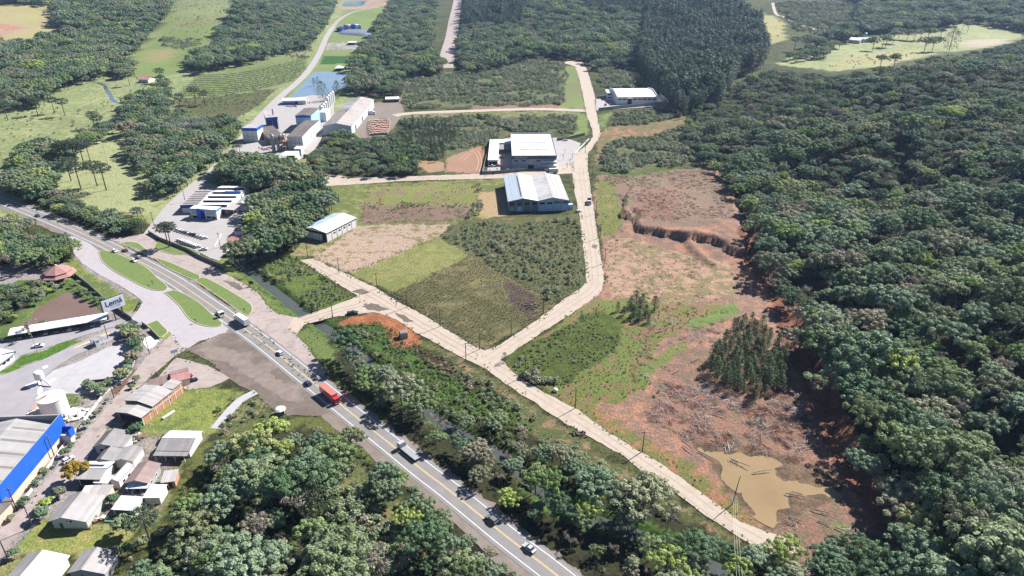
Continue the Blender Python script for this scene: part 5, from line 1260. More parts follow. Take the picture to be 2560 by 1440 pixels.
pilasters(t, 'f', w, d, [w + .1 + w2 / 4 * i for i in range(1, 4)], 8.0, GREYWALL, .45)
opening(t, 'f', w, d, 1.0, w / 4 - 1, 0.2, 3.2, GREYWALL, 'panel'); opening(t, 'f', w, d, w / 4 + .8, w / 2 - .8, 0.2, 3.4, LBLUE, 'panel')
words(t, 'PROAMB', 2.5, (w + w2 * .80, -.06, 5.0), (R(90), 0, 0), INK, bold=.06)
mb = MB()
for k in range(5):                                       # the leaf-burst mark in front of the name
    a = R(90 + 72 * k); cx, cz = w + w2 * .565, 5.8
    mb.add([(cx, -.07, cz), (cx + .5 * math.cos(a + .35), -.07, cz + .5 * math.sin(a + .35)), (cx + 1.15 * math.cos(a + .1), -.07, cz + 1.15 * math.sin(a + .1)), (cx + .5 * math.cos(a - .35), -.07, cz + .5 * math.sin(a - .35))], [(0, 3, 2, 1)], INK)
mb.build('emblem', t)
MB().slab((w * .43, 4, 7.0 + 2 * .86 + .42), (w * .455, 4, 7.0 + 2 * .91 + .42), (w * .455, d - 6, 7.0 + 2 * .91 + .42), (w * .43, d - 6, 7.0 + 2 * .86 + .42), .12, DSTEEL).build('roof_vent', t)
block(t, w + w2 + .6, w + w2 + 3.4, 2, 5, -.2, 3.2, LBLUE, 'water_tank'); block(t, w + w2 + .5, w + w2 + .9, 6, d * .7, -.2, 1.0, CONC, 'yard_wall')

# ---- white fruit-packing hall
t, w, d = root3('packing_hall', 'large white flat-roofed hall with dark fascia and raised lettering', 'building', (1280, 389), (1392, 388.5), (1388, 333), 10.5)
GWALL = M('grey_cladding', (.42, .44, .50), .6, .05, .3)
FASC = M('slate_fascia', (.085, .1, .14), .5, .06, .3)
MB().box(.4, w - .4, .9, d, -.3, 9.6, GWALL).build('wall', t)
MB().slab((.3, .3, 10.2), (w - .3, .3, 10.2), (w - .3, d - .2, 10.0), (.3, d - .2, 10.0), .3, ROOFW).build('roof', t)
block(t, 0, w, 0, .3, 7.6, 10.5, FASC, 'fascia'); block(t, -.003, .3, .3, d, 9.2, 10.5, WHITE, 'parapet'); block(t, w - .3, w + .003, .3, d, 9.2, 10.5, FASC, 'parapet'); block(t, 0, w, d - .2, d + .15, 9.2, 11.0, GWALL, 'parapet')
for y in (d * .26, d * .56): block(t, w * .18, w * .84, y, y + .35, 10.2, 10.5, STEEL, 'gutter')
words(t, 'TECFRUIT', 2.35, (w * .195, -.05, 8.15), (R(90), 0, 0), WHITEP, bold=.03)
q = w * .66 / 4
pilasters(t, 'f', w, d, [], 7, GWALL)
for i in range(5): MB().box(.5 + q * i - .2, .5 + q * i + .2, .62, .93, -.2, 7.6, GWALL).build('pilaster', t)
for i in (0, 1, 3): opening(t, 'f', w, d, .5 + q * i + 1.3, .5 + q * (i + 1) - 1.3, 5.6, 6.6, DARK, y0=.9)
opening(t, 'f', w, d, .5 + q * 2 + .6, .5 + q * 3 - .6, .2, 3.0, DARK, 'loading_door', y0=.9); opening(t, 'f', w, d, .5 + q * 2 + .8, .5 + q * 3 - .8, 3.1, 4.9, PANE, 'window', y0=.9)
MB().slab((w * .67, -2.5, 6.2), (w - .1, -2.5, 6.2), (w - .1, .85, 6.4), (w * .67, .85, 6.4), .3, WHITE).build('upper_canopy', t)
MB().slab((w * .67, -3.2, 3.4), (w + .4, -3.2, 3.4), (w + .4, .85, 3.6), (w * .67, .85, 3.6), .3, WHITE).build('lower_canopy', t)
for x in (w * .69, w * .84, w * .99): MB().box(x - .12, x + .12, -2.3, -2.06, -.2, 6.0, STEEL).build('post', t)
t, w, d = root3('annex', 'white L-shaped flat annex left of the fruit hall with inner court', 'building', (1219.6, 400), (1245, 400), (1247, 349), 4.5)
MB().box(.2, w - .2, .2, d - .2, -.3, 4.2, OFFWHITE).build('wall', t); MB().slab((-.1, -.1, 4.6), (w + .1, -.1, 4.6), (w + .1, d, 4.6), (-.1, d, 4.6), .35, ROOFW).build('roof', t)
MB().box(w + .02, w + 13.5, d - 9.8, d - .2, -.3, 4.1, OFFWHITE).build('wall', t); MB().slab((w + .1, d - 9.9, 4.5), (w + 14, d - 9.9, 4.5), (w + 14, d - .003, 4.5), (w + .1, d - .003, 4.5), .35, ROOFW).build('roof', t)
opening(t, 'f', w, d, 1, w - 1, .6, 3.2, DARK, 'window'); MB().slab((w + .1, d - 27, 3.6), (w + 9.5, d - 27, 3.6), (w + 9.5, d - 12, 3.6), (w + .1, d - 12, 3.6), .25, ROOFG).build('court_roof', t)
for x in (w + 1, w + 9): MB().box(x - .12, x + .12, d - 26.6, d - 26.3, -.2, 3.3, STEEL).build('post', t)
def wall_line(name, label, px, h, mat, th=.3, group=None, cat='wall'):
    """a free-standing wall along ground pixels"""
    P = [G(u, v) for u, v in px]; o = P[0].copy(); t = empty(name, o, 0, label, cat, group)
    for a, b in zip(P[:-1], P[1:]):
        a, b = a - o, b - o; v = (b - a); n = Vector((-v.y, v.x, 0)).normalized() * th * .5
        mb = MB(); mb.prism([(a.x - n.x, a.y - n.y), (b.x - n.x, b.y - n.y), (b.x + n.x, b.y + n.y), (a.x + n.x, a.y + n.y)], -.3, h, mat); mb.build('wall_section', t)
    return t
wall_line('boundary_wall', 'dark low wall along the front of the fruit hall yard', [(1206, 436), (1260, 433), (1320, 427)], 2.4, DCONC)
wall_line('boundary_wall', 'long dark wall on the left of the white annex', [(1206, 436), (1216, 395), (1226, 352)], 2.6, DCONC)
wall_line('boundary_wall', 'dark wall behind the fruit hall car park', [(1392, 352), (1418, 349), (1462, 338)], 2.4, DCONC)
wall_line('boundary_wall', 'white low wall beside the bend of the district road', [(1437, 384), (1455, 366), (1472, 348)], .9, WHITE)

# ---- white hall by the plantation
t, w, d = root3('white_hall', 'white hall with parapet gables and a row of windows below the plantation', 'building', (1543.6, 243), (1643, 242), (1635.5, 220.6), 7.5)
gable(t, w, d, 7.5, 2.6, ROOFW, WHITE, 'x', .5, .1)
for x in (-.5, w + .1):
    mb = MB(); pts = [(-.6, -.3), (d + .6, -.3), (d + .6, 8.6), (d * .5, 11.6), (-.6, 8.6)]
    mb.add([(x, y, z) for y, z in pts] + [(x + .4, y, z) for y, z in pts], [(4, 3, 2, 1, 0), (5, 6, 7, 8, 9)] + [(i, (i + 1) % 5, 5 + (i + 1) % 5, 5 + i) for i in range(5)], WHITE); mb.build('gable_parapet', t)
for i in range(8):
    if i != 2: opening(t, 'f', w, d, w * (i + .12) / 8, w * (i + .9) / 8, 4.4, 5.8, GLASS)
opening(t, 'f', w, d, w * 2.1 / 8, w * 2.95 / 8, 0.2, 6.2, DARK, 'doorway'); MB().slab((w * .255, -1.6, 6.6), (w * .375, -1.6, 6.6), (w * .375, 0, 6.8), (w * .255, 0, 6.8), .2, WHITE).build('door_canopy', t)
t, w, d = root3('office_annex', 'two-storey white annex at the left end of the white hall', 'building', (1518, 232), (1537, 232), (1537, 224), 7.2)
MB().box(0, w, 0, d, -.3, 7.0, WHITE).build('wall', t); MB().slab((-.2, -.2, 7.3), (w + .2, -.2, 7.3), (w + .2, d, 7.3), (-.2, d, 7.3), .3, ROOFW).build('roof', t)
for z in (1.4, 4.6):
    for a, b in ((.9, w * .55), (w * .65, w - .6)): opening(t, 'f', w, d, a, b, z, z + 1.3, GLASS)
wall_line('boundary_wall', 'grey wall in front of the white hall yard', [(1496, 277), (1550, 271), (1612, 265), (1662, 262)], 3.0, GREYWALL)
wall_line('boundary_wall', 'grey wall behind the white hall yard', [(1492, 247), (1518, 245)], 2.6, DCONC)
wall_line('boundary_wall', 'grey wall at the right end of the white hall yard', [(1650, 238), (1672, 258)], 2.4, GREYWALL)

# ---- small white warehouse by the bare lot
t, w, d = root3('small_warehouse', 'white block warehouse with two-tone roof beside the bare pinkish lot', 'warehouse', (760, 570.5), (816, 583), (880, 543), 5.6)
BLOCKW = M('pale_block_wall', (.72, .71, .69), .8, .06, .4, dirt=(.5, .45, .4))
gable(t, w, d, 5.6, 1.5, (MROOF('sky_blue_metal_roof', (.42, .55, .72), .35, 1, 1.0, .05, (.36, .42, .5), .3), ROOFW), BLOCKW, 'y', .44, .25)  # left slope coloured blue to stand in for the reflected sky
block(t, .35, w - .35, -.06, .05, 4.0, 5.5, DARK, 'open_gable'); opening(t, 'f', w, d, w - 3.6, w - .4, 0, 4.0, DARK, 'doorway')
pilasters(t, 'f', w, d, [.2, w * .33, w * .66, w - .2], 5.4, STEEL, .22)
n = 6
for i in range(n + 1): MB().box(w, w + .16, d * i / n - .12, d * i / n + .12, -.2, 6.6, BLOCKW).build('pilaster', t)
block(t, w - .02, w + .05, .3, d - .3, 4.7, 5.3, DARK, 'vent_strip')
for i in range(1, 5): opening(t, 'r', w, d, d * (i + .5) / n - .9, d * (i + .5) / n + .9, 3.0, 3.9, DARK)

# ---- blue and white office works
t, w, d = root3('office_works', 'white sawtooth-roofed works hall behind the blue and white office', 'factory', (494, 513), (567, 513), (627, 461), 6)
MB().box(0, w, 0, d, -.3, 4.6, WHITE).build('wall', t)
nt = 5
for i in range(nt):
    y0, y1 = d * i / nt + .05, d * (i + 1) / nt
    MB().slab((-.3, y0, 6.4), (w + .3, y0, 6.4), (w + .3, y1, 4.9), (-.3, y1, 4.9), .2, ROOFW).build('roof_slope', t)
    for x in (0, w): MB().add([(x, y0 + .1, 4.6), (x, y1, 4.6), (x, y0 + .1, 6.15)], [(0, 2, 1)], WHITE).build('gable_end', t)
    if i: MB().box(.4, w - 2.0, y0 - .02, y0 + .1, 4.85, 6.15, DARK).build('clerestory', t)
MB().box(w * .45, w - .5, d * 3 / nt - .3, d * 3 / nt - .05, 4.9, 6.9, BLUE).build('blue_panel', t)
t, w, d = root3('left_wing', 'dark ribbed-roof wing with navy fascia left of the office', 'building', (450, 513), (492, 512), (536, 477), 5.6)
MB().box(.5, w, .5, d, -.3, 4.8, WHITE).build('wall', t); MB().slab((.2, .2, 5.2), (w, .2, 5.2), (w, d, 5.3), (.2, d, 5.3), .2, MROOF('mauve_roof', (.27, .24, .25), .8, 0, 1.1, .1, (.15, .13, .13), .4)).build('roof', t)
block(t, 0, w, -.2, .15, 3.6, 5.7, NAVY, 'fascia'); block(t, -.003, .35, .16, d, 4.6, 5.7, ROOFL, 'parapet'); block(t, 0.36, w, d - .3, d + .003, 4.6, 5.7, ROOFG, 'parapet')
for i in range(1, 6): MB().box(.4, w - .3, d * i / 6.2 - .2, d * i / 6.2 + .2, 5.28, 5.42, DSTEEL).build('roof_rib', t)
t, w, d = root3('office_block', 'two-storey blue and white office front with windows and blue tower', 'building', (474, 521), (539.5, 525), (552, 517), 6.6)
MB().box(0, w, 0, d, -.3, 6.4, WHITE).build('wall', t); MB().slab((-.1, -.1, 6.7), (w + .1, -.1, 6.7), (w + .1, d, 6.7), (-.1, d, 6.7), .28, ROOFW).build('roof', t)
block(t, -.15, w + .15, -.16, .05, 5.5, 6.6, M('bright_blue_paint', (.06, .27, .75), .5, .06, .3), 'fascia'); block(t, w - .05, w + .16, .06, d, 5.5, 6.6, _MC['bright_blue_paint'], 'fascia')
block(t, w * .27, w * .43, -.9, .04, -.2, 6.9, BLUE, 'tower'); block(t, w * .435, w * .55, -.12, .04, .2, 5.4, NAVY, 'glazed_entrance')
opening(t, 'f', w, d, .6, w * .24, 2.9, 5.2, PANE, fr=WHITE); opening(t, 'f', w, d, .8, w * .25, .3, 2.0, DARK, 'doorway')
opening(t, 'f', w, d, w * .60, w * .94, 3.0, 5.2, PANE, fr=WHITE); opening(t, 'f', w, d, w * .60, w * .76, .6, 2.1, GLASS, fr=WHITE); opening(t, 'f', w, d, w * .79, w * .94, .6, 2.1, GLASS, fr=WHITE)
for i, k in enumerate((.5, .45, .5, .3, .5, .45, .5)): MB().box(w * .63 + i * .78, w * .63 + i * .78 + k, -.2, -.15, 5.75, 6.4, WHITEP).build('sign_letter', t)
t, w, d = root3('loading_canopy', 'grey-green loading roof on posts right of the office', 'canopy', (577, 525), (600, 507), (588, 491), 4.6)
MB().slab((0, -2, 4.6), (w, -2, 4.6), (w, d, 5.0), (0, d, 5.0), .2, ROOFL).build('roof', t)
for i in range(4): MB().box(w * i / 3.2 + .2, w * i / 3.2 + .5, -1.6, -1.3, -.2, 4.4, STEEL).build('post', t)
MB().box(.5, w, d - 2, d - 1.7, -.2, 4.6, DCONC).build('wall', t)
t, w, d = root3('end_wing', 'white-walled end wing with grey roof behind the loading roof', 'building', (619, 510), (641, 490), (622, 479), 4.8)
gable(t, w, d, 4.4, 1.2, ROOFL, WHITE, 'x', .5, .4)

# ---- kiosks and sheds beside the office yard
def small_house(name, label, cat, p0, p1, p2, h, rise, roof, wall, axis='y', at=.5, over=.45, door=None, wins=(), group=None):
    t, w, d = root3(name, label, cat, p0, p1, p2, h, group); gable(t, w, d, h, rise, roof, wall, axis, at, over)
    for f, a, b, z0, z1 in wins:
        L_ = w if f in 'fb' else d; opening(t, f, w, d, L_ * a, L_ * b, z0, z1, GLASS, fr=WHITE)
    if door: opening(t, door[0], w, d, (w if door[0] in 'fb' else d) * door[1], (w if door[0] in 'fb' else d) * door[2], 0, 2.1, WOOD, 'door')
    return t, w, d
small_house('shed', 'small red-roofed shed nearer the river beside the office yard', 'shed', (568, 602), (592, 603), (601, 593), 2.8, .8, ROOFR, WHITE, 'x', .5, .3, ('f', .4, .6))
small_house('shed', 'small red-roofed shed farther from the river beside the office yard', 'shed', (585, 578), (608, 578), (615, 567), 2.8, .8, ROOFR, WHITE, 'x', .5, .3)
t, w, d = root3('kiosk', 'white box kiosk on the grass beside the river', 'kiosk', (564, 627), (577.5, 627.5), (585.5, 619), 3.2); mono(t, w, d, 3.2, 3.3, OFFWHITE, WHITE, .15); opening(t, 'f', w, d, w * .35, w * .6, 0, 2.1, GREYWALL, 'door')
wall_line('boundary_wall', 'long dark retaining wall between the office yard and its lawn', [(372, 583), (400, 600), (430, 612), (470, 628), (500, 645), (530, 658), (563, 672)], 2.0, DCONC)
wall_line('speed_divider', 'low white divider block in the office yard', [(536, 617), (553, 586)], .5, WHITE)

# ------------------------------------------------------------------ lower left: works with the blue parapet
t, w, d = root3('blue_warehouse', 'grey-roofed warehouse with a long bright blue parapet along the street', 'warehouse', (-60, 1283), (152, 1035), (100, 1034), 9.6)
d = 46
MB().box(0, w, 0.02, d, -.3, 4.85, PEACH).build('wall', t)
for x0, x1, nm in ((0, w, 'blue_parapet'),): block(t, x0, x1, -.18, .22, 3.0, 9.6, BLUE, nm)
block(t, 0, w, .23, .5, 4.9, 9.55, ROOFL, 'parapet_back'); block(t, w - .4, w + .02, .51, d, 4.9, 9.5, GREYWALL, 'end_parapet')
RB = MROOF('grey_ribbed_roof', (.33, .315, .315), .85, 0, 1.3, .1, (.26, .24, .23), .4)
yr = 15.0
MB().slab((0, .6, 6.4), (w - .5, .6, 6.4), (w - .5, yr, 8.9), (0, yr, 8.9), .25, RB).build('roof_slope', t)
MB().slab((0, yr, 8.904), (w - .5, yr, 8.904), (w - .5, 30, 6.4), (0, 30, 6.4), .25, RB).build('roof_slope', t)
MB().slab((0, 30.1, 6.6), (w - .5, 30.1, 6.6), (w - .5, d, 8.6), (0, d, 8.6), .25, RB).build('roof_slope', t)
RBD = MROOF('brown_aged_sheets', (.21, .185, .18), .9, 0, 1.3, .1, (.18, .16, .15), .4)
for i in range(12):
    x = w - 6.0 - i * 6.3
    if x > 2: MB().slab((x, 1.0, 6.52), (x + .9, 1.0, 6.52), (x + .9, yr - 1.2, 8.74), (x, yr - 1.2, 8.74), .08, RBD).build('aged_sheet', t)
MB().slab((0, yr + 1.0, 8.95), (w - 12, yr + 1.0, 8.95), (w - 12, yr + 2.4, 8.75), (0, yr + 2.4, 8.75), .2, ROOFW).build('skylight', t)
t2, w2, d2 = root3('blue_porch', 'small blue-panelled porch at the corner of the blue warehouse', 'porch', (170, 1078), (182, 1066), (176, 1054), 5.5)
for bx in ((0, w2, -.15, .1), (0, w2, 4.4, 4.6)): block(t2, *bx, 2.6, 5.5, BLUE, 'panel')
block(t2, w2 - .2, w2 + .02, .11, 4.39, 2.6, 5.5, BLUE, 'panel'); MB().slab((0, .11, 3.4), (w2 - .21, .11, 3.4), (w2 - .21, 4.39, 3.4), (0, 4.39, 3.4), .2, ROOFS).build('roof', t2); block(t2, .1, w2 - .3, .2, 4.2, -.2, 3.1, OFFWHITE, 'wall')
t, w, d = root3('shed', 'dark-roofed peach shed at the left edge below the blue warehouse', 'shed', (-50, 1330), (28, 1250), (4, 1242), 4)
gable(t, w, d, 3.6, 1.2, ROOFD, PEACH, 'x', .5, .4)
# storage tank
c = Vector((*plane(126, 992, 7.0), 0)); t = empty('storage_tank', c, 0, 'big white cylindrical storage tank with shallow cone roof', 'tank')
TK = M('tank_white', (.74, .73, .72), .55, .04, .3)
MB().lathe([(4.6, -.3), (4.6, 7.0)], TK, 40).build('shell', t, smooth=False); MB().lathe([(4.75, 7.0), (4.7, 7.12), (.4, 8.1), (.01, 8.15)], M('tank_roof', (.74, .66, .6), .6, .06, .4), 40).build('cone_roof', t)
mb = MB()
for i in range(5): mb.tube((-4.6 + i * .5, -2.6 - i * .25, 7.2), (-.5, -.2, 8.12), .04, .04, RUST, 4)
mb.build('roof_braces', t); MB().tube((.6, .8, 8.0), (.6, .8, 9.0), .06, .06, DSTEEL).build('vent_pipe', t)
# water tower with white aprons
c = G(104, 958); t = empty('water_tower', c, 0, 'small white water tank on legs amid white concrete aprons', 'water tower')
for x, y in ((-1, -1), (1, -1), (1, 1), (-1, 1)): MB().tube((x * .9, y * .9, -.2), (x * .8, y * .8, 2.4), .12, .12, DSTEEL, 6).build('leg', t)
MB().lathe([(1.6, 2.4), (1.7, 2.6), (1.7, 5.0), (1.3, 5.5), (.1, 5.7)], TK, 24).build('tank', t)
MB().tube((1.4, -.2, 2.2), (5.5, -2.5, .4), .35, .35, TK, 8).build('chute', t)
WC = M('white_concrete', (.72, .71, .69), .85, .06, .3)
sheet('concrete_apron', [(62, 965), (92, 952), (112, 955), (100, 965), (78, 973)], WC, .1, press=False); sheet('concrete_apron', [(120, 955), (132, 946), (139, 946), (134, 952), (124, 956)], WC, .1, press=False); sheet('concrete_apron', [(95, 972), (102, 964), (108, 975), (100, 992), (93, 985)], WC, .11, press=False); sheet('concrete_apron', [(105, 918), (118, 913), (121, 918), (108, 923)], WC, .1, press=False)
# long parking canopy and the cars' shade
t, w, d = root3('parking_canopy', 'long narrow white-roofed parking shelter beside the brown pond', 'canopy', (19, 839), (266, 798), (276, 782), 3.0)
MB().slab((0, 0, 3.0), (w, 0, 3.0), (w, d, 3.5), (0, d, 3.5), .18, ROOFW).build('roof', t)
for i in range(16): MB().box(.3 + (w - .6) * i / 15 - .09, .3 + (w - .6) * i / 15 + .09, d - .5, d - .3, -.2, 3.2, STEEL).build('post', t)
block(t, 0, w, d - .2, d - .05, -.2, 2.6, DCONC, 'back_wall')
CANOPY = (t, w, d)
# billboard
pa, pb = Vector(plane(260.4, 782.2, 6.0)), Vector(plane(314.2, 761.4, 6.0))
ax = (pb - pa); w = ax.length; t = empty('billboard', (pa.x, pa.y, 0), math.atan2(ax.y, ax.x), 'big white roadside billboard with navy lettering beside the gate', 'billboard')
BW = M('billboard_white', (.70, .73, .80), .6, .03, .3)
h = 5.6
block(t, 0, w, -.12, .12, 6.0, 6.0 + h, BW, 'panel'); block(t, -.25, w + .1, .13, 1.1, 5.9, 6.1 + h, DSTEEL, 'back_box')
for x in (w * .42, w * .80): MB().box(x - .22, x + .22, .3, .8, -.3, 5.9, DSTEEL).build('post', t)
words(t, 'Lemá', 3.6, (w * .51, -.14, 8.35), (R(90), 0, 0), INK, bold=.05)
for i in range(10): MB().box(w * .24 + i * w * .058, w * .24 + i * w * .058 + .3, -.15, -.125, 7.75, 8.05, GREYINK).build('small_letter', t)
block(t, w * .32, w * .58, -.15, -.125, 7.05, 7.22, GREYINK, 'text_line'); block(t, w * .60, w * .78, -.15, -.125, 6.98, 7.36, GREYINK, 'text_line')
# octagonal pavilion
c = Vector((*plane(143, 686, 2.8), 0)); c.y += 1; t = empty('pavilion', c, R(22.5), 'octagonal pavilion with two-tier red roof beside the pond', 'pavilion')
REDT = M('red_tile', (.36, .185, .165), .85, .15, .8, bump=.3, dirt=(.45, .3, .27)); 
MB().lathe([(6.3, -.3), (6.3, 2.7)], WOOD, 8).build('wall', t)
MB().lathe([(8.6, 2.6), (8.6, 2.8), (5.9, 4.1), (5.9, 3.9)], REDT, 8).build('lower_roof', t)
MB().lathe([(6.6, 4.25), (6.6, 4.5), (.7, 7.4), (.01, 7.5)], REDT, 8).build('upper_roof', t); MB().lathe([(.5, 7.3), (.5, 7.9), (.01, 8.1)], OFFWHITE, 8).build('finial', t)
mb = MB()
for i in range(8):
    a = 2 * math.pi * i / 8; mb.tube((6.6 * math.cos(a), 6.6 * math.sin(a), 4.53), (.7 * math.cos(a), .7 * math.sin(a), 7.43), .09, .09, M('pale_tile', (.5, .33, .3), .85), 4)
mb.build('hip_tiles', t)
# white office at the left edge
t, w, d = root3('white_office', 'white single-storey office with grey eaves at the left edge', 'building', (-60, 947), (31, 881), (5, 874), 3.6)
mono(t, w, d, 3.6, 4.4, ROOFW, WHITE, .9)
for i in (.68, .80): opening(t, 'f', w, d, w * i, w * i + 1.6, 1.2, 2.4, GLASS, fr=WHITE)
block(t, -.5, w + .5, -1.0, -.85, 3.0, 3.55, GREYWALL, 'eave_board')
# gate canopy
t, w, d = root3('guard_canopy', 'small grey-roofed guard shelter beside the yellow bays', 'canopy', (237.5, 854), (259, 843), (248, 836), 3.0)
canopy(t, w, d, 3.0, 3.0, ROOFG, WHITE, 2, 2, .12); block(t, .8, w * .5, .6, d - .6, -.2, 2.6, LBLUE, 'booth')
for k, px in enumerate(([(184, 872), (188, 868), (224, 852), (226, 856)], [(250, 842), (254, 838), (274, 830), (272, 836)])): sheet('parking_bay', px, YELLOWP, .062, press=False)
for i in range(4): strip('crosswalk_bar', [(319 + i * 3.4, 806.5 - i * 2.4), (335 + i * 3.4, 814.5 - i * 2.4)], -.35, .35, M('black_bar', (.05, .05, .055), .9), .07, press=False)
# loading ramp
t, w, d = root3('loading_ramp', 'dark concrete loading ramp at the foot of the gravel yard', 'ramp', (206, 962), (272, 955), (275, 946), 1.4)
block(t, 0, w, 0, .4, -.2, 1.4, DCONC, 'side_wall'); block(t, 0, w, d - .4, d, -.2, 1.6, DSTEEL, 'side_wall'); MB().slab((0, .41, .3), (w, .41, 1.1), (w, d - .41, 1.1), (0, d - .41, .3), .3, DCONC).build('ramp_deck', t)
# street wall and the garden wall by the pond
wall_line('street_wall', 'low white wall between the blue warehouse and the street', [(300, 958), (262, 985), (205, 1062), (165, 1108), (120, 1172), (70, 1240), (38, 1275)], 1.0, OFFWHITE, .25)
wall_line('garden_wall', 'dark wall between the pond garden and the roadside lawn', [(186, 688), (225, 718), (262, 752), (300, 780), (330, 800)], 1.9, DCONC)
wall_line('gate_wall', 'dark wall beside the white basin at the street corner', [(376, 826), (388, 838), (398, 848)], 1.6, DCONC)
wall_line('gate_wall', 'short dark wall below the crosswalk bars', [(356, 811), (370, 821)], 1.6, DCONC)
sheet('white_basin', [(356, 848), (376, 840), (398, 852), (384, 868), (370, 874), (360, 862)], WC, .09, press=False)

# ------------------------------------------------------------------ the brick hall and the hamlet
t, w, d = root3('brick_hall', 'long orange brick hall with stepped pale roofs', 'building', (353, 1037), (454, 957), (428, 947), 4.6)
wd = 11.0
xs = (0, w * .26, w * .74, w)
MB().box(xs[0], xs[1] - .1, .02, wd, -.3, 3.8, BRICK).build('wall', t); MB().box(xs[1], xs[2], 0, wd + 1.5, -.3, 4.6, BRICK).build('wall', t); MB().box(xs[2] + .1, xs[3], .01, wd * .45, -.3, 4.8, BRICK).build('wall', t)
for (a, b, hh, dd, rs) in ((xs[0] - .8, xs[1] + .1, 3.9, wd, .9), (xs[1] - .3, xs[2] + .2, 4.7, wd + 1.6, 1.1)):
    MB().slab((a, -.5, hh), (b, -.5, hh), (b, dd * .5, hh + rs), (a, dd * .5, hh + rs), .16, ROOFL).build('roof_slope', t)
    MB().slab((a, dd * .5, hh + rs + .004), (b, dd * .5, hh + rs + .004), (b, dd + .4, hh), (a, dd + .4, hh), .16, ROOFL).build('roof_slope', t)
MB().slab((xs[2] + .25, -.3, 5.1), (xs[3] + .2, -.3, 5.1), (xs[3] + .2, wd * .45, 5.4), (xs[2] + .25, wd * .45, 5.4), .16, ROOFL).build('roof_slope', t)
for i in range(7): MB().box(w * i / 6.3 - .16, w * i / 6.3 + .16, -.07, .02, -.2, 3.8 if i < 2 else 4.55, OFFWHITE).build('column', t)
block(t, xs[1], xs[3], -.05, .01, 2.6, 2.85, OFFWHITE, 'tie_beam'); opening(t, 'f', w, d, w * .62, w * .67, 1.0, 2.2, GLASS, fr=OFFWHITE); block(t, -.06, .02, .6, wd - .6, .1, 3.2, DARK, 'open_end')
t, w, d = root3('red_roof_house', 'faded red-roofed house with brown side roof behind the brick hall', 'house', (433, 954), (472, 944), (431, 930), 3.2)
gable(t, w, d, 3.2, 1.0, (ROOFR, ROOFB), OFFWHITE, 'x', .5, .6); MB().slab((-8.5, .5, 2.6), (-.7, .5, 3.1), (-.7, d - .5, 3.1), (-8.5, d - .5, 2.6), .15, ROOFB).build('side_roof', t); block(t, -8, -.2, 1, d - 1, -.3, 2.4, OFFWHITE, 'side_wall')
WN = [('f', .15, .3, 1.1, 2.1), ('f', .6, .75, 1.1, 2.1)]
small_house('house', 'grey-roofed house with dark front porch, farthest up the hamlet', 'house', (237, 1116), (306, 1117), (328, 1082), 3.2, 1.3, (ROOFD, ROOFG), OFFWHITE, 'y', .3, .6, ('f', .42, .5), WN)
t, w, d = root3('double_house', 'low house with two side-by-side grey gables in the hamlet', 'house', (240, 1152), (329, 1153), (352, 1120), 2.9)
gable(t, w * .5 - .02, d, 2.9, .9, (ROOFD, ROOFG), OFFWHITE, 'y', .35, .3); gable(t, w * .5, d, 2.9, .9, (ROOFL, ROOFG), OFFWHITE, 'y', .4, .3, x0=w * .5 + .35)
t, w, d = small_house('solar_house', 'white-roofed house with dark solar panels beside the golden tree', 'house', (195, 1195), (250, 1196), (283, 1157), 3.0, 1.0, (ROOFL, ROOFW), WHITE, 'x', .5, .6)
MB().slab((w * .12, d * .58, 4.20), (w * .85, d * .58, 4.20), (w * .85, d * .76, 3.85), (w * .12, d * .76, 3.85), .08, M('solar_cell', (.02, .025, .04), .2, .1, 2)).build('solar_panel', t); block(t, .3, w * .7, -.06, .04, .1, 2.6, DARK, 'porch_opening')
small_house('house', 'narrow pale-gabled house right of the solar-panel house', 'house', (276, 1202), (297, 1204), (321, 1163), 3.0, .8, (ROOFG, ROOFL), WHITE, 'y', .35, .25, None, [('r', .2, .35, 1.1, 2.0), ('r', .55, .7, 1.1, 2.0)])
small_house('house', 'brown-roofed gabled house in the middle of the hamlet', 'house', (316, 1206), (368, 1206), (393, 1161), 3.2, 1.1, (ROOFB, MROOF('mauve_brown_roof', (.28, .2, .19), .85, 1, 1.1, .1, (.12, .08, .08), .3)), GREYWALL, 'y', .48, .5, None, [('r', .2, .3, 1.1, 2.0), ('r', .6, .7, 1.1, 2.0)])
t, w, d = root3('awning', 'white awning roof in front of the brown-roofed house', 'awning', (314, 1221), (367, 1220), (371, 1208), 2.6); canopy(t, w, d, 2.5, 2.7, ROOFW, STEEL, 4, 2)
t, w, d = small_house('porch_house', 'house with half white, half grey roof and deep front porch at the wood edge', 'house', (394, 1125), (472, 1126), (500, 1080), 3.0, 1.1, (ROOFG, ROOFW), WHITE, 'x', .5, .5, None, ()); block(t, .3, w * .95, -.06, .04, .1, 2.5, GREYWALL, 'porch_opening')
for i in range(4): MB().box(w * i / 3.3, w * i / 3.3 + .18, -2.3, -2.1, -.2, 2.6, WHITE).build('porch_post', t)
MB().slab((-.5, -2.6, 2.75), (w + .5, -2.6, 2.75), (w + .5, -.55, 2.95), (-.5, -.55, 2.95), .14, ROOFG).build('porch_roof', t)
t, w, d = root3('shed', 'small orange-walled shed with grey lean-to roof at the wood edge', 'shed', (404, 1206), (436, 1202), (449, 1176), 2.6); mono(t, w, d, 2.5, 2.8, ROOFL, BRICK, .3); block(t, .4, w * .4, -.06, .03, .1, 2.1, DARK, 'doorway'); block(t, w * .48, w * .75, -.06, .03, .1, 2.1, DARK, 'doorway')
small_house('house', 'largest gabled house, pale green gable, above the yellowish lawn', 'house', (128, 1300), (214, 1301), (255, 1243), 3.3, 1.5, (ROOFG, ROOFL), M('pale_green_plaster', (.46, .54, .48), .85, .06, .4), 'y', .38, .7, ('f', .2, .28), [('f', .42, .47, 2.6, 3.2), ('f', .52, .6, 2.4, 3.2)])
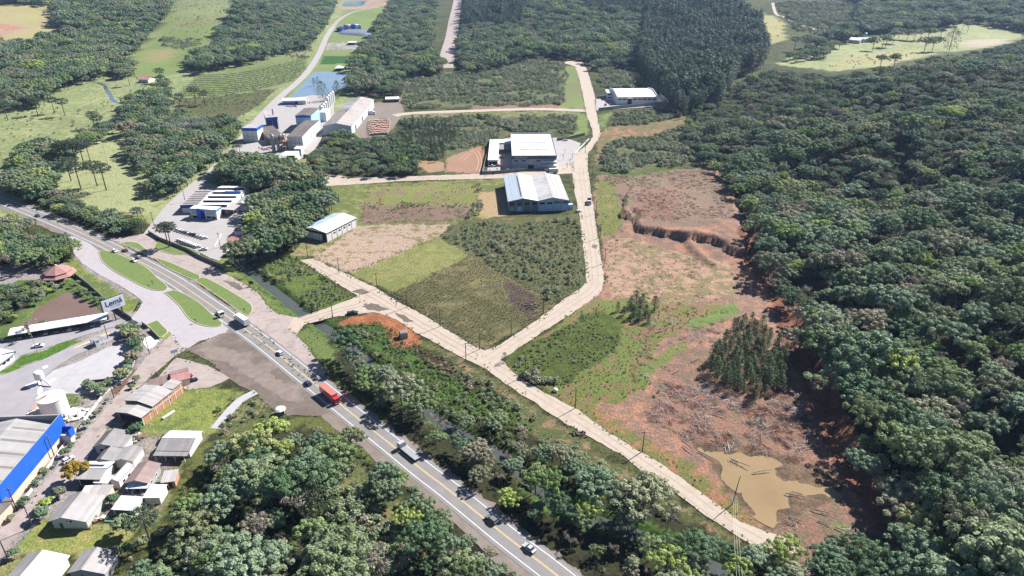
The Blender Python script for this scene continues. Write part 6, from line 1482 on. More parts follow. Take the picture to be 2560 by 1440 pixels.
t, w, d = root3('shed', 'white-roofed open shed right of the largest house', 'shed', (282, 1272), (334, 1275), (362, 1247), 2.8); mono(t, w, d, 2.7, 3.1, ROOFW, OFFWHITE, .35); block(t, .4, w - .5, -.06, .03, .1, 2.3, WOOD, 'shutter')
t, w, d = root3('shed', 'white-roofed shed against the foreground wood', 'shed', (360, 1243), (398, 1243), (422, 1215), 2.8); mono(t, w, d, 2.7, 3.0, ROOFW, OFFWHITE, .3)
t, w, d = root3('lean_to', 'grey-roofed lean-to behind the largest house', 'shed', (220, 1239), (267, 1238), (290, 1216), 2.6); mono(t, w, d, 2.5, 2.9, ROOFL, PEACH, .3)
t, w, d = root3('carport', 'small white carport between the solar-panel house and the largest house', 'canopy', (200, 1236), (226, 1234), (236, 1213), 2.5); canopy(t, w, d, 2.4, 2.6, ROOFW, STEEL, 2, 2)
t, w, d = root3('garden_roof', 'white plastic roof joining the solar-panel house and its neighbour', 'canopy', (232, 1206), (272, 1208), (282, 1190), 2.5); canopy(t, w, d, 2.4, 2.7, ROOFW, STEEL, 3, 2)
small_house('house', 'house with a grey and white gabled roof at the bottom left corner', 'house', (-4, 1474), (97, 1480), (155, 1392), 3.3, 1.5, (ROOFG, ROOFW), OFFWHITE, 'y', .4, .6)
small_house('house', 'grey-gabled house with small attic windows at the bottom edge', 'house', (174, 1430), (260, 1432), (287, 1382), 3.3, 1.4, (ROOFG, ROOFL), GREYWALL, 'y', .42, .5, ('f', .3, .36), [('f', .45, .49, 2.4, 3.0), ('f', .62, .66, 2.4, 3.0)])
t, w, d = root3('kitchen_garden', 'two green vegetable beds beside the largest house', 'vegetable bed', (255, 1307), (290, 1308), (300, 1298), .3)
for k in (.5, 3.0): MB().box(.3, w - .3, k, k + 1.7, -.2, .35, M('bed_leaves', (.12, .22, .12), .9, .3, 2)).build('bed', t)
t, w, d = root3('pipe_section', 'white trough lying on the lawn beside the brick hall', 'trough', (408, 1046), (438, 1027), (436, 1024), .7)
MB().box(0, w, 0, 1.1, 0, .5, GREYWALL).box(0.05, w - .05, .05, 1.05, .5, .65, WHITE).build('trough_body', t); MB().box(.2, w - .2, .2, .9, .65, .72, OFFWHITE).build('lid', t)
c = G(702, 1034); t = empty('stall', c, R(15), 'roadside stall with a white curved awning on the tarmac', 'stall')
block(t, -1.5, 1.5, -1.1, 1.1, -.1, 1.9, M('khaki_board', (.3, .28, .2), .8, .2, 1), 'booth'); MB().lathe([(2.2, 2.0), (2.2, 2.1), (1.5, 2.6), (.01, 2.75)], OFFWHITE, 8).build('awning', t); block(t, -1.2, 1.2, -1.25, -1.11, .9, 1.6, DARK, 'hatch')
def sign(label, px, h, w, hh, mat, rz=0., ink=False, posts=1):
    c = G(*px); t = empty('sign_board', c, rz, label, 'sign')
    block(t, -w / 2, w / 2, -.08, .08, h, h + hh, mat, 'panel')
    for x in ((0,) if posts == 1 else (-w * .3, w * .3)): MB().tube((x, .14, -.2), (x, .14, h + hh * .5), .09, .08, DSTEEL, 6).build('post', t)
    return t
sign('white sign on a single post at the street mouth', (440, 898), 3.2, 2.6, 1.6, WHITE, R(35))
sign('tilted grey billboard by the river near the kiosk', (582, 673), 3.6, 4.2, 2.4, GREYWALL, R(-30), posts=2)
sign('dark square sign on the verge near the river bend', (629, 716), 1.2, 2.2, 1.9, DSTEEL, R(5), posts=2)
c = G(1009, 843); t = empty('concrete_box', c, R(20), 'grey concrete chamber on the red soil pad', 'chamber'); block(t, -1.7, 1.7, -1.5, 1.5, -.2, 2.7, GREYWALL, 'body'); block(t, -1.5, 1.5, -1.3, 1.3, 2.7, 2.95, DCONC, 'lid'); block(t, -1.72, -1.69, -.8, .8, .4, 2.0, DARK, 'opening')
t, w, d = root3('hut', 'tiny pale hut at the grove edge near the end of the dirt road', 'hut', (741, 431), (752, 432), (757, 428), 2.6); mono(t, w, d, 2.5, 2.7, ROOFG, OFFWHITE, .2)

# ------------------------------------------------------------------ the factory by the fish pond
t, w, d = root3('blue_tower', 'white tower block with blue top band at the factory gate', 'tower', (603.5, 320), (641, 320.5), (649, 311), 12)
MB().box(0, w, 0, d, -.3, 11.6, WHITE).build('wall', t); block(t, -.15, w + .15, -.15, d + .15, 9.6, 12.0, BLUE, 'top_band'); MB().slab((.3, .3, 12.1), (w - .3, .3, 12.1), (w - .3, d - .3, 12.1), (.3, d - .3, 12.1), .1, ROOFL).build('roof', t)
for i in (1, 2): MB().box(w * i / 3 - .08, w * i / 3 + .08, -.07, .01, 0, 9.5, DSTEEL).build('joint', t)
block(t, 0, w, -.06, .01, 4.9, 5.1, DSTEEL, 'joint')
t, w, d = root3('blue_hopper_shed', 'tall blue open shed with white roof beside the chimney', 'shed', (664, 294), (693.6, 291.5), (685, 277), 12)
MB().slab((-.3, -.3, 12), (w + .3, -.3, 12), (w + .3, d, 12.6), (-.3, d, 12.6), .2, ROOFL).build('roof', t); block(t, 0, w, 0, .2, 9.6, 11.75, BLUE, 'fascia'); block(t, 0, .2, .21, d, 7, 11.7, BLUE, 'side_panel'); block(t, .5, w - .5, 3, d - 1, -.2, 9, NAVY, 'hopper')
for x in (.3, w * .5, w - .3): MB().box(x - .15, x + .15, .4, .7, -.2, 9.6, STEEL).build('leg', t)
c = G(688, 320); t = empty('chimney', c, 0, 'slim grey factory chimney beside the blue shed', 'chimney'); MB().tube((0, 0, -.3), (0, 0, 17), .75, .6, STEEL, 14).build('stack', t); MB().tube((0, 0, 17), (0, 0, 17.4), .7, .7, DSTEEL, 14).build('cap', t)
for z in (6, 11): MB().tube((0, 0, z), (0, 0, z + .25), .8, .78, DSTEEL, 14).build('band', t)
t, w, d = root3('mill_hall', 'dark stained-roof mill hall with whitewashed side wall', 'factory', (717, 341), (755, 341), (779, 300), 11)
WW = M('whitewash_streaked', (.62, .62, .63), .85, .2, .25, dirt=(.2, .2, .22), dirt_amt=.7)
gable(t, w, d, 10.6, .8, ROOFD, WW, 'x', .5, .1)
for i in range(1, 4): MB().box(w * i / 4 - .1, w * i / 4 + .1, -.08, .01, 0, 10, DSTEEL).build('joint', t)
block(t, 0, w, -.07, .01, 5.2, 5.5, DSTEEL, 'joint')
for i in range(7): MB().box(w, w + .25, d * (i + .3) / 7, d * (i + .75) / 7, -.2, 6.5, WHITE).build('buttress', t)
t, w, d = root3('blue_band_hall', 'tallest mill hall with dark roof and blue band', 'factory', (738, 288.5), (776.6, 288.5), (788, 270), 14)
gable(t, w, d, 13.6, .7, ROOFD, LBLUE, 'y', .5, .1); block(t, -.1, w + .1, -.12, .05, 12.0, 13.9, BLUE, 'blue_band')
t, w, d = root3('low_mill_roof', 'low dark ribbed roof on the left of the mill hall', 'shed', (672, 346), (711, 341), (735, 308), 6); mono(t, w, d, 5.8, 6.0, ROOFD, DCONC, .2)
for i in range(5): MB().box(.5, w - .5, d * (i + .5) / 5 - .2, d * (i + .5) / 5 + .2, 6.1, 6.3, RUST).build('roof_rib', t)
c = G(690, 378); t = empty('process_tower', c, 0, 'rusty process tower with two upright cylinders at the mill front', 'tower')
for x, y, r_, h_ in ((-1.5, 0, 1.5, 13), (2.2, .8, 1.2, 11)): MB().lathe([(r_, -.2), (r_, h_), (r_ * .4, h_ + 1.4), (.1, h_ + 1.5)], STEEL, 16, x, y).build('cylinder', t)
for x in (4.2, 9.0):
    for y in (-1.5, 3): MB().box(x - .15, x + .15, y - .15, y + .15, -.2, 14, RUST).build('frame_post', t)
for z in (4, 8, 12): block(t, 4, 9.2, -1.6, 3.1, z, z + .25, RUST, 'platform')
for k, (x, y, z) in enumerate(((5.5, 0, 12.3), (7.6, 1.2, 12.3), (6.4, 1.0, 8.3))): MB().lathe([(.9, z), (.9, z + 1.6), (.3, z + 2.2)], OFFWHITE, 10, x, y).build('cyclone', t)
MB().tube((2, 0, 11), (6, 0, 13.5), .35, .35, STEEL, 8).build('duct', t); MB().tube((-1.5, 0, 13), (4.5, .5, 9), .3, .3, RUST, 8).build('duct', t)
t, w, d = root3('white_canopy', 'white flat canopy with open dark front at the mill entrance', 'canopy', (702.6, 388.6), (737, 388.6), (748, 378), 5.2)
MB().slab((-.2, -.2, 5.3), (w, -.2, 5.3), (w, d, 5.3), (-.2, d, 5.3), .3, WHITE).build('roof', t); block(t, w - .3, w - .02, 0, d, -.2, 5.0, WHITE, 'side_wall'); block(t, .5, w - .31, d - .3, d - .1, -.2, 5.0, DARK, 'back_wall'); MB().box(.2, .5, .2, .5, -.2, 5, WHITE).build('post', t)
t, w, d = root3('white_box', 'white box hut between the mill hall and the white canopy', 'hut', (735, 371), (752, 371), (758, 365), 6.0); mono(t, w, d, 5.6, 5.8, WHITE, WHITE, .1); opening(t, 'f', w, d, w * .3, w * .6, 3, 4.2, GLASS)
p0, p1 = G(806, 288), G(833, 256)
for i in range(7):
    q = p0.lerp(p1, i / 6); t = empty('silo', q, 0, 'white silo, %s of the row behind the mill counted from the front' % ['first', 'second', 'third', 'fourth', 'fifth', 'sixth', 'last'][i], 'silo', 'row of white silos')
    hh = 8.5 if i < 3 else 11
    MB().lathe([(2.1, -.3), (2.1, hh), (.5, hh + 1.4), (.3, hh + 1.7)], TK, 18).build('shell', t); MB().tube((0, 0, hh + 1.5), (0, 0, hh + 2.1), .3, .3, STEEL, 8).build('hatch', t)
t, w, d = root3('silo_house', 'white flat block in front of the silo row', 'building', (797, 281), (814, 281), (821, 272), 9); mono(t, w, d, 9, 9, WHITE, WHITE, .1)
t, w, d = root3('white_shed', 'long low white shed between the fish pond and the factory', 'shed', (704.5, 251.5), (764, 250.5), (762, 244), 4.4); gable(t, w, d, 4.2, .9, ROOFW, OFFWHITE, 'x', .5, .5); block(t, .5, w * .5, -.07, .02, 0, 2.4, BLUE, 'blue_stack'); opening(t, 'f', w, d, w * .52, w * .66, .2, 3.2, DARK, 'doorway')
t, w, d = root3('grey_warehouse', 'large brown-grey gabled warehouse with pale walls beside the log stacks', 'warehouse', (807, 315.5), (877.7, 315.5), (922, 248.7), 8)
gable(t, w, d, 8, 2.6, (MROOF('brown_grey_roof', (.25, .22, .21), .8, 1, 1.3, .1, (.14, .12, .11), .5), MROOF('light_brown_roof', (.36, .32, .30), .75, 1, 1.3, .12, (.2, .17, .15), .5)), M('pale_cladding', (.52, .56, .62), .7, .06, .3), 'y', .49, .4)
for i in (1, 3, 5): opening(t, 'r', w, d, d * i / 7, d * i / 7 + 4, 0, 4.6, DARK, 'doorway')
MB().tube((w * .2, 6, 8.6), (w * .2, 6, 11), .3, .3, STEEL, 8).build('flue', t); MB().tube((w * .46, d * .42, 10.2), (w * .46, d * .42, 12), .8, .6, STEEL, 10).build('exhaust', t)
t, w, d = root3('yard_shed', 'small white-roofed shed at the back of the log yard', 'shed', (964, 248), (997, 247), (996, 242), 3.4); mono(t, w, d, 3.2, 3.5, ROOFW, WOOD, .4)
# log stacks
LOGM = M('fresh_log_ends', (.62, .42, .34), .9, .35, 1.2); LOGB = M('log_bark', (.3, .19, .14), .95, .3, 2)
rnl = random.Random(5)
for row in range(8):
    v = 338 - row * 4.6; u0, u1 = 921 - row * .6 + abs(row - 3) * .8, 970 + row * 1.1 - max(0, row - 5) * 2
    a, b = G(u0, v + 2), G(u1, v - 1); n = int((b - a).length / .55)
    mb = MB(); k2 = MB()
    for i in range(n):
        p = a.lerp(b, (i + .5) / n); sag = 1.2 * math.sin(math.pi * (i + .5) / n)
        for lay in range(4 + rnl.randint(0, 1)):
            r_ = rnl.uniform(.2, .29); x, y, z = p.x - a.x + rnl.uniform(-.1, .1), p.y - a.y + sag + rnl.uniform(-.15, .15), .25 + lay * .48
            k2.tube((x, y, z), (x, y + 2.6, z), r_, r_, LOGB, 6); mb.tube((x, y - .03, z), (x, y + .02, z), r_ * .96, r_ * .96, LOGM, 6)
            if lay > 2: mb.tube((x, y + .4, z + .16), (x, y + 2.5, z + .16), r_ * .9, r_ * .9, LOGM, 5)
    t = empty('log_stack', a, 0, 'stack of cut logs in the factory yard, row %s from the front' % ['one', 'two', 'three', 'four', 'five', 'six', 'seven', 'eight'][row], 'log stack', 'curved rows of stacked logs')
    tag(k2.build('logs', t), kind='stuff'); tag(mb.build('log_ends', t), kind='stuff')
# ------------------------------------------------------------------ ponds and plant up the valley
t, w, d = root3('pump_shed', 'white-roofed open shed at the head of the fish pond', 'shed', (837, 170), (857, 170), (859, 164), 4); canopy(t, w, d, 3.8, 4.2, ROOFW, STEEL, 3, 2, .2); block(t, .5, w - .5, d * .4, d - .3, -.2, 3.4, DARK, 'back_room')
t, w, d = root3('filter_shed', 'small white-roofed shed on the pale drying bed', 'shed', (869, 106), (888, 106), (888, 103), 4); mono(t, w, d, 3.6, 3.8, ROOFW, DSTEEL, .5)
c = G(890, 84); t = empty('covered_lagoon', c, 0, 'inflated dark sheet covering the lagoon up the valley', 'lagoon cover')
p = [G(u, v) - c for u, v in smooth_line([(842, 82), (862, 75), (900, 75), (932, 80), (938, 85), (918, 90), (880, 88), (852, 86), (842, 82)], 4)[:-1]]
vs, fs = [], []
for k, (s_, z_) in enumerate(((1.0, 0.2), (.85, 2.4), (.6, 3.8), (.3, 4.5), (.02, 4.6))): vs += [(q.x * s_, q.y * s_, z_) for q in p]
n = len(p)
for k in range(4): fs += [(k * n + i, k * n + (i + 1) % n, (k + 1) * n + (i + 1) % n, (k + 1) * n + i) for i in range(n)]
MB().add(vs, fs, M('lagoon_sheet', (.17, .19, .24), .45, .08, .05)).build('cover_sheet', t, smooth=True)
for i in range(4): MB().tube(tuple(G(862 + i * 17, 76) - c + Vector((0, 0, .6))), tuple(G(856 + i * 17, 88) - c + Vector((0, 0, .6))), .5, .5, DSTEEL, 5).build('ballast_strap', t)
for i, (u, hh, r_, mt, lb) in enumerate(((865, 9, 4, STEEL, 'first'), (874, 8, 4, TK, 'second'), (884, 9, 4.5, BLUE, 'third'), (892, 9, 4, TK, 'fourth'), (900, 8, 3.5, STEEL, 'last'))):
    t = empty('treatment_tank', G(u, 74), 0, '%s upright tank in the row behind the covered lagoon, from the left' % lb, 'tank', 'treatment tanks'); MB().lathe([(r_, -.3), (r_, hh), (r_ * .3, hh + 1)], mt, 16).build('shell', t); MB().tube((0, 0, hh + .5), (0, 0, hh + 2), .3, .3, DSTEEL, 6).build('vent', t)
t, w, d = root3('control_hut', 'dark navy hut beside the treatment tanks', 'hut', (841, 70), (853, 70), (853, 66), 6); mono(t, w, d, 6, 6, NAVY, NAVY, .2)
# ------------------------------------------------------------------ farms
small_house('farmhouse', 'small farmhouse with red hipped roof in the left meadow', 'house', (346, 198), (369, 199), (371, 193), 4, 2.4, ROOFR, OFFWHITE, 'x', .5, .8, None, [('f', .15, .25, 1, 2.4), ('f', .55, .65, 1, 2.4)])
small_house('farmhouse', 'low white farmhouse on the hilltop pasture', 'house', (2122, 99), (2150, 101), (2152, 95), 4, 1.6, ROOFW, OFFWHITE, 'x', .5, .6, None, [('f', .2, .3, 1, 2.4)])
small_house('farmhouse', 'white farmhouse with window row beside the blue tank on the pasture', 'house', (2153, 98), (2186, 98), (2186, 93), 4, 1.4, ROOFL, WHITE, 'x', .5, .5, None, [('f', .1 + .17 * i, .18 + .17 * i, 1, 2.6) for i in range(5)])
small_house('barn', 'pale-roofed barn behind the hilltop farmhouses', 'barn', (2188, 74), (2204, 72), (2204, 66), 5, 2, ROOFL, WOOD, 'x', .5, .5)
t = empty('water_tower', G(2161, 101), 0, 'small teal water tank raised on a stand at the hilltop farm', 'water tower'); 
for x, y in ((-1.5, -1.5), (1.5, -1.5), (1.5, 1.5), (-1.5, 1.5)): MB().tube((x, y, -.2), (x, y, 8), .2, .2, STEEL, 5).build('leg', t)
MB().lathe([(2.4, 8), (2.4, 11), (.5, 11.8)], M('teal_plastic', (.03, .3, .36), .4), 14).build('tank', t)

# ------------------------------------------------------------------ vehicles
def hue(name, c): return M('car_' + name, c, .3, .03, .5, spec=.6)
CARW, CARS, CARK, CARR, CARG, CARBL = hue('white', (.72, .72, .72)), hue('silver', (.42, .43, .45)), hue('black', (.02, .021, .024)), hue('red', (.5, .03, .04)), hue('grey', (.16, .17, .18)), hue('navy', (.03, .05, .12))
CARM = hue('maroon', (.16, .03, .025))
LAMP = M('lamp_glass', (.8, .8, .75), .15, .02, 1); TAIL = M('tail_lamp', (.4, .01, .01), .3, .02, 1)
_VC = {}
def car_parts(paint, kind='hatch'):
    """meshes of one car, nose to +x; shared by every car of the same paint and kind"""
    k = (paint.name, kind)
    if k in _VC: return _VC[k]
    L_, W_ = {'hatch': (3.9, 1.7), 'sedan': (4.4, 1.75), 'suv': (4.5, 1.85), 'pickup': (5.2, 1.85)}[kind]
    x0, x1, y = -L_ / 2, L_ / 2, W_ / 2; up = .14 if kind in ('suv', 'pickup') else 0
    prof = [(x0, .32 + up), (x1 - .1, .32 + up), (x1, .5 + up), (x1 - .06, .72 + up), (x1 - 1.1, .92 + up), (x0 + .35, .95 + up), (x0, .85 + up)]
    if kind == 'pickup': prof = [(x0, .45), (x1 - .1, .45), (x1, .65), (x1 - .06, .9), (x1 - 1.2, 1.08), (x0, 1.08)]
    body = MB(); body.profile(prof, -y, y, paint)
    cab = {'hatch': (x0 + .15, x0 + .5, x1 - 1.9, x1 - 1.15), 'sedan': (x0 + .7, x0 + 1.25, x1 - 2.0, x1 - 1.2), 'suv': (x0 + .1, x0 + .45, x1 - 2.0, x1 - 1.2), 'pickup': (x0 + 1.9, x0 + 2.15, x1 - 2.1, x1 - 1.35)}[kind]
    zb, zt = .93 + up, (1.45 if kind != 'suv' else 1.62) + (.2 if kind == 'pickup' else 0)
    a, b, c, d = cab; i = .16
    glass = MB(); glass.add([(a, -y + .08, zb), (d, -y + .08, zb), (d, y - .08, zb), (a, y - .08, zb), (b, -y + i + .05, zt - .06), (c, -y + i + .05, zt - .06), (c, y - i - .05, zt - .06), (b, y - i - .05, zt - .06)], [(0, 3, 2, 1), (4, 5, 6, 7), (0, 1, 5, 4), (1, 2, 6, 5), (2, 3, 7, 6), (3, 0, 4, 7)], GLASS)
    roof = MB(); roof.add([(b - .05, -y + i, zt - .06), (c + .08, -y + i, zt - .06), (c + .08, y - i, zt - .06), (b - .05, y - i, zt - .06), (b + .05, -y + i + .06, zt), (c - .05, -y + i + .06, zt), (c - .05, y - i - .06, zt), (b + .05, y - i - .06, zt)], [(0, 3, 2, 1), (4, 5, 6, 7), (0, 1, 5, 4), (1, 2, 6, 5), (2, 3, 7, 6), (3, 0, 4, 7)], paint)
    parts = [('body', body.mesh('body')), ('windows', glass.mesh('windows')), ('roof', roof.mesh('roof'))]
    if kind == 'pickup':
        bed = MB(); bed.box(x0 + .1, x0 + 1.8, -y + .12, y - .12, 1.05, 1.12, DARK); parts.append(('bed', bed.mesh('bed')))
    r = .33 + up * .4
    for sx in (x0 + .75, x1 - .8):
        for sy in (-y, y):
            q = MB(); q.tube((sx, sy - .13 * (1 if sy > 0 else -1) * .0 - .12, r), (sx, sy + .12, r), r, r, RUBBER, 12); parts.append(('wheel', q.mesh('wheel')))
    for sy in (-y + .12, y - .42):
        q = MB(); q.box(x1 - .13, x1 + .01, sy, sy + .3, .62 + up, .76 + up, LAMP); parts.append(('headlight', q.mesh('headlight')))
        q = MB(); q.box(x0 - .02, x0 + .1, sy, sy + .3, .66 + up, .82 + up, TAIL); parts.append(('tail_light', q.mesh('tail_light')))
    _VC[k] = parts; return parts
def car(label, px, rz, paint, kind='hatch', name='car', lift=.1, at=None, group=None):
    c = at if at is not None else G(*px); t = empty(name, (c.x, c.y, c.z + lift), rz, label, 'car' if kind != 'pickup' else 'pickup', group)
    for nm, me in car_parts(paint, kind): link(nm, me, t)
    return t
def truck(label, px, rz, cab, box, L_=8.0, hb=3.4, kind='box', name='truck', lift=.1):
    """cab-over lorry, nose to +x"""
    c = G(*px); t = empty(name, (c.x, c.y, c.z + lift), rz, label, 'truck'); x1 = L_ / 2; y = 1.2
    cabl = 1.9
    MB().profile([(x1 - cabl, .6), (x1, .6), (x1 + .02, 1.5), (x1 - .25, 2.7), (x1 - cabl, 2.75)], -y + .02, y - .02, cab).build('cab', t)
    MB().add([(x1 + .05, -y + .15, 1.55), (x1 + .05, y - .15, 1.55), (x1 - .19, y - .2, 2.5), (x1 - .19, -y + .2, 2.5)], [(0, 1, 2, 3)], GLASS).build('windscreen', t)
    for s in (-1, 1): MB().box(x1 - 1.2, x1 - .45, s * (y - .03) - .02, s * (y - .03) + .02, 1.6, 2.35, GLASS).build('side_window', t)
    MB().box(-x1, x1 - .3, -.45, .45, .55, .85, DSTEEL).build('chassis', t)
    xb0, xb1 = -x1, x1 - cabl - .25
    if kind == 'box': MB().box(xb0, xb1, -y, y, .95, hb, box).build('cargo_box', t)
    elif kind == 'flat':
        MB().box(xb0, xb1, -y, y, .95, 1.2, box).build('flat_bed', t); MB().box(xb1 - .1, xb1, -y, y, 1.2, 2.3, box).build('headboard', t)
    elif kind == 'tipper':
        mb = MB(); mb.box(xb0, xb1, -y, -y + .1, .95, 2.3, box).box(xb0, xb1, y - .1, y, .95, 2.3, box).box(xb0, xb1, -y, y, .9, 1.05, box).box(xb0, xb0 + .1, -y, y, .95, 2.3, box).box(xb1 - .1, xb1, -y, y, .95, 2.4, box); mb.build('tipper_body', t)
    elif kind == 'bare':
        MB().box(xb0, xb1 - .2, -.9, .9, .86, 1.0, DSTEEL).build('deck', t)
    for sx in [x1 - 1.0] + ([-x1 + 1.2, -x1 + 2.4] if L_ > 7 else [-x1 + 1.1]):
        for s in (-1, 1): MB().tube((sx, s * (y - .14) - .15, .5), (sx, s * (y - .14) + .15, .5), .5, .5, RUBBER, 12).build('wheel', t)
    for s in (-1, 1): MB().box(x1 - .02, x1 + .06, s * .85 - .18, s * .85 + .18, .8, 1.05, LAMP).build('headlight', t)
    MB().box(x1 - .05, x1 + .1, -y + .05, y - .05, .45, .75, cab).build('bumper', t)
    return t
HW = np.array(HWY)
def hdg(px, rev=False):
    p = np.array(plane(*px)); i = int(np.argmin(np.hypot(*(HW - p).T))); i = min(max(i, 1), len(HW) - 2); v = HW[i + 1] - HW[i - 1]
    return math.atan2(v[1], v[0]) + (math.pi if rev else 0)
def hcar(label, px, paint, kind='hatch', rev=False): return car(label, px, hdg(px, rev), paint, kind)
hcar('dark blue car, farthest left on the highway', (95, 541), CARBL, 'sedan')
hcar('white car, first of the two white cars followed by the maroon one', (288, 630), CARW, 'hatch')
hcar('maroon car beside the white car on the highway', (313, 628), CARM, 'sedan', True)
hcar('white car nearest the grass island in the middle of the highway', (336, 654), CARW, 'sedan')
hcar('white car in the shade of the araucaria on the highway', (347, 645), CARS, 'hatch', True)
hcar('small white car on the highway beside the bare tarmac', (700, 885), CARW, 'hatch', True)
hcar('navy car just ahead of the red lorry on the highway', (770, 961), CARBL, 'hatch', True)
hcar('dark grey SUV with pale roof in the tree shade on the highway', (1229, 1302), CARG, 'suv', True)
hcar('silver car lowest on the highway', (1323, 1374), CARS, 'sedan', True)
truck('white lorry tractor without trailer beside the grass island', (550, 789), hdg((550, 789)), CARW, CARW, 5.6, kind='bare')
truck('white box lorry on the highway at the junction', (605, 808), hdg((605, 808), True), CARW, hue('box_white', (.74, .74, .74)), 10.5, 3.9)
REDBOX = hue('faded_red', (.55, .17, .14))
truck('long red box lorry on the highway under the trees', (826, 996), hdg((826, 996)), RED, REDBOX, 11.4, 3.7)
truck('grey flatbed lorry in the tree shade on the highway', (1022, 1135), hdg((1022, 1135), True), CARS, STEEL, 10.5, kind='flat')
car('dark green pickup parked on the bend by the red bank', (882, 785), R(5), hue('green', (.03, .05, .035)), 'pickup')
car('white car beside the pale blue end of the twin-gabled warehouse', (1447, 530), R(20), CARW, 'hatch', lift=.12)
truck('white lorry with a dark red tipper body on the district road', (1473, 508), R(-95), hue('cabw', (.6, .6, .6)), hue('tipper_red', (.22, .02, .025)), 8.0, kind='tipper')
car('white pickup parked in front of the white annex', (1230, 417), R(8), CARW, 'pickup', lift=.12)
car('red pickup parked beside the white annex', (1245, 416), R(15), CARR, 'pickup', lift=.12)
car('dark car under the annex court roof', (1254, 395), R(10), CARG, 'hatch', lift=.12)
truck('white box lorry with blue cab behind the twin-gabled warehouse', (1380, 433), R(187), hue('cabblue', (.08, .2, .45)), hue('box_pale', (.68, .66, .62)), 9.0, 3.6)
car('white car at the mouth of the fruit hall driveway', (1366, 426), R(5), CARW, 'hatch', lift=.14)
car('white car at the back of the fruit hall car park', (1414, 352), R(10), CARW, 'sedan', lift=.14)
truck('white box lorry at the side door of the grey warehouse', (927, 286), R(0), CARW, hue('box_white', (.74, .74, .74)), 9.5, 3.8)
car('dark pickup in the yard of the white hall', (1514, 263), R(85), CARK, 'pickup', lift=.14); car('silver car in the yard of the white hall', (1528, 262), R(40), CARS, 'sedan', lift=.14)
car('red car beside the red-roofed house', (470, 943), R(35), CARR, 'hatch'); car('black car next to the red car by the red-roofed house', (481, 954), R(40), CARK, 'sedan')
car('white car by the flagpole in the works yard', (97, 867), R(15), CARW, 'sedan')
car('dark car at the left end of the parking shelter', (5, 855), R(20), CARK, 'sedan')
car('white car under the porch of the solar-panel house', (172, 1152), R(60), CARW, 'hatch')
# rows of company cars in the office yard
a, b = G(446, 577), G(512, 597)
row1 = [CARW, CARW, CARS, CARG, CARW, CARBL, CARK, CARW, CARW, CARW]
for i, p in enumerate(row1): car('%s car, %s in the upper parking row of the office yard' % (p.name[4:], ['first', 'second', 'third', 'fourth', 'fifth', 'sixth', 'seventh', 'eighth', 'ninth', 'last'][i]), None, R(28), p, 'hatch', at=a.lerp(b, i / 9), group='cars parked in the office yard')
a, b = G(449, 602), G(495, 619)
for i in range(9): car('white car, %s in the lower parking row of the office yard' % ['first', 'second', 'third', 'fourth', 'fifth', 'sixth', 'seventh', 'eighth', 'last'][i], None, R(28), CARW, 'hatch', at=a.lerp(b, i / 8), group='cars parked in the office yard')
car('white car standing alone at the end of the office yard', (510, 625), R(12), CARW, 'sedan')
for i, (px, p) in enumerate((((606, 552), CARK), ((611, 548), CARR), ((604, 558), CARW), ((615, 541), CARW))): car('%s car under the trees at the right of the office yard' % p.name[4:] if i != 3 else 'white car farthest back under the trees right of the office yard', px, R(30), p, 'hatch')
# cars under the long shelter
t, w, d = CANOPY
for i, (f, p) in enumerate(((.1, CARG), (.22, CARK), (.36, CARS), (.47, CARG), (.60, CARW), (.68, CARBL), (.84, CARS))):
    q = Matrix.Translation(t.location) @ Matrix.Rotation(t.rotation_euler.z, 4, 'Z') @ Vector((w * f, 1.6, 0))
    car('%s car, %s under the long parking shelter from the left' % (p.name[4:], ['first', 'second', 'third', 'fourth', 'fifth', 'sixth', 'seventh'][i]), None, t.rotation_euler.z - R(90), p, 'hatch', at=Vector((q.x, q.y, 0)), group='cars under the parking shelter')
# motorbikes by the gate
for i in range(7):
    u, v = 339 + i * 2.1, 779 - i * 3.6
    t = empty('motorbike', G(u, v) + Vector((0, 0, .08)), R(25), '%s motorbike in the row by the gate, from the lower end' % ['first', 'second', 'third', 'fourth', 'fifth', 'sixth', 'last'][i], 'motorbike', 'motorbikes by the gate')
    for x in (-.65, .65): MB().tube((x, -.06, .3), (x, .06, .3), .3, .3, RUBBER, 10).build('wheel', t)
    MB().box(-.5, .1, -.14, .14, .6, .78, DARK).build('seat', t); MB().box(-.3, .5, -.13, .13, .35, .72, (CARK, CARR, CARG, CARW, CARBL, CARK, CARS)[i]).build('body', t); MB().tube((.55, -.35, .98), (.55, .35, .98), .03, .03, DSTEEL, 5).build('handlebar', t)

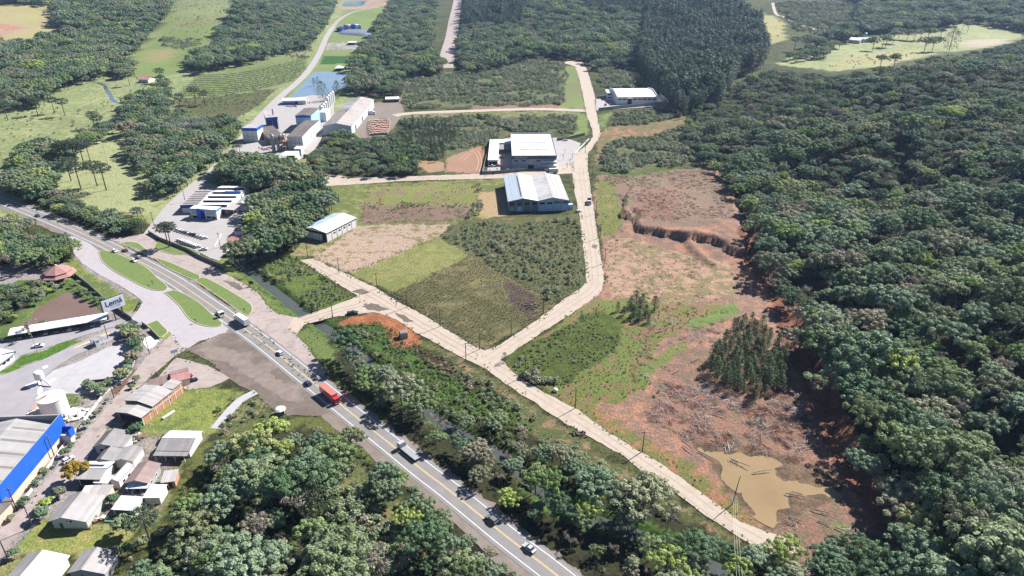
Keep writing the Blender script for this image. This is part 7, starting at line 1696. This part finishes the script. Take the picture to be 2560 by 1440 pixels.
# ------------------------------------------------------------------ poles, fences, flag
def pole(label, px, h=9.0, rz=0., cross=True, lean=(0, 0), group='utility poles along the district roads'):
    c = G(*px); t = empty('utility_pole', c, rz, label, 'utility pole', group)
    MB().tube((0, 0, -.3), (lean[0], lean[1], h), .2, .13, POLEM, 8).build('shaft', t)
    if cross:
        MB().box(lean[0] - 1.1, lean[0] + 1.1, lean[1] - .06, lean[1] + .06, h - .7, h - .55, POLEM).build('crossarm', t)
        for x in (-1, -.35, .35, 1): MB().tube((lean[0] + x, lean[1], h - .55), (lean[0] + x, lean[1], h - .3), .05, .05, OFFWHITE, 5).build('insulator', t)
    return t
PN = [((1500, 594), 'beside the district road above the bend, upper of two'), ((1512, 657), 'beside the district road above the bend, lower of two'), ((1490, 534), 'beside the tipper lorry'), ((1447, 730), 'at the tip of the overgrown lot'),
      ((1358, 785), 'on the inner verge of the road below the overgrown lot'), ((1313, 940), 'at the weedy corner of the cleared lot'), ((770, 645), 'at the gate of the small white warehouse'), ((848, 682), 'at the corner of the bare pinkish lot'),
      ((943, 722), 'where the yellow grass lot meets the dirt road'), ((1018, 768), 'at the left tip of the tall-grass lot'), ((1101, 816), 'midway along the tall-grass lot'), ((1199, 874), 'at the lower tip of the tall-grass lot'), ((1165, 902), 'across the road from the lower tip of the tall-grass lot'),
      ((795, 779), 'beside the river bridge, left'), ((832, 795), 'above the green river bank'), ((1278, 842), 'on the right edge of the tall-grass lot'), ((1438, 1021), 'upper one beside the muddy strip of the lower road'), ((1606, 1129), 'lower one beside the red strip of the lower road'),
      ((1445, 204), 'on the verge left of the top road'), ((1463, 292), 'below the upper crossroads'), ((1463, 382), 'at the bend by the fruit hall'), ((1472, 428), 'right of the fruit hall driveway'), ((1480, 448), 'above the tipper lorry'),
      ((385, 564), 'at the mouth of the factory road'), ((42, 1274), 'at the foot of the blue warehouse'), ((82, 1318), 'on the lawn corner by the street'), ((17, 1390), 'lowest by the street at the left edge'), ((137, 1142), 'between the street and the blue warehouse'),
      ((285, 994), 'beside the loading ramp'), ((374, 884), 'beside the white basin'), ((327, 929), 'in the hedge at the gravel yard'), ((608, 668), 'beside the river by the tilted billboard'), ((551, 618), 'at the end of the parked company cars'), ((463, 504), 'on the factory road verge'), ((601, 388), 'at the factory gate'), ((10, 412), 'in the left meadow'), ((640, 250), 'on the verge above the factory'), ((270, 845), 'beside the yellow bays')]
for px, wh in PN: pole('wooden utility pole ' + wh, px, 9.0 if px[1] > 470 else 10, R(random.Random(px[0]).uniform(-40, 40)))
t = pole('tall leaning broken pole at the edge of the muddy pool', (1830, 1262), 8.0, R(10), False, (1.2, .8), None); MB().tube((1.2, .8, 7.8), (1.6, .9, 10.8), .13, .1, POLEM, 6).build('bent_top', t)
t = empty('mast', G(274, 427), 0, 'thin tall guyed mast in the left meadow', 'mast'); MB().tube((0, 0, -.2), (0, 0, 30), .14, .08, STEEL, 6).build('shaft', t)
for a in (0, 120, 240): MB().tube((7 * math.cos(R(a)), 7 * math.sin(R(a)), 0), (0, 0, 22), .03, .03, STEEL, 4).build('guy_wire', t)
WIRE = M('pale_wire', (.6, .58, .54), .5, .02, 1)
A0 = [Vector((*plane(1832 + 5 * i, 1236 + 2 * i, 8), 8)) for i in range(3)]; B0 = [Vector((*plane(1846 + 8 * i, 1500, 8), 8)) for i in range(3)]
for i in range(3):
    mb = MB(); n = 14
    P = [A0[i].lerp(B0[i], k / n) - Vector((0, 0, 1.2 * math.sin(math.pi * k / n))) for k in range(n + 1)]
    for p, q in zip(P[:-1], P[1:]): mb.tube(tuple(p), tuple(q), .03, .03, WIRE, 4)
    tag(mb.build('power_cable'), '%s pale cable hanging over the lower dirt road' % ['left', 'middle', 'right'][i], 'cable', 'pale cables')
def fence(label, px, step=3.2, h=1.5, wires=3, mat=None):
    P = [G(u, v) for u, v in px]; o = P[0].copy(); t = empty('wire_fence', o, 0, label, 'fence')
    for a, b in zip(P[:-1], P[1:]):
        n = max(1, int((b - a).length / step))
        for i in range(n):
            p = a.lerp(b, i / n) - o; MB().tube((p.x, p.y, -.2), (p.x, p.y, h), .09, .08, mat or WOOD, 5).build('post', t)
        for k in range(wires):
            z = h * (k + 1) / (wires + .3); MB().tube((a.x - o.x, a.y - o.y, z), (b.x - o.x, b.y - o.y, z), .02, .02, STEEL, 4).build('wire', t)
fence('post and wire fence between the bare lot and the yellow grass lot', [(872, 684), (980, 640), (1098, 594)])
fence('post and wire fence along the lower edge of the bare lot', [(800, 650), (838, 668), (872, 684)])
fence('post and wire fence along the lawn by the street', [(110, 1296), (60, 1348), (28, 1384)], 2.5, 1.4)
fence('post and wire fence below the largest house', [(110, 1296), (190, 1318), (300, 1325)], 2.6, 1.3)
c = G(95, 884); t = empty('flagpole', c, 0, 'flagpole with a hanging red and yellow flag in the works lawn', 'flagpole')
MB().tube((0, 0, -.2), (0, 0, 15), .12, .07, STEEL, 8).build('shaft', t)
for nm, mt, z0, z1 in (('flag_red', hue('flag_red', (.45, .04, .05)), 11.8, 14.7), ('flag_yellow', hue('flag_yellow', (.75, .6, .15)), 9.6, 11.79)):
    mb = MB(); mb.add([(-.15, 0, z0), (-1.2, .35, z0 - .5), (-1.3, -.1, z1 - .6), (-.1, 0, z1)], [(0, 1, 2, 3)], mt); mb.add([(-.15, .03, z0), (-1.2, .38, z0 - .5), (-1.3, -.07, z1 - .6), (-.1, .03, z1)], [(3, 2, 1, 0)], mt); mb.build(nm, t)
# ------------------------------------------------------------------ logs on the cleared lot
LOGG = M('grey_log', (.3, .26, .23), .95, .25, 1)
rl = random.Random(11)
LP = [(1720, 1108, -52), (1765, 1140, -45), (1720, 1125, -55), (1790, 890, 30), (1740, 900, 35), (1690, 930, 40), (1880, 1060, -30), (1930, 1080, 20), (1960, 1040, -20), (1800, 1040, -35), (1845, 1020, -40), (2010, 1120, 15), (1990, 1300, -30), (2060, 1310, -35), (2110, 1330, -38), (1985, 1240, -20), (2050, 1280, -25), (1650, 830, 25), (1850, 1160, -40), (1905, 1180, 10)]
for i, (u, v, a) in enumerate(LP):
    c = G(u, v); l = rl.uniform(3.5, 7); o = MB().tube((-l / 2, 0, .3), (l / 2, 0, rl.uniform(.3, .8)), .2, .12, LOGG, 6).tube((l * .1, 0, .35), (l * .3, l * .14, .6), .07, .03, LOGG, 4).build('felled_log', None, c + Vector((0, 0, .1)), R(a))
    tag(o, 'felled grey trunk lying among the cut branches of the cleared lot', 'log', 'felled trunks on the cleared lot')
o = MB().tube((0, -.5, .3), (0, .8, .3), .7, .7, M('orange_drum', (.7, .3, .05), .6), 10).build('drum', None, G(1604, 1250) + Vector((0, 0, .2)), R(20)); tag(o, 'orange drum in the bushes below the lower road', 'drum')
for (u, v), lb in (((1388, 978), 'white sack dumped at the weedy corner of the cleared lot'),): tag(MB().lathe([(.2, 0), (1.0, .2), (1.1, .8), (.6, 1.3), (.1, 1.5)], WHITE, 9).build('sack', None, G(u, v), 0, True), lb, 'sack')

# ------------------------------------------------------------------ single trees
AR = [(95, 288, 17), (163, 290, 17), (137, 283, 16), (238, 320, 15), (160, 413, 18), (172, 413, 19), (193, 413, 20), (211, 413, 18), (178, 452, 17), (202, 470, 18), (243, 465, 18), (266, 475, 19), (453, 277, 17), (490, 260, 18), (513, 263, 15), (404, 207, 17), (10, 285, 22), (422, 619, 15), (428, 616, 14), (378, 1362, 13), (325, 215, 16), (250, 330, 15), (225, 400, 16), (1985, 128, 20), (2010, 135, 22), (2070, 85, 18), (20, 300, 18), (350, 562, 11)]
for i, (u, v, h_) in enumerate(AR):
    c = G(u, v); lb = {422: 'umbrella-crowned araucaria, left of the pair by the highway entrance', 428: 'umbrella-crowned araucaria, right of the pair by the highway entrance', 378: 'araucaria below the kitchen garden in the foreground', 350: 'araucaria at the end of the roadside wood by the highway'}.get(u)
    lb = lb or ('flat-topped araucaria in the left meadow' if u < 600 else 'flat-topped araucaria beside the hilltop farm')
    one_tree('araucaria', i % 3, c.x, c.y, c.z, h_, 1.15, i * 1.3, lb, 'araucarias', 'araucaria_tree')
for u, v, h_, lb in ((808, 252, 21, 'dark conifer, left of the pair by the silos'), (845, 248, 20, 'dark conifer, right of the pair by the silos'), (890, 222, 22, 'dark conifer at the right shore of the fish pond'), (785, 213, 9, 'small conifer on the dyke of the fish pond, left'), (795, 213, 10, 'small conifer on the dyke of the fish pond, right'),
                     (2372, 128, 34, 'big dark conifer on the hilltop pasture'), (660, 540, 15, 'dark conifer in front of the grove by the red sheds'), (650, 600, 13, 'dark conifer at the grove edge by the kiosk'), (1262, 905, 5, 'small dark conifer at the road fork'), (1950, 330, 17, 'dark conifer in the upper hillside wood'), (1840, 335, 17, 'dark conifer at the edge of the upper hillside wood'), (2010, 310, 18, 'dark conifer group top in the upper hillside wood'),
                     (640, 1170, 14, 'rounded conifer in the foreground wood, left'), (800, 1290, 15, 'rounded conifer in the foreground wood beside the clearing')):
    c = G(u, v); one_tree('cedar', u % 2, c.x, c.y, c.z, h_, 1.0, u, lb, None, 'conifer_tree')
for u, v, h_, lb in ((1713, 295, 17, 'tall brownish columnar tree, left of the pair by the plantation'), (1729, 297, 13, 'tall brownish columnar tree, right of the pair by the plantation')):
    c = G(u, v); one_tree('drypine', 1, c.x, c.y, c.z, h_, .55, 1, lb, None, 'columnar_tree')
rp = np.random.default_rng(3)
PCL = [(1765, 905), (1800, 860), (1835, 820), (1880, 785), (1930, 830), (1965, 885), (1962, 955), (1915, 985), (1880, 1000), (1810, 955)]
x, y, z, u, v, d_ = place(PCL, 3.9, rp, up=2.0)
for i in range(len(x)): one_tree('drypine', i % 4, float(x[i]), float(y[i]), float(z[i]), float(rp.uniform(4, 10)), 1.35, float(rp.uniform(0, 6)), 'drying reddish-green pine in the clump left standing on the cleared lot', 'pines in the standing clump', 'pine_tree')
for i, (u, v, h_) in enumerate(((1545, 778, 5), (1560, 788, 5), (1583, 795, 7), (1600, 782, 8), (1614, 792, 7), (1636, 775, 8), (1577, 770, 7), (1622, 806, 5), (1598, 802, 6), (1590, 762, 8), (1606, 765, 7))):
    c = G(u, v); one_tree('drypine', i % 4, c.x, c.y, c.z, h_, 1.6, i, 'thin young pine in the sparse group on the green part of the cleared lot', 'sparse pines on the cleared lot', 'pine_tree')
L_GOLD = MLEAF('golden_leaves', [(0, (.30, .21, .035)), (1, (.34, .25, .05))], .3, .6, .2)
cr, trk = broad(909, 0, .075); cr.materials.clear(); cr.materials.append(L_GOLD)
c = G(196, 1200); t = empty('golden_tree', c, 0, 'round golden-leaved tree in front of the solar-panel house', 'tree'); t.scale = (7.4, 7.4, 7.0); link('trunk', trk.mesh('trunk'), t); link('crown', cr, t)
def lone(px, h_, lb, k=0, w=1.0, kind='broad', group=None, nm='broadleaf_tree'):
    if kind == 'broad' and h_ < 7 and k != 9: kind, k = 'garden', k % 3
    c = G(*px); return one_tree(kind, k, c.x, c.y, c.z, h_, w, px[0] * .7, lb, group, nm)
lone((64, 842), 9, 'bare dark-branched tree at the corner of the brown pond', 9, 1.5)
lone((110, 816), 3, 'small yellow-green tree behind the parking shelter', 2)
lone((345, 1092), 6, 'leafy tree at the lawn corner below the brick hall', 3); lone((418, 1100), 3.0, 'dark low bush beside the half white roof', 4, 1.6)
lone((285, 1260), 4, 'leafy tree between the lean-to and the white open shed', 1, 1.1); lone((316, 1335), 6, 'dark leafy tree at the right end of the yellowish lawn', 5, 1.1)
lone((292, 1400), 4.2, 'round tree right of the lowest lawn, left of two', 2, 1.0); lone((322, 1388), 4.2, 'round tree right of the lowest lawn, right of two', 6, 1.0)
lone((150, 1242), 4, 'palm-like bush by the largest house', 7, 1.2); lone((120, 1272), 4.4, 'leafy bush left of the largest house, upper', 0, 1.1); lone((105, 1298), 4.8, 'leafy bush left of the largest house, lower', 4, 1.1); lone((38, 1392), 3, 'small bush at the lowest street pole', 3, 1.2)
GT = 'small garden tree around the brown pond'
for i, (u, v) in enumerate(((182, 719), (203, 729), (212, 735), (227, 745), (240, 752), (250, 757), (123, 735), (140, 726), (160, 716), (170, 708), (105, 748), (92, 762), (196, 712), (130, 716), (115, 722))): lone((u, v), 2.6 + (i % 4) * .4, GT, i % 3, 1.2, 'garden', GT)
HT = 'leafy hedge tree between the gravel yard and the street corner'
for i, (u, v) in enumerate(((306, 830), (318, 838), (330, 848), (342, 846), (335, 862), (345, 872), (351, 886), (342, 897), (334, 907), (326, 917), (319, 936), (311, 950), (325, 828), (338, 834), (350, 862))): lone((u, v), 4.2 + (i % 3) * .5, HT, i % 3, 1.2, 'garden', HT)
RT = 'small tree in the row beside the loading ramp'
for i, (u, v) in enumerate(((220, 968), (229, 973), (239, 979), (249, 984), (259, 988), (268, 970), (278, 962))): lone((u, v), 3.6, RT, i % 3, 1.2, 'garden', RT)
ST = 'small street tree along the blue warehouse'
for i, (u, v) in enumerate(((255, 1025), (240, 1040), (218, 1068), (200, 1092), (180, 1118), (164, 1140), (140, 1165), (118, 1185), (98, 1210), (80, 1222), (30, 1300), (62, 1262), (270, 1005), (330, 972), (342, 955), (110, 1178))): lone((u, v), 1.8 + (i % 3) * .5, ST, i % 3, 1.2, 'garden', ST)
FT = 'tree standing singly on the hilltop pasture'
for i, (u, v, h_) in enumerate(((2182, 127, 11), (2205, 118, 10), (2213, 118, 10), (2232, 108, 11), (2267, 100, 9), (2285, 101, 9), (2300, 99, 12), (2320, 100, 11), (2350, 92, 9), (2405, 76, 13), (2418, 82, 12), (2440, 50, 8), (2455, 48, 8), (2490, 68, 9), (2065, 116, 12), (2280, 84, 9), (2245, 97, 10), (2150, 88, 12), (2310, 130, 12), (2330, 128, 11), (2235, 168, 10), (2200, 168, 8), (2100, 105, 8), (2115, 104, 8), (2020, 120, 11), (2040, 130, 12))): lone((u, v), h_ * 1.75, FT, 9 if i in (6, 9, 10, 14) else i % 9, 1.1, group=FT)
PT = 'small palm in front of the fruit hall'
PALM = tuft(880, L_SHRUB, 14, .8, .09)
for i, (u, v) in enumerate(((1243, 434), (1270, 434), (1297, 430), (1224, 437), (1362, 420), (1390, 414), (1408, 400), (1418, 420), (1412, 385), (1425, 410), (1430, 398))):
    c = G(u, v); t = empty('palm_tree', c, i, PT, 'palm', PT); MB().tube((0, 0, -.1), (0, 0, 3.4), .16, .12, BARKP, 6).build('trunk', t); o = link('fronds', PALM, t); o.location = (0, 0, 3.2); o.scale = (1.6, 1.6, 1.2)
CT = 'slim dark cypress against the fruit hall front'
for i, (u, v) in enumerate(((1291, 419), (1308, 419), (1346, 419))): lone((u, v), 5, CT, i, .45, 'pine', CT, 'cypress_tree')
# contour rows of the planted field
CR = []
for k in range(15):
    v0 = 178 + k * 4.6
    ln = [G(u, v0 + (12 - 9 * ((u - 440) / 330)) - 38 * max(0, (u - 560) / 210) ** 1.6) for u in range(436, 770, 6)]
    for p in ln:
        U_, V_, _ = project(p.x, p.y, p.z)
        if pip(np.array([U_]), np.array([V_]), [(436, 244), (482, 202), (502, 180), (560, 170), (640, 157), (700, 137), (762, 151), (766, 172), (735, 200), (640, 228), (520, 240)])[0]: CR.append(p)
CR = np.array([tuple(p) for p in CR]); rr = np.random.default_rng(2)
CR = np.repeat(CR, 4, 0) + np.concatenate([rr.uniform(-3.4, 3.4, (len(CR) * 4, 1)), rr.uniform(-.5, .5, (len(CR) * 4, 1)), np.zeros((len(CR) * 4, 1))], 1)
scatter('contour_rows', CR, rr.integers(0, 3, len(CR)), np.tile([2.6, 1.2, .9], (len(CR), 1)), np.zeros((len(CR), 3)), [shrub(740 + i) for i in range(3)], 'curving rows of low bushes on the contour-planted field', 'crop rows')

# ------------------------------------------------------------------ clutter round the houses and works
def heap(label, px, n, size, mats, seed, cat='rubble heap', name='rubble_heap', flat=.5, k=1.0):
    r = random.Random(seed); c = G(*px); mb = MB()
    for i in range(n):
        x, y = r.gauss(0, size * .5), r.gauss(0, size * .42); s_, l_ = r.uniform(.2, .7) * k, r.uniform(.3, 1.3) * k; a = r.uniform(0, 3.14)
        q = [(x + dx * math.cos(a) - dy * math.sin(a), y + dx * math.sin(a) + dy * math.cos(a)) for dx, dy in ((-l_, -s_), (l_, -s_), (l_, s_), (-l_, s_))]
        z0 = max(0, flat * (1 - math.hypot(x, y) / size) * 1.4); mb.prism(q, z0 - .2, z0 + r.uniform(.1, .5), r.choice(mats))
    tag(mb.build(name, None, c + Vector((0, 0, .05))), label, cat, kind='stuff')
heap('white debris heap between the storage tank and the street', (183, 1040), 60, 5.5, [WHITE, OFFWHITE, CONC, WC], 1)
heap('pale debris beside the left foot of the storage tank', (92, 1028), 24, 3.0, [WHITE, BRICK, OFFWHITE], 2)
heap('white scrap heap beside the largest house', (232, 1300), 34, 3.2, [WHITE, OFFWHITE, STEEL, RUST], 3)
heap('scrap and firewood behind the upper grey-roofed house', (333, 1098), 26, 2.6, [WOOD, RUST, CONC, DSTEEL], 4)
heap('boxes and junk in the yard between the white sheds', (340, 1236), 26, 2.6, [CONC, BLUE, WOOD, OFFWHITE], 5)
heap('broken stone along the muddy edge of the grass lot', (1325, 765), 40, 5.0, [DCONC, DSTEEL, WOOD], 6, flat=.2, k=.5)
heap('broken masonry along the road bank above the river', (1450, 1086), 20, 3.4, [DCONC, WOOD], 7, flat=.3, k=.45)
heap('dark spoil and stones along the red bank', (1120, 918), 40, 7.0, [RUST, DSTEEL, WOOD], 8, flat=.4, k=.5)
heap('dark bark heap behind the log stacks', (962, 300), 40, 5.0, [WOOD, DSTEEL, RUST], 9, flat=1.0)
heap('scrap and machines in the mill yard', (668, 372), 36, 6.0, [RUST, STEEL, OFFWHITE, DSTEEL], 10)
heap('equipment clutter beside the white shed', (730, 266), 30, 7.0, [STEEL, BLUE, OFFWHITE, RUST], 11)
for k, (px, z_, lb) in enumerate((((333, 1156), 0, 'blue water drum beside the double-gabled house'), ((322, 1228), 0, 'bright blue tarpaulin bin beside the brown-roofed house'))):
    t = empty('water_drum', G(*px), 0, lb, 'water drum'); MB().lathe([(.75, 0), (.8, 1.5), (.4, 1.8)], hue('plastic_blue', (.03, .2, .5)), 12).build('drum_body', t); MB().lathe([(.42, 1.8), (.42, 1.95), (.1, 2.0)], BLUE, 12).build('drum_lid', t)
fence('garden fence along the green strip of the hamlet', [(352, 1128), (365, 1090), (383, 1062)], 2.0, 1.3, 2, OFFWHITE)
fence('fence along the street beside the hamlet', [(262, 1092), (226, 1140), (206, 1172)], 2.2, 1.3, 2, CONC)
fence('roadside fence at the top of the brick hall lawn', [(470, 972), (500, 984), (535, 980)], 2.6, 1.3, 2)
for i, (u, v) in enumerate(((382, 712), (490, 808), (612, 782))): sign('small dark traffic sign on the %s grass island' % ['upper', 'lower left', 'right-hand'][i], (u, v), 1.6, .8, .8, DSTEEL, R(-30))

# ------------------------------------------------------------------ the air: even, pale haze round the whole valley
def air():
    mb = MB(); m = bpy.data.materials.new('haze'); N, L = nodes_of(m)
    for n in list(N):
        if n.type == 'BSDF_PRINCIPLED': N.remove(n)
    v = N.new('ShaderNodeVolumePrincipled'); v.inputs['Color'].default_value = (0.45, 0.65, 1.0, 1); v.inputs['Density'].default_value = 0.00005; v.inputs['Anisotropy'].default_value = 0.2
    L.new(v.outputs[0], N['Material Output'].inputs['Volume'])
    mb.box(-6200, 6200, -400, 7600, -60, 560, m)
    tag(mb.build('haze'), kind='stuff')
air()
def smoke(name, label, px, z, sx, sy, sz, dens):
    """drifting smoke: a soft ellipsoid of uneven density"""
    c = G(*px); m = bpy.data.materials.new(name); N, L = nodes_of(m)
    for n in list(N):
        if n.type == 'BSDF_PRINCIPLED': N.remove(n)
    v = N.new('ShaderNodeVolumePrincipled'); v.inputs['Color'].default_value = (.93, .95, 1, 1)
    tc = N.new('ShaderNodeTexCoord'); no = N.new('ShaderNodeTexNoise'); no.inputs['Scale'].default_value = 1.6; no.inputs['Detail'].default_value = 4
    L.new(tc.outputs['Object'], no.inputs['Vector'])
    ln = N.new('ShaderNodeVectorMath'); ln.operation = 'LENGTH'; L.new(tc.outputs['Object'], ln.inputs[0])
    f1 = N.new('ShaderNodeMapRange'); f1.inputs['From Min'].default_value = .25; f1.inputs['From Max'].default_value = 1.0; f1.inputs['To Min'].default_value = 1; f1.inputs['To Max'].default_value = 0; L.new(ln.outputs['Value'], f1.inputs['Value'])
    f2 = N.new('ShaderNodeMapRange'); f2.inputs['From Min'].default_value = .42; f2.inputs['From Max'].default_value = .7; f2.inputs['To Min'].default_value = 0; f2.inputs['To Max'].default_value = dens; L.new(no.outputs[0], f2.inputs['Value'])
    mu = N.new('ShaderNodeMath'); mu.operation = 'MULTIPLY'; L.new(f1.outputs[0], mu.inputs[0]); L.new(f2.outputs[0], mu.inputs[1]); L.new(mu.outputs[0], v.inputs['Density'])
    L.new(v.outputs[0], N['Material Output'].inputs['Volume'])
    mb = MB(); mb.lathe([(.02, -1), (.7, -.7), (1, 0), (.7, .7), (.02, 1)], m, 14); o = mb.build(name, None, (c.x, c.y, z)); o.scale = (sx, sy, sz); tag(o, label, 'smoke', kind='stuff')
smoke('smoke', 'thin white smoke drifting over the grey warehouse roof', (880, 300), 14, 16, 14, 4, .09)
smoke('smoke', 'faint bluish smoke over the meadow wood left of the factory', (470, 345), 14, 32, 22, 6, .012)
grow_all()
cover_all()
build_ground()
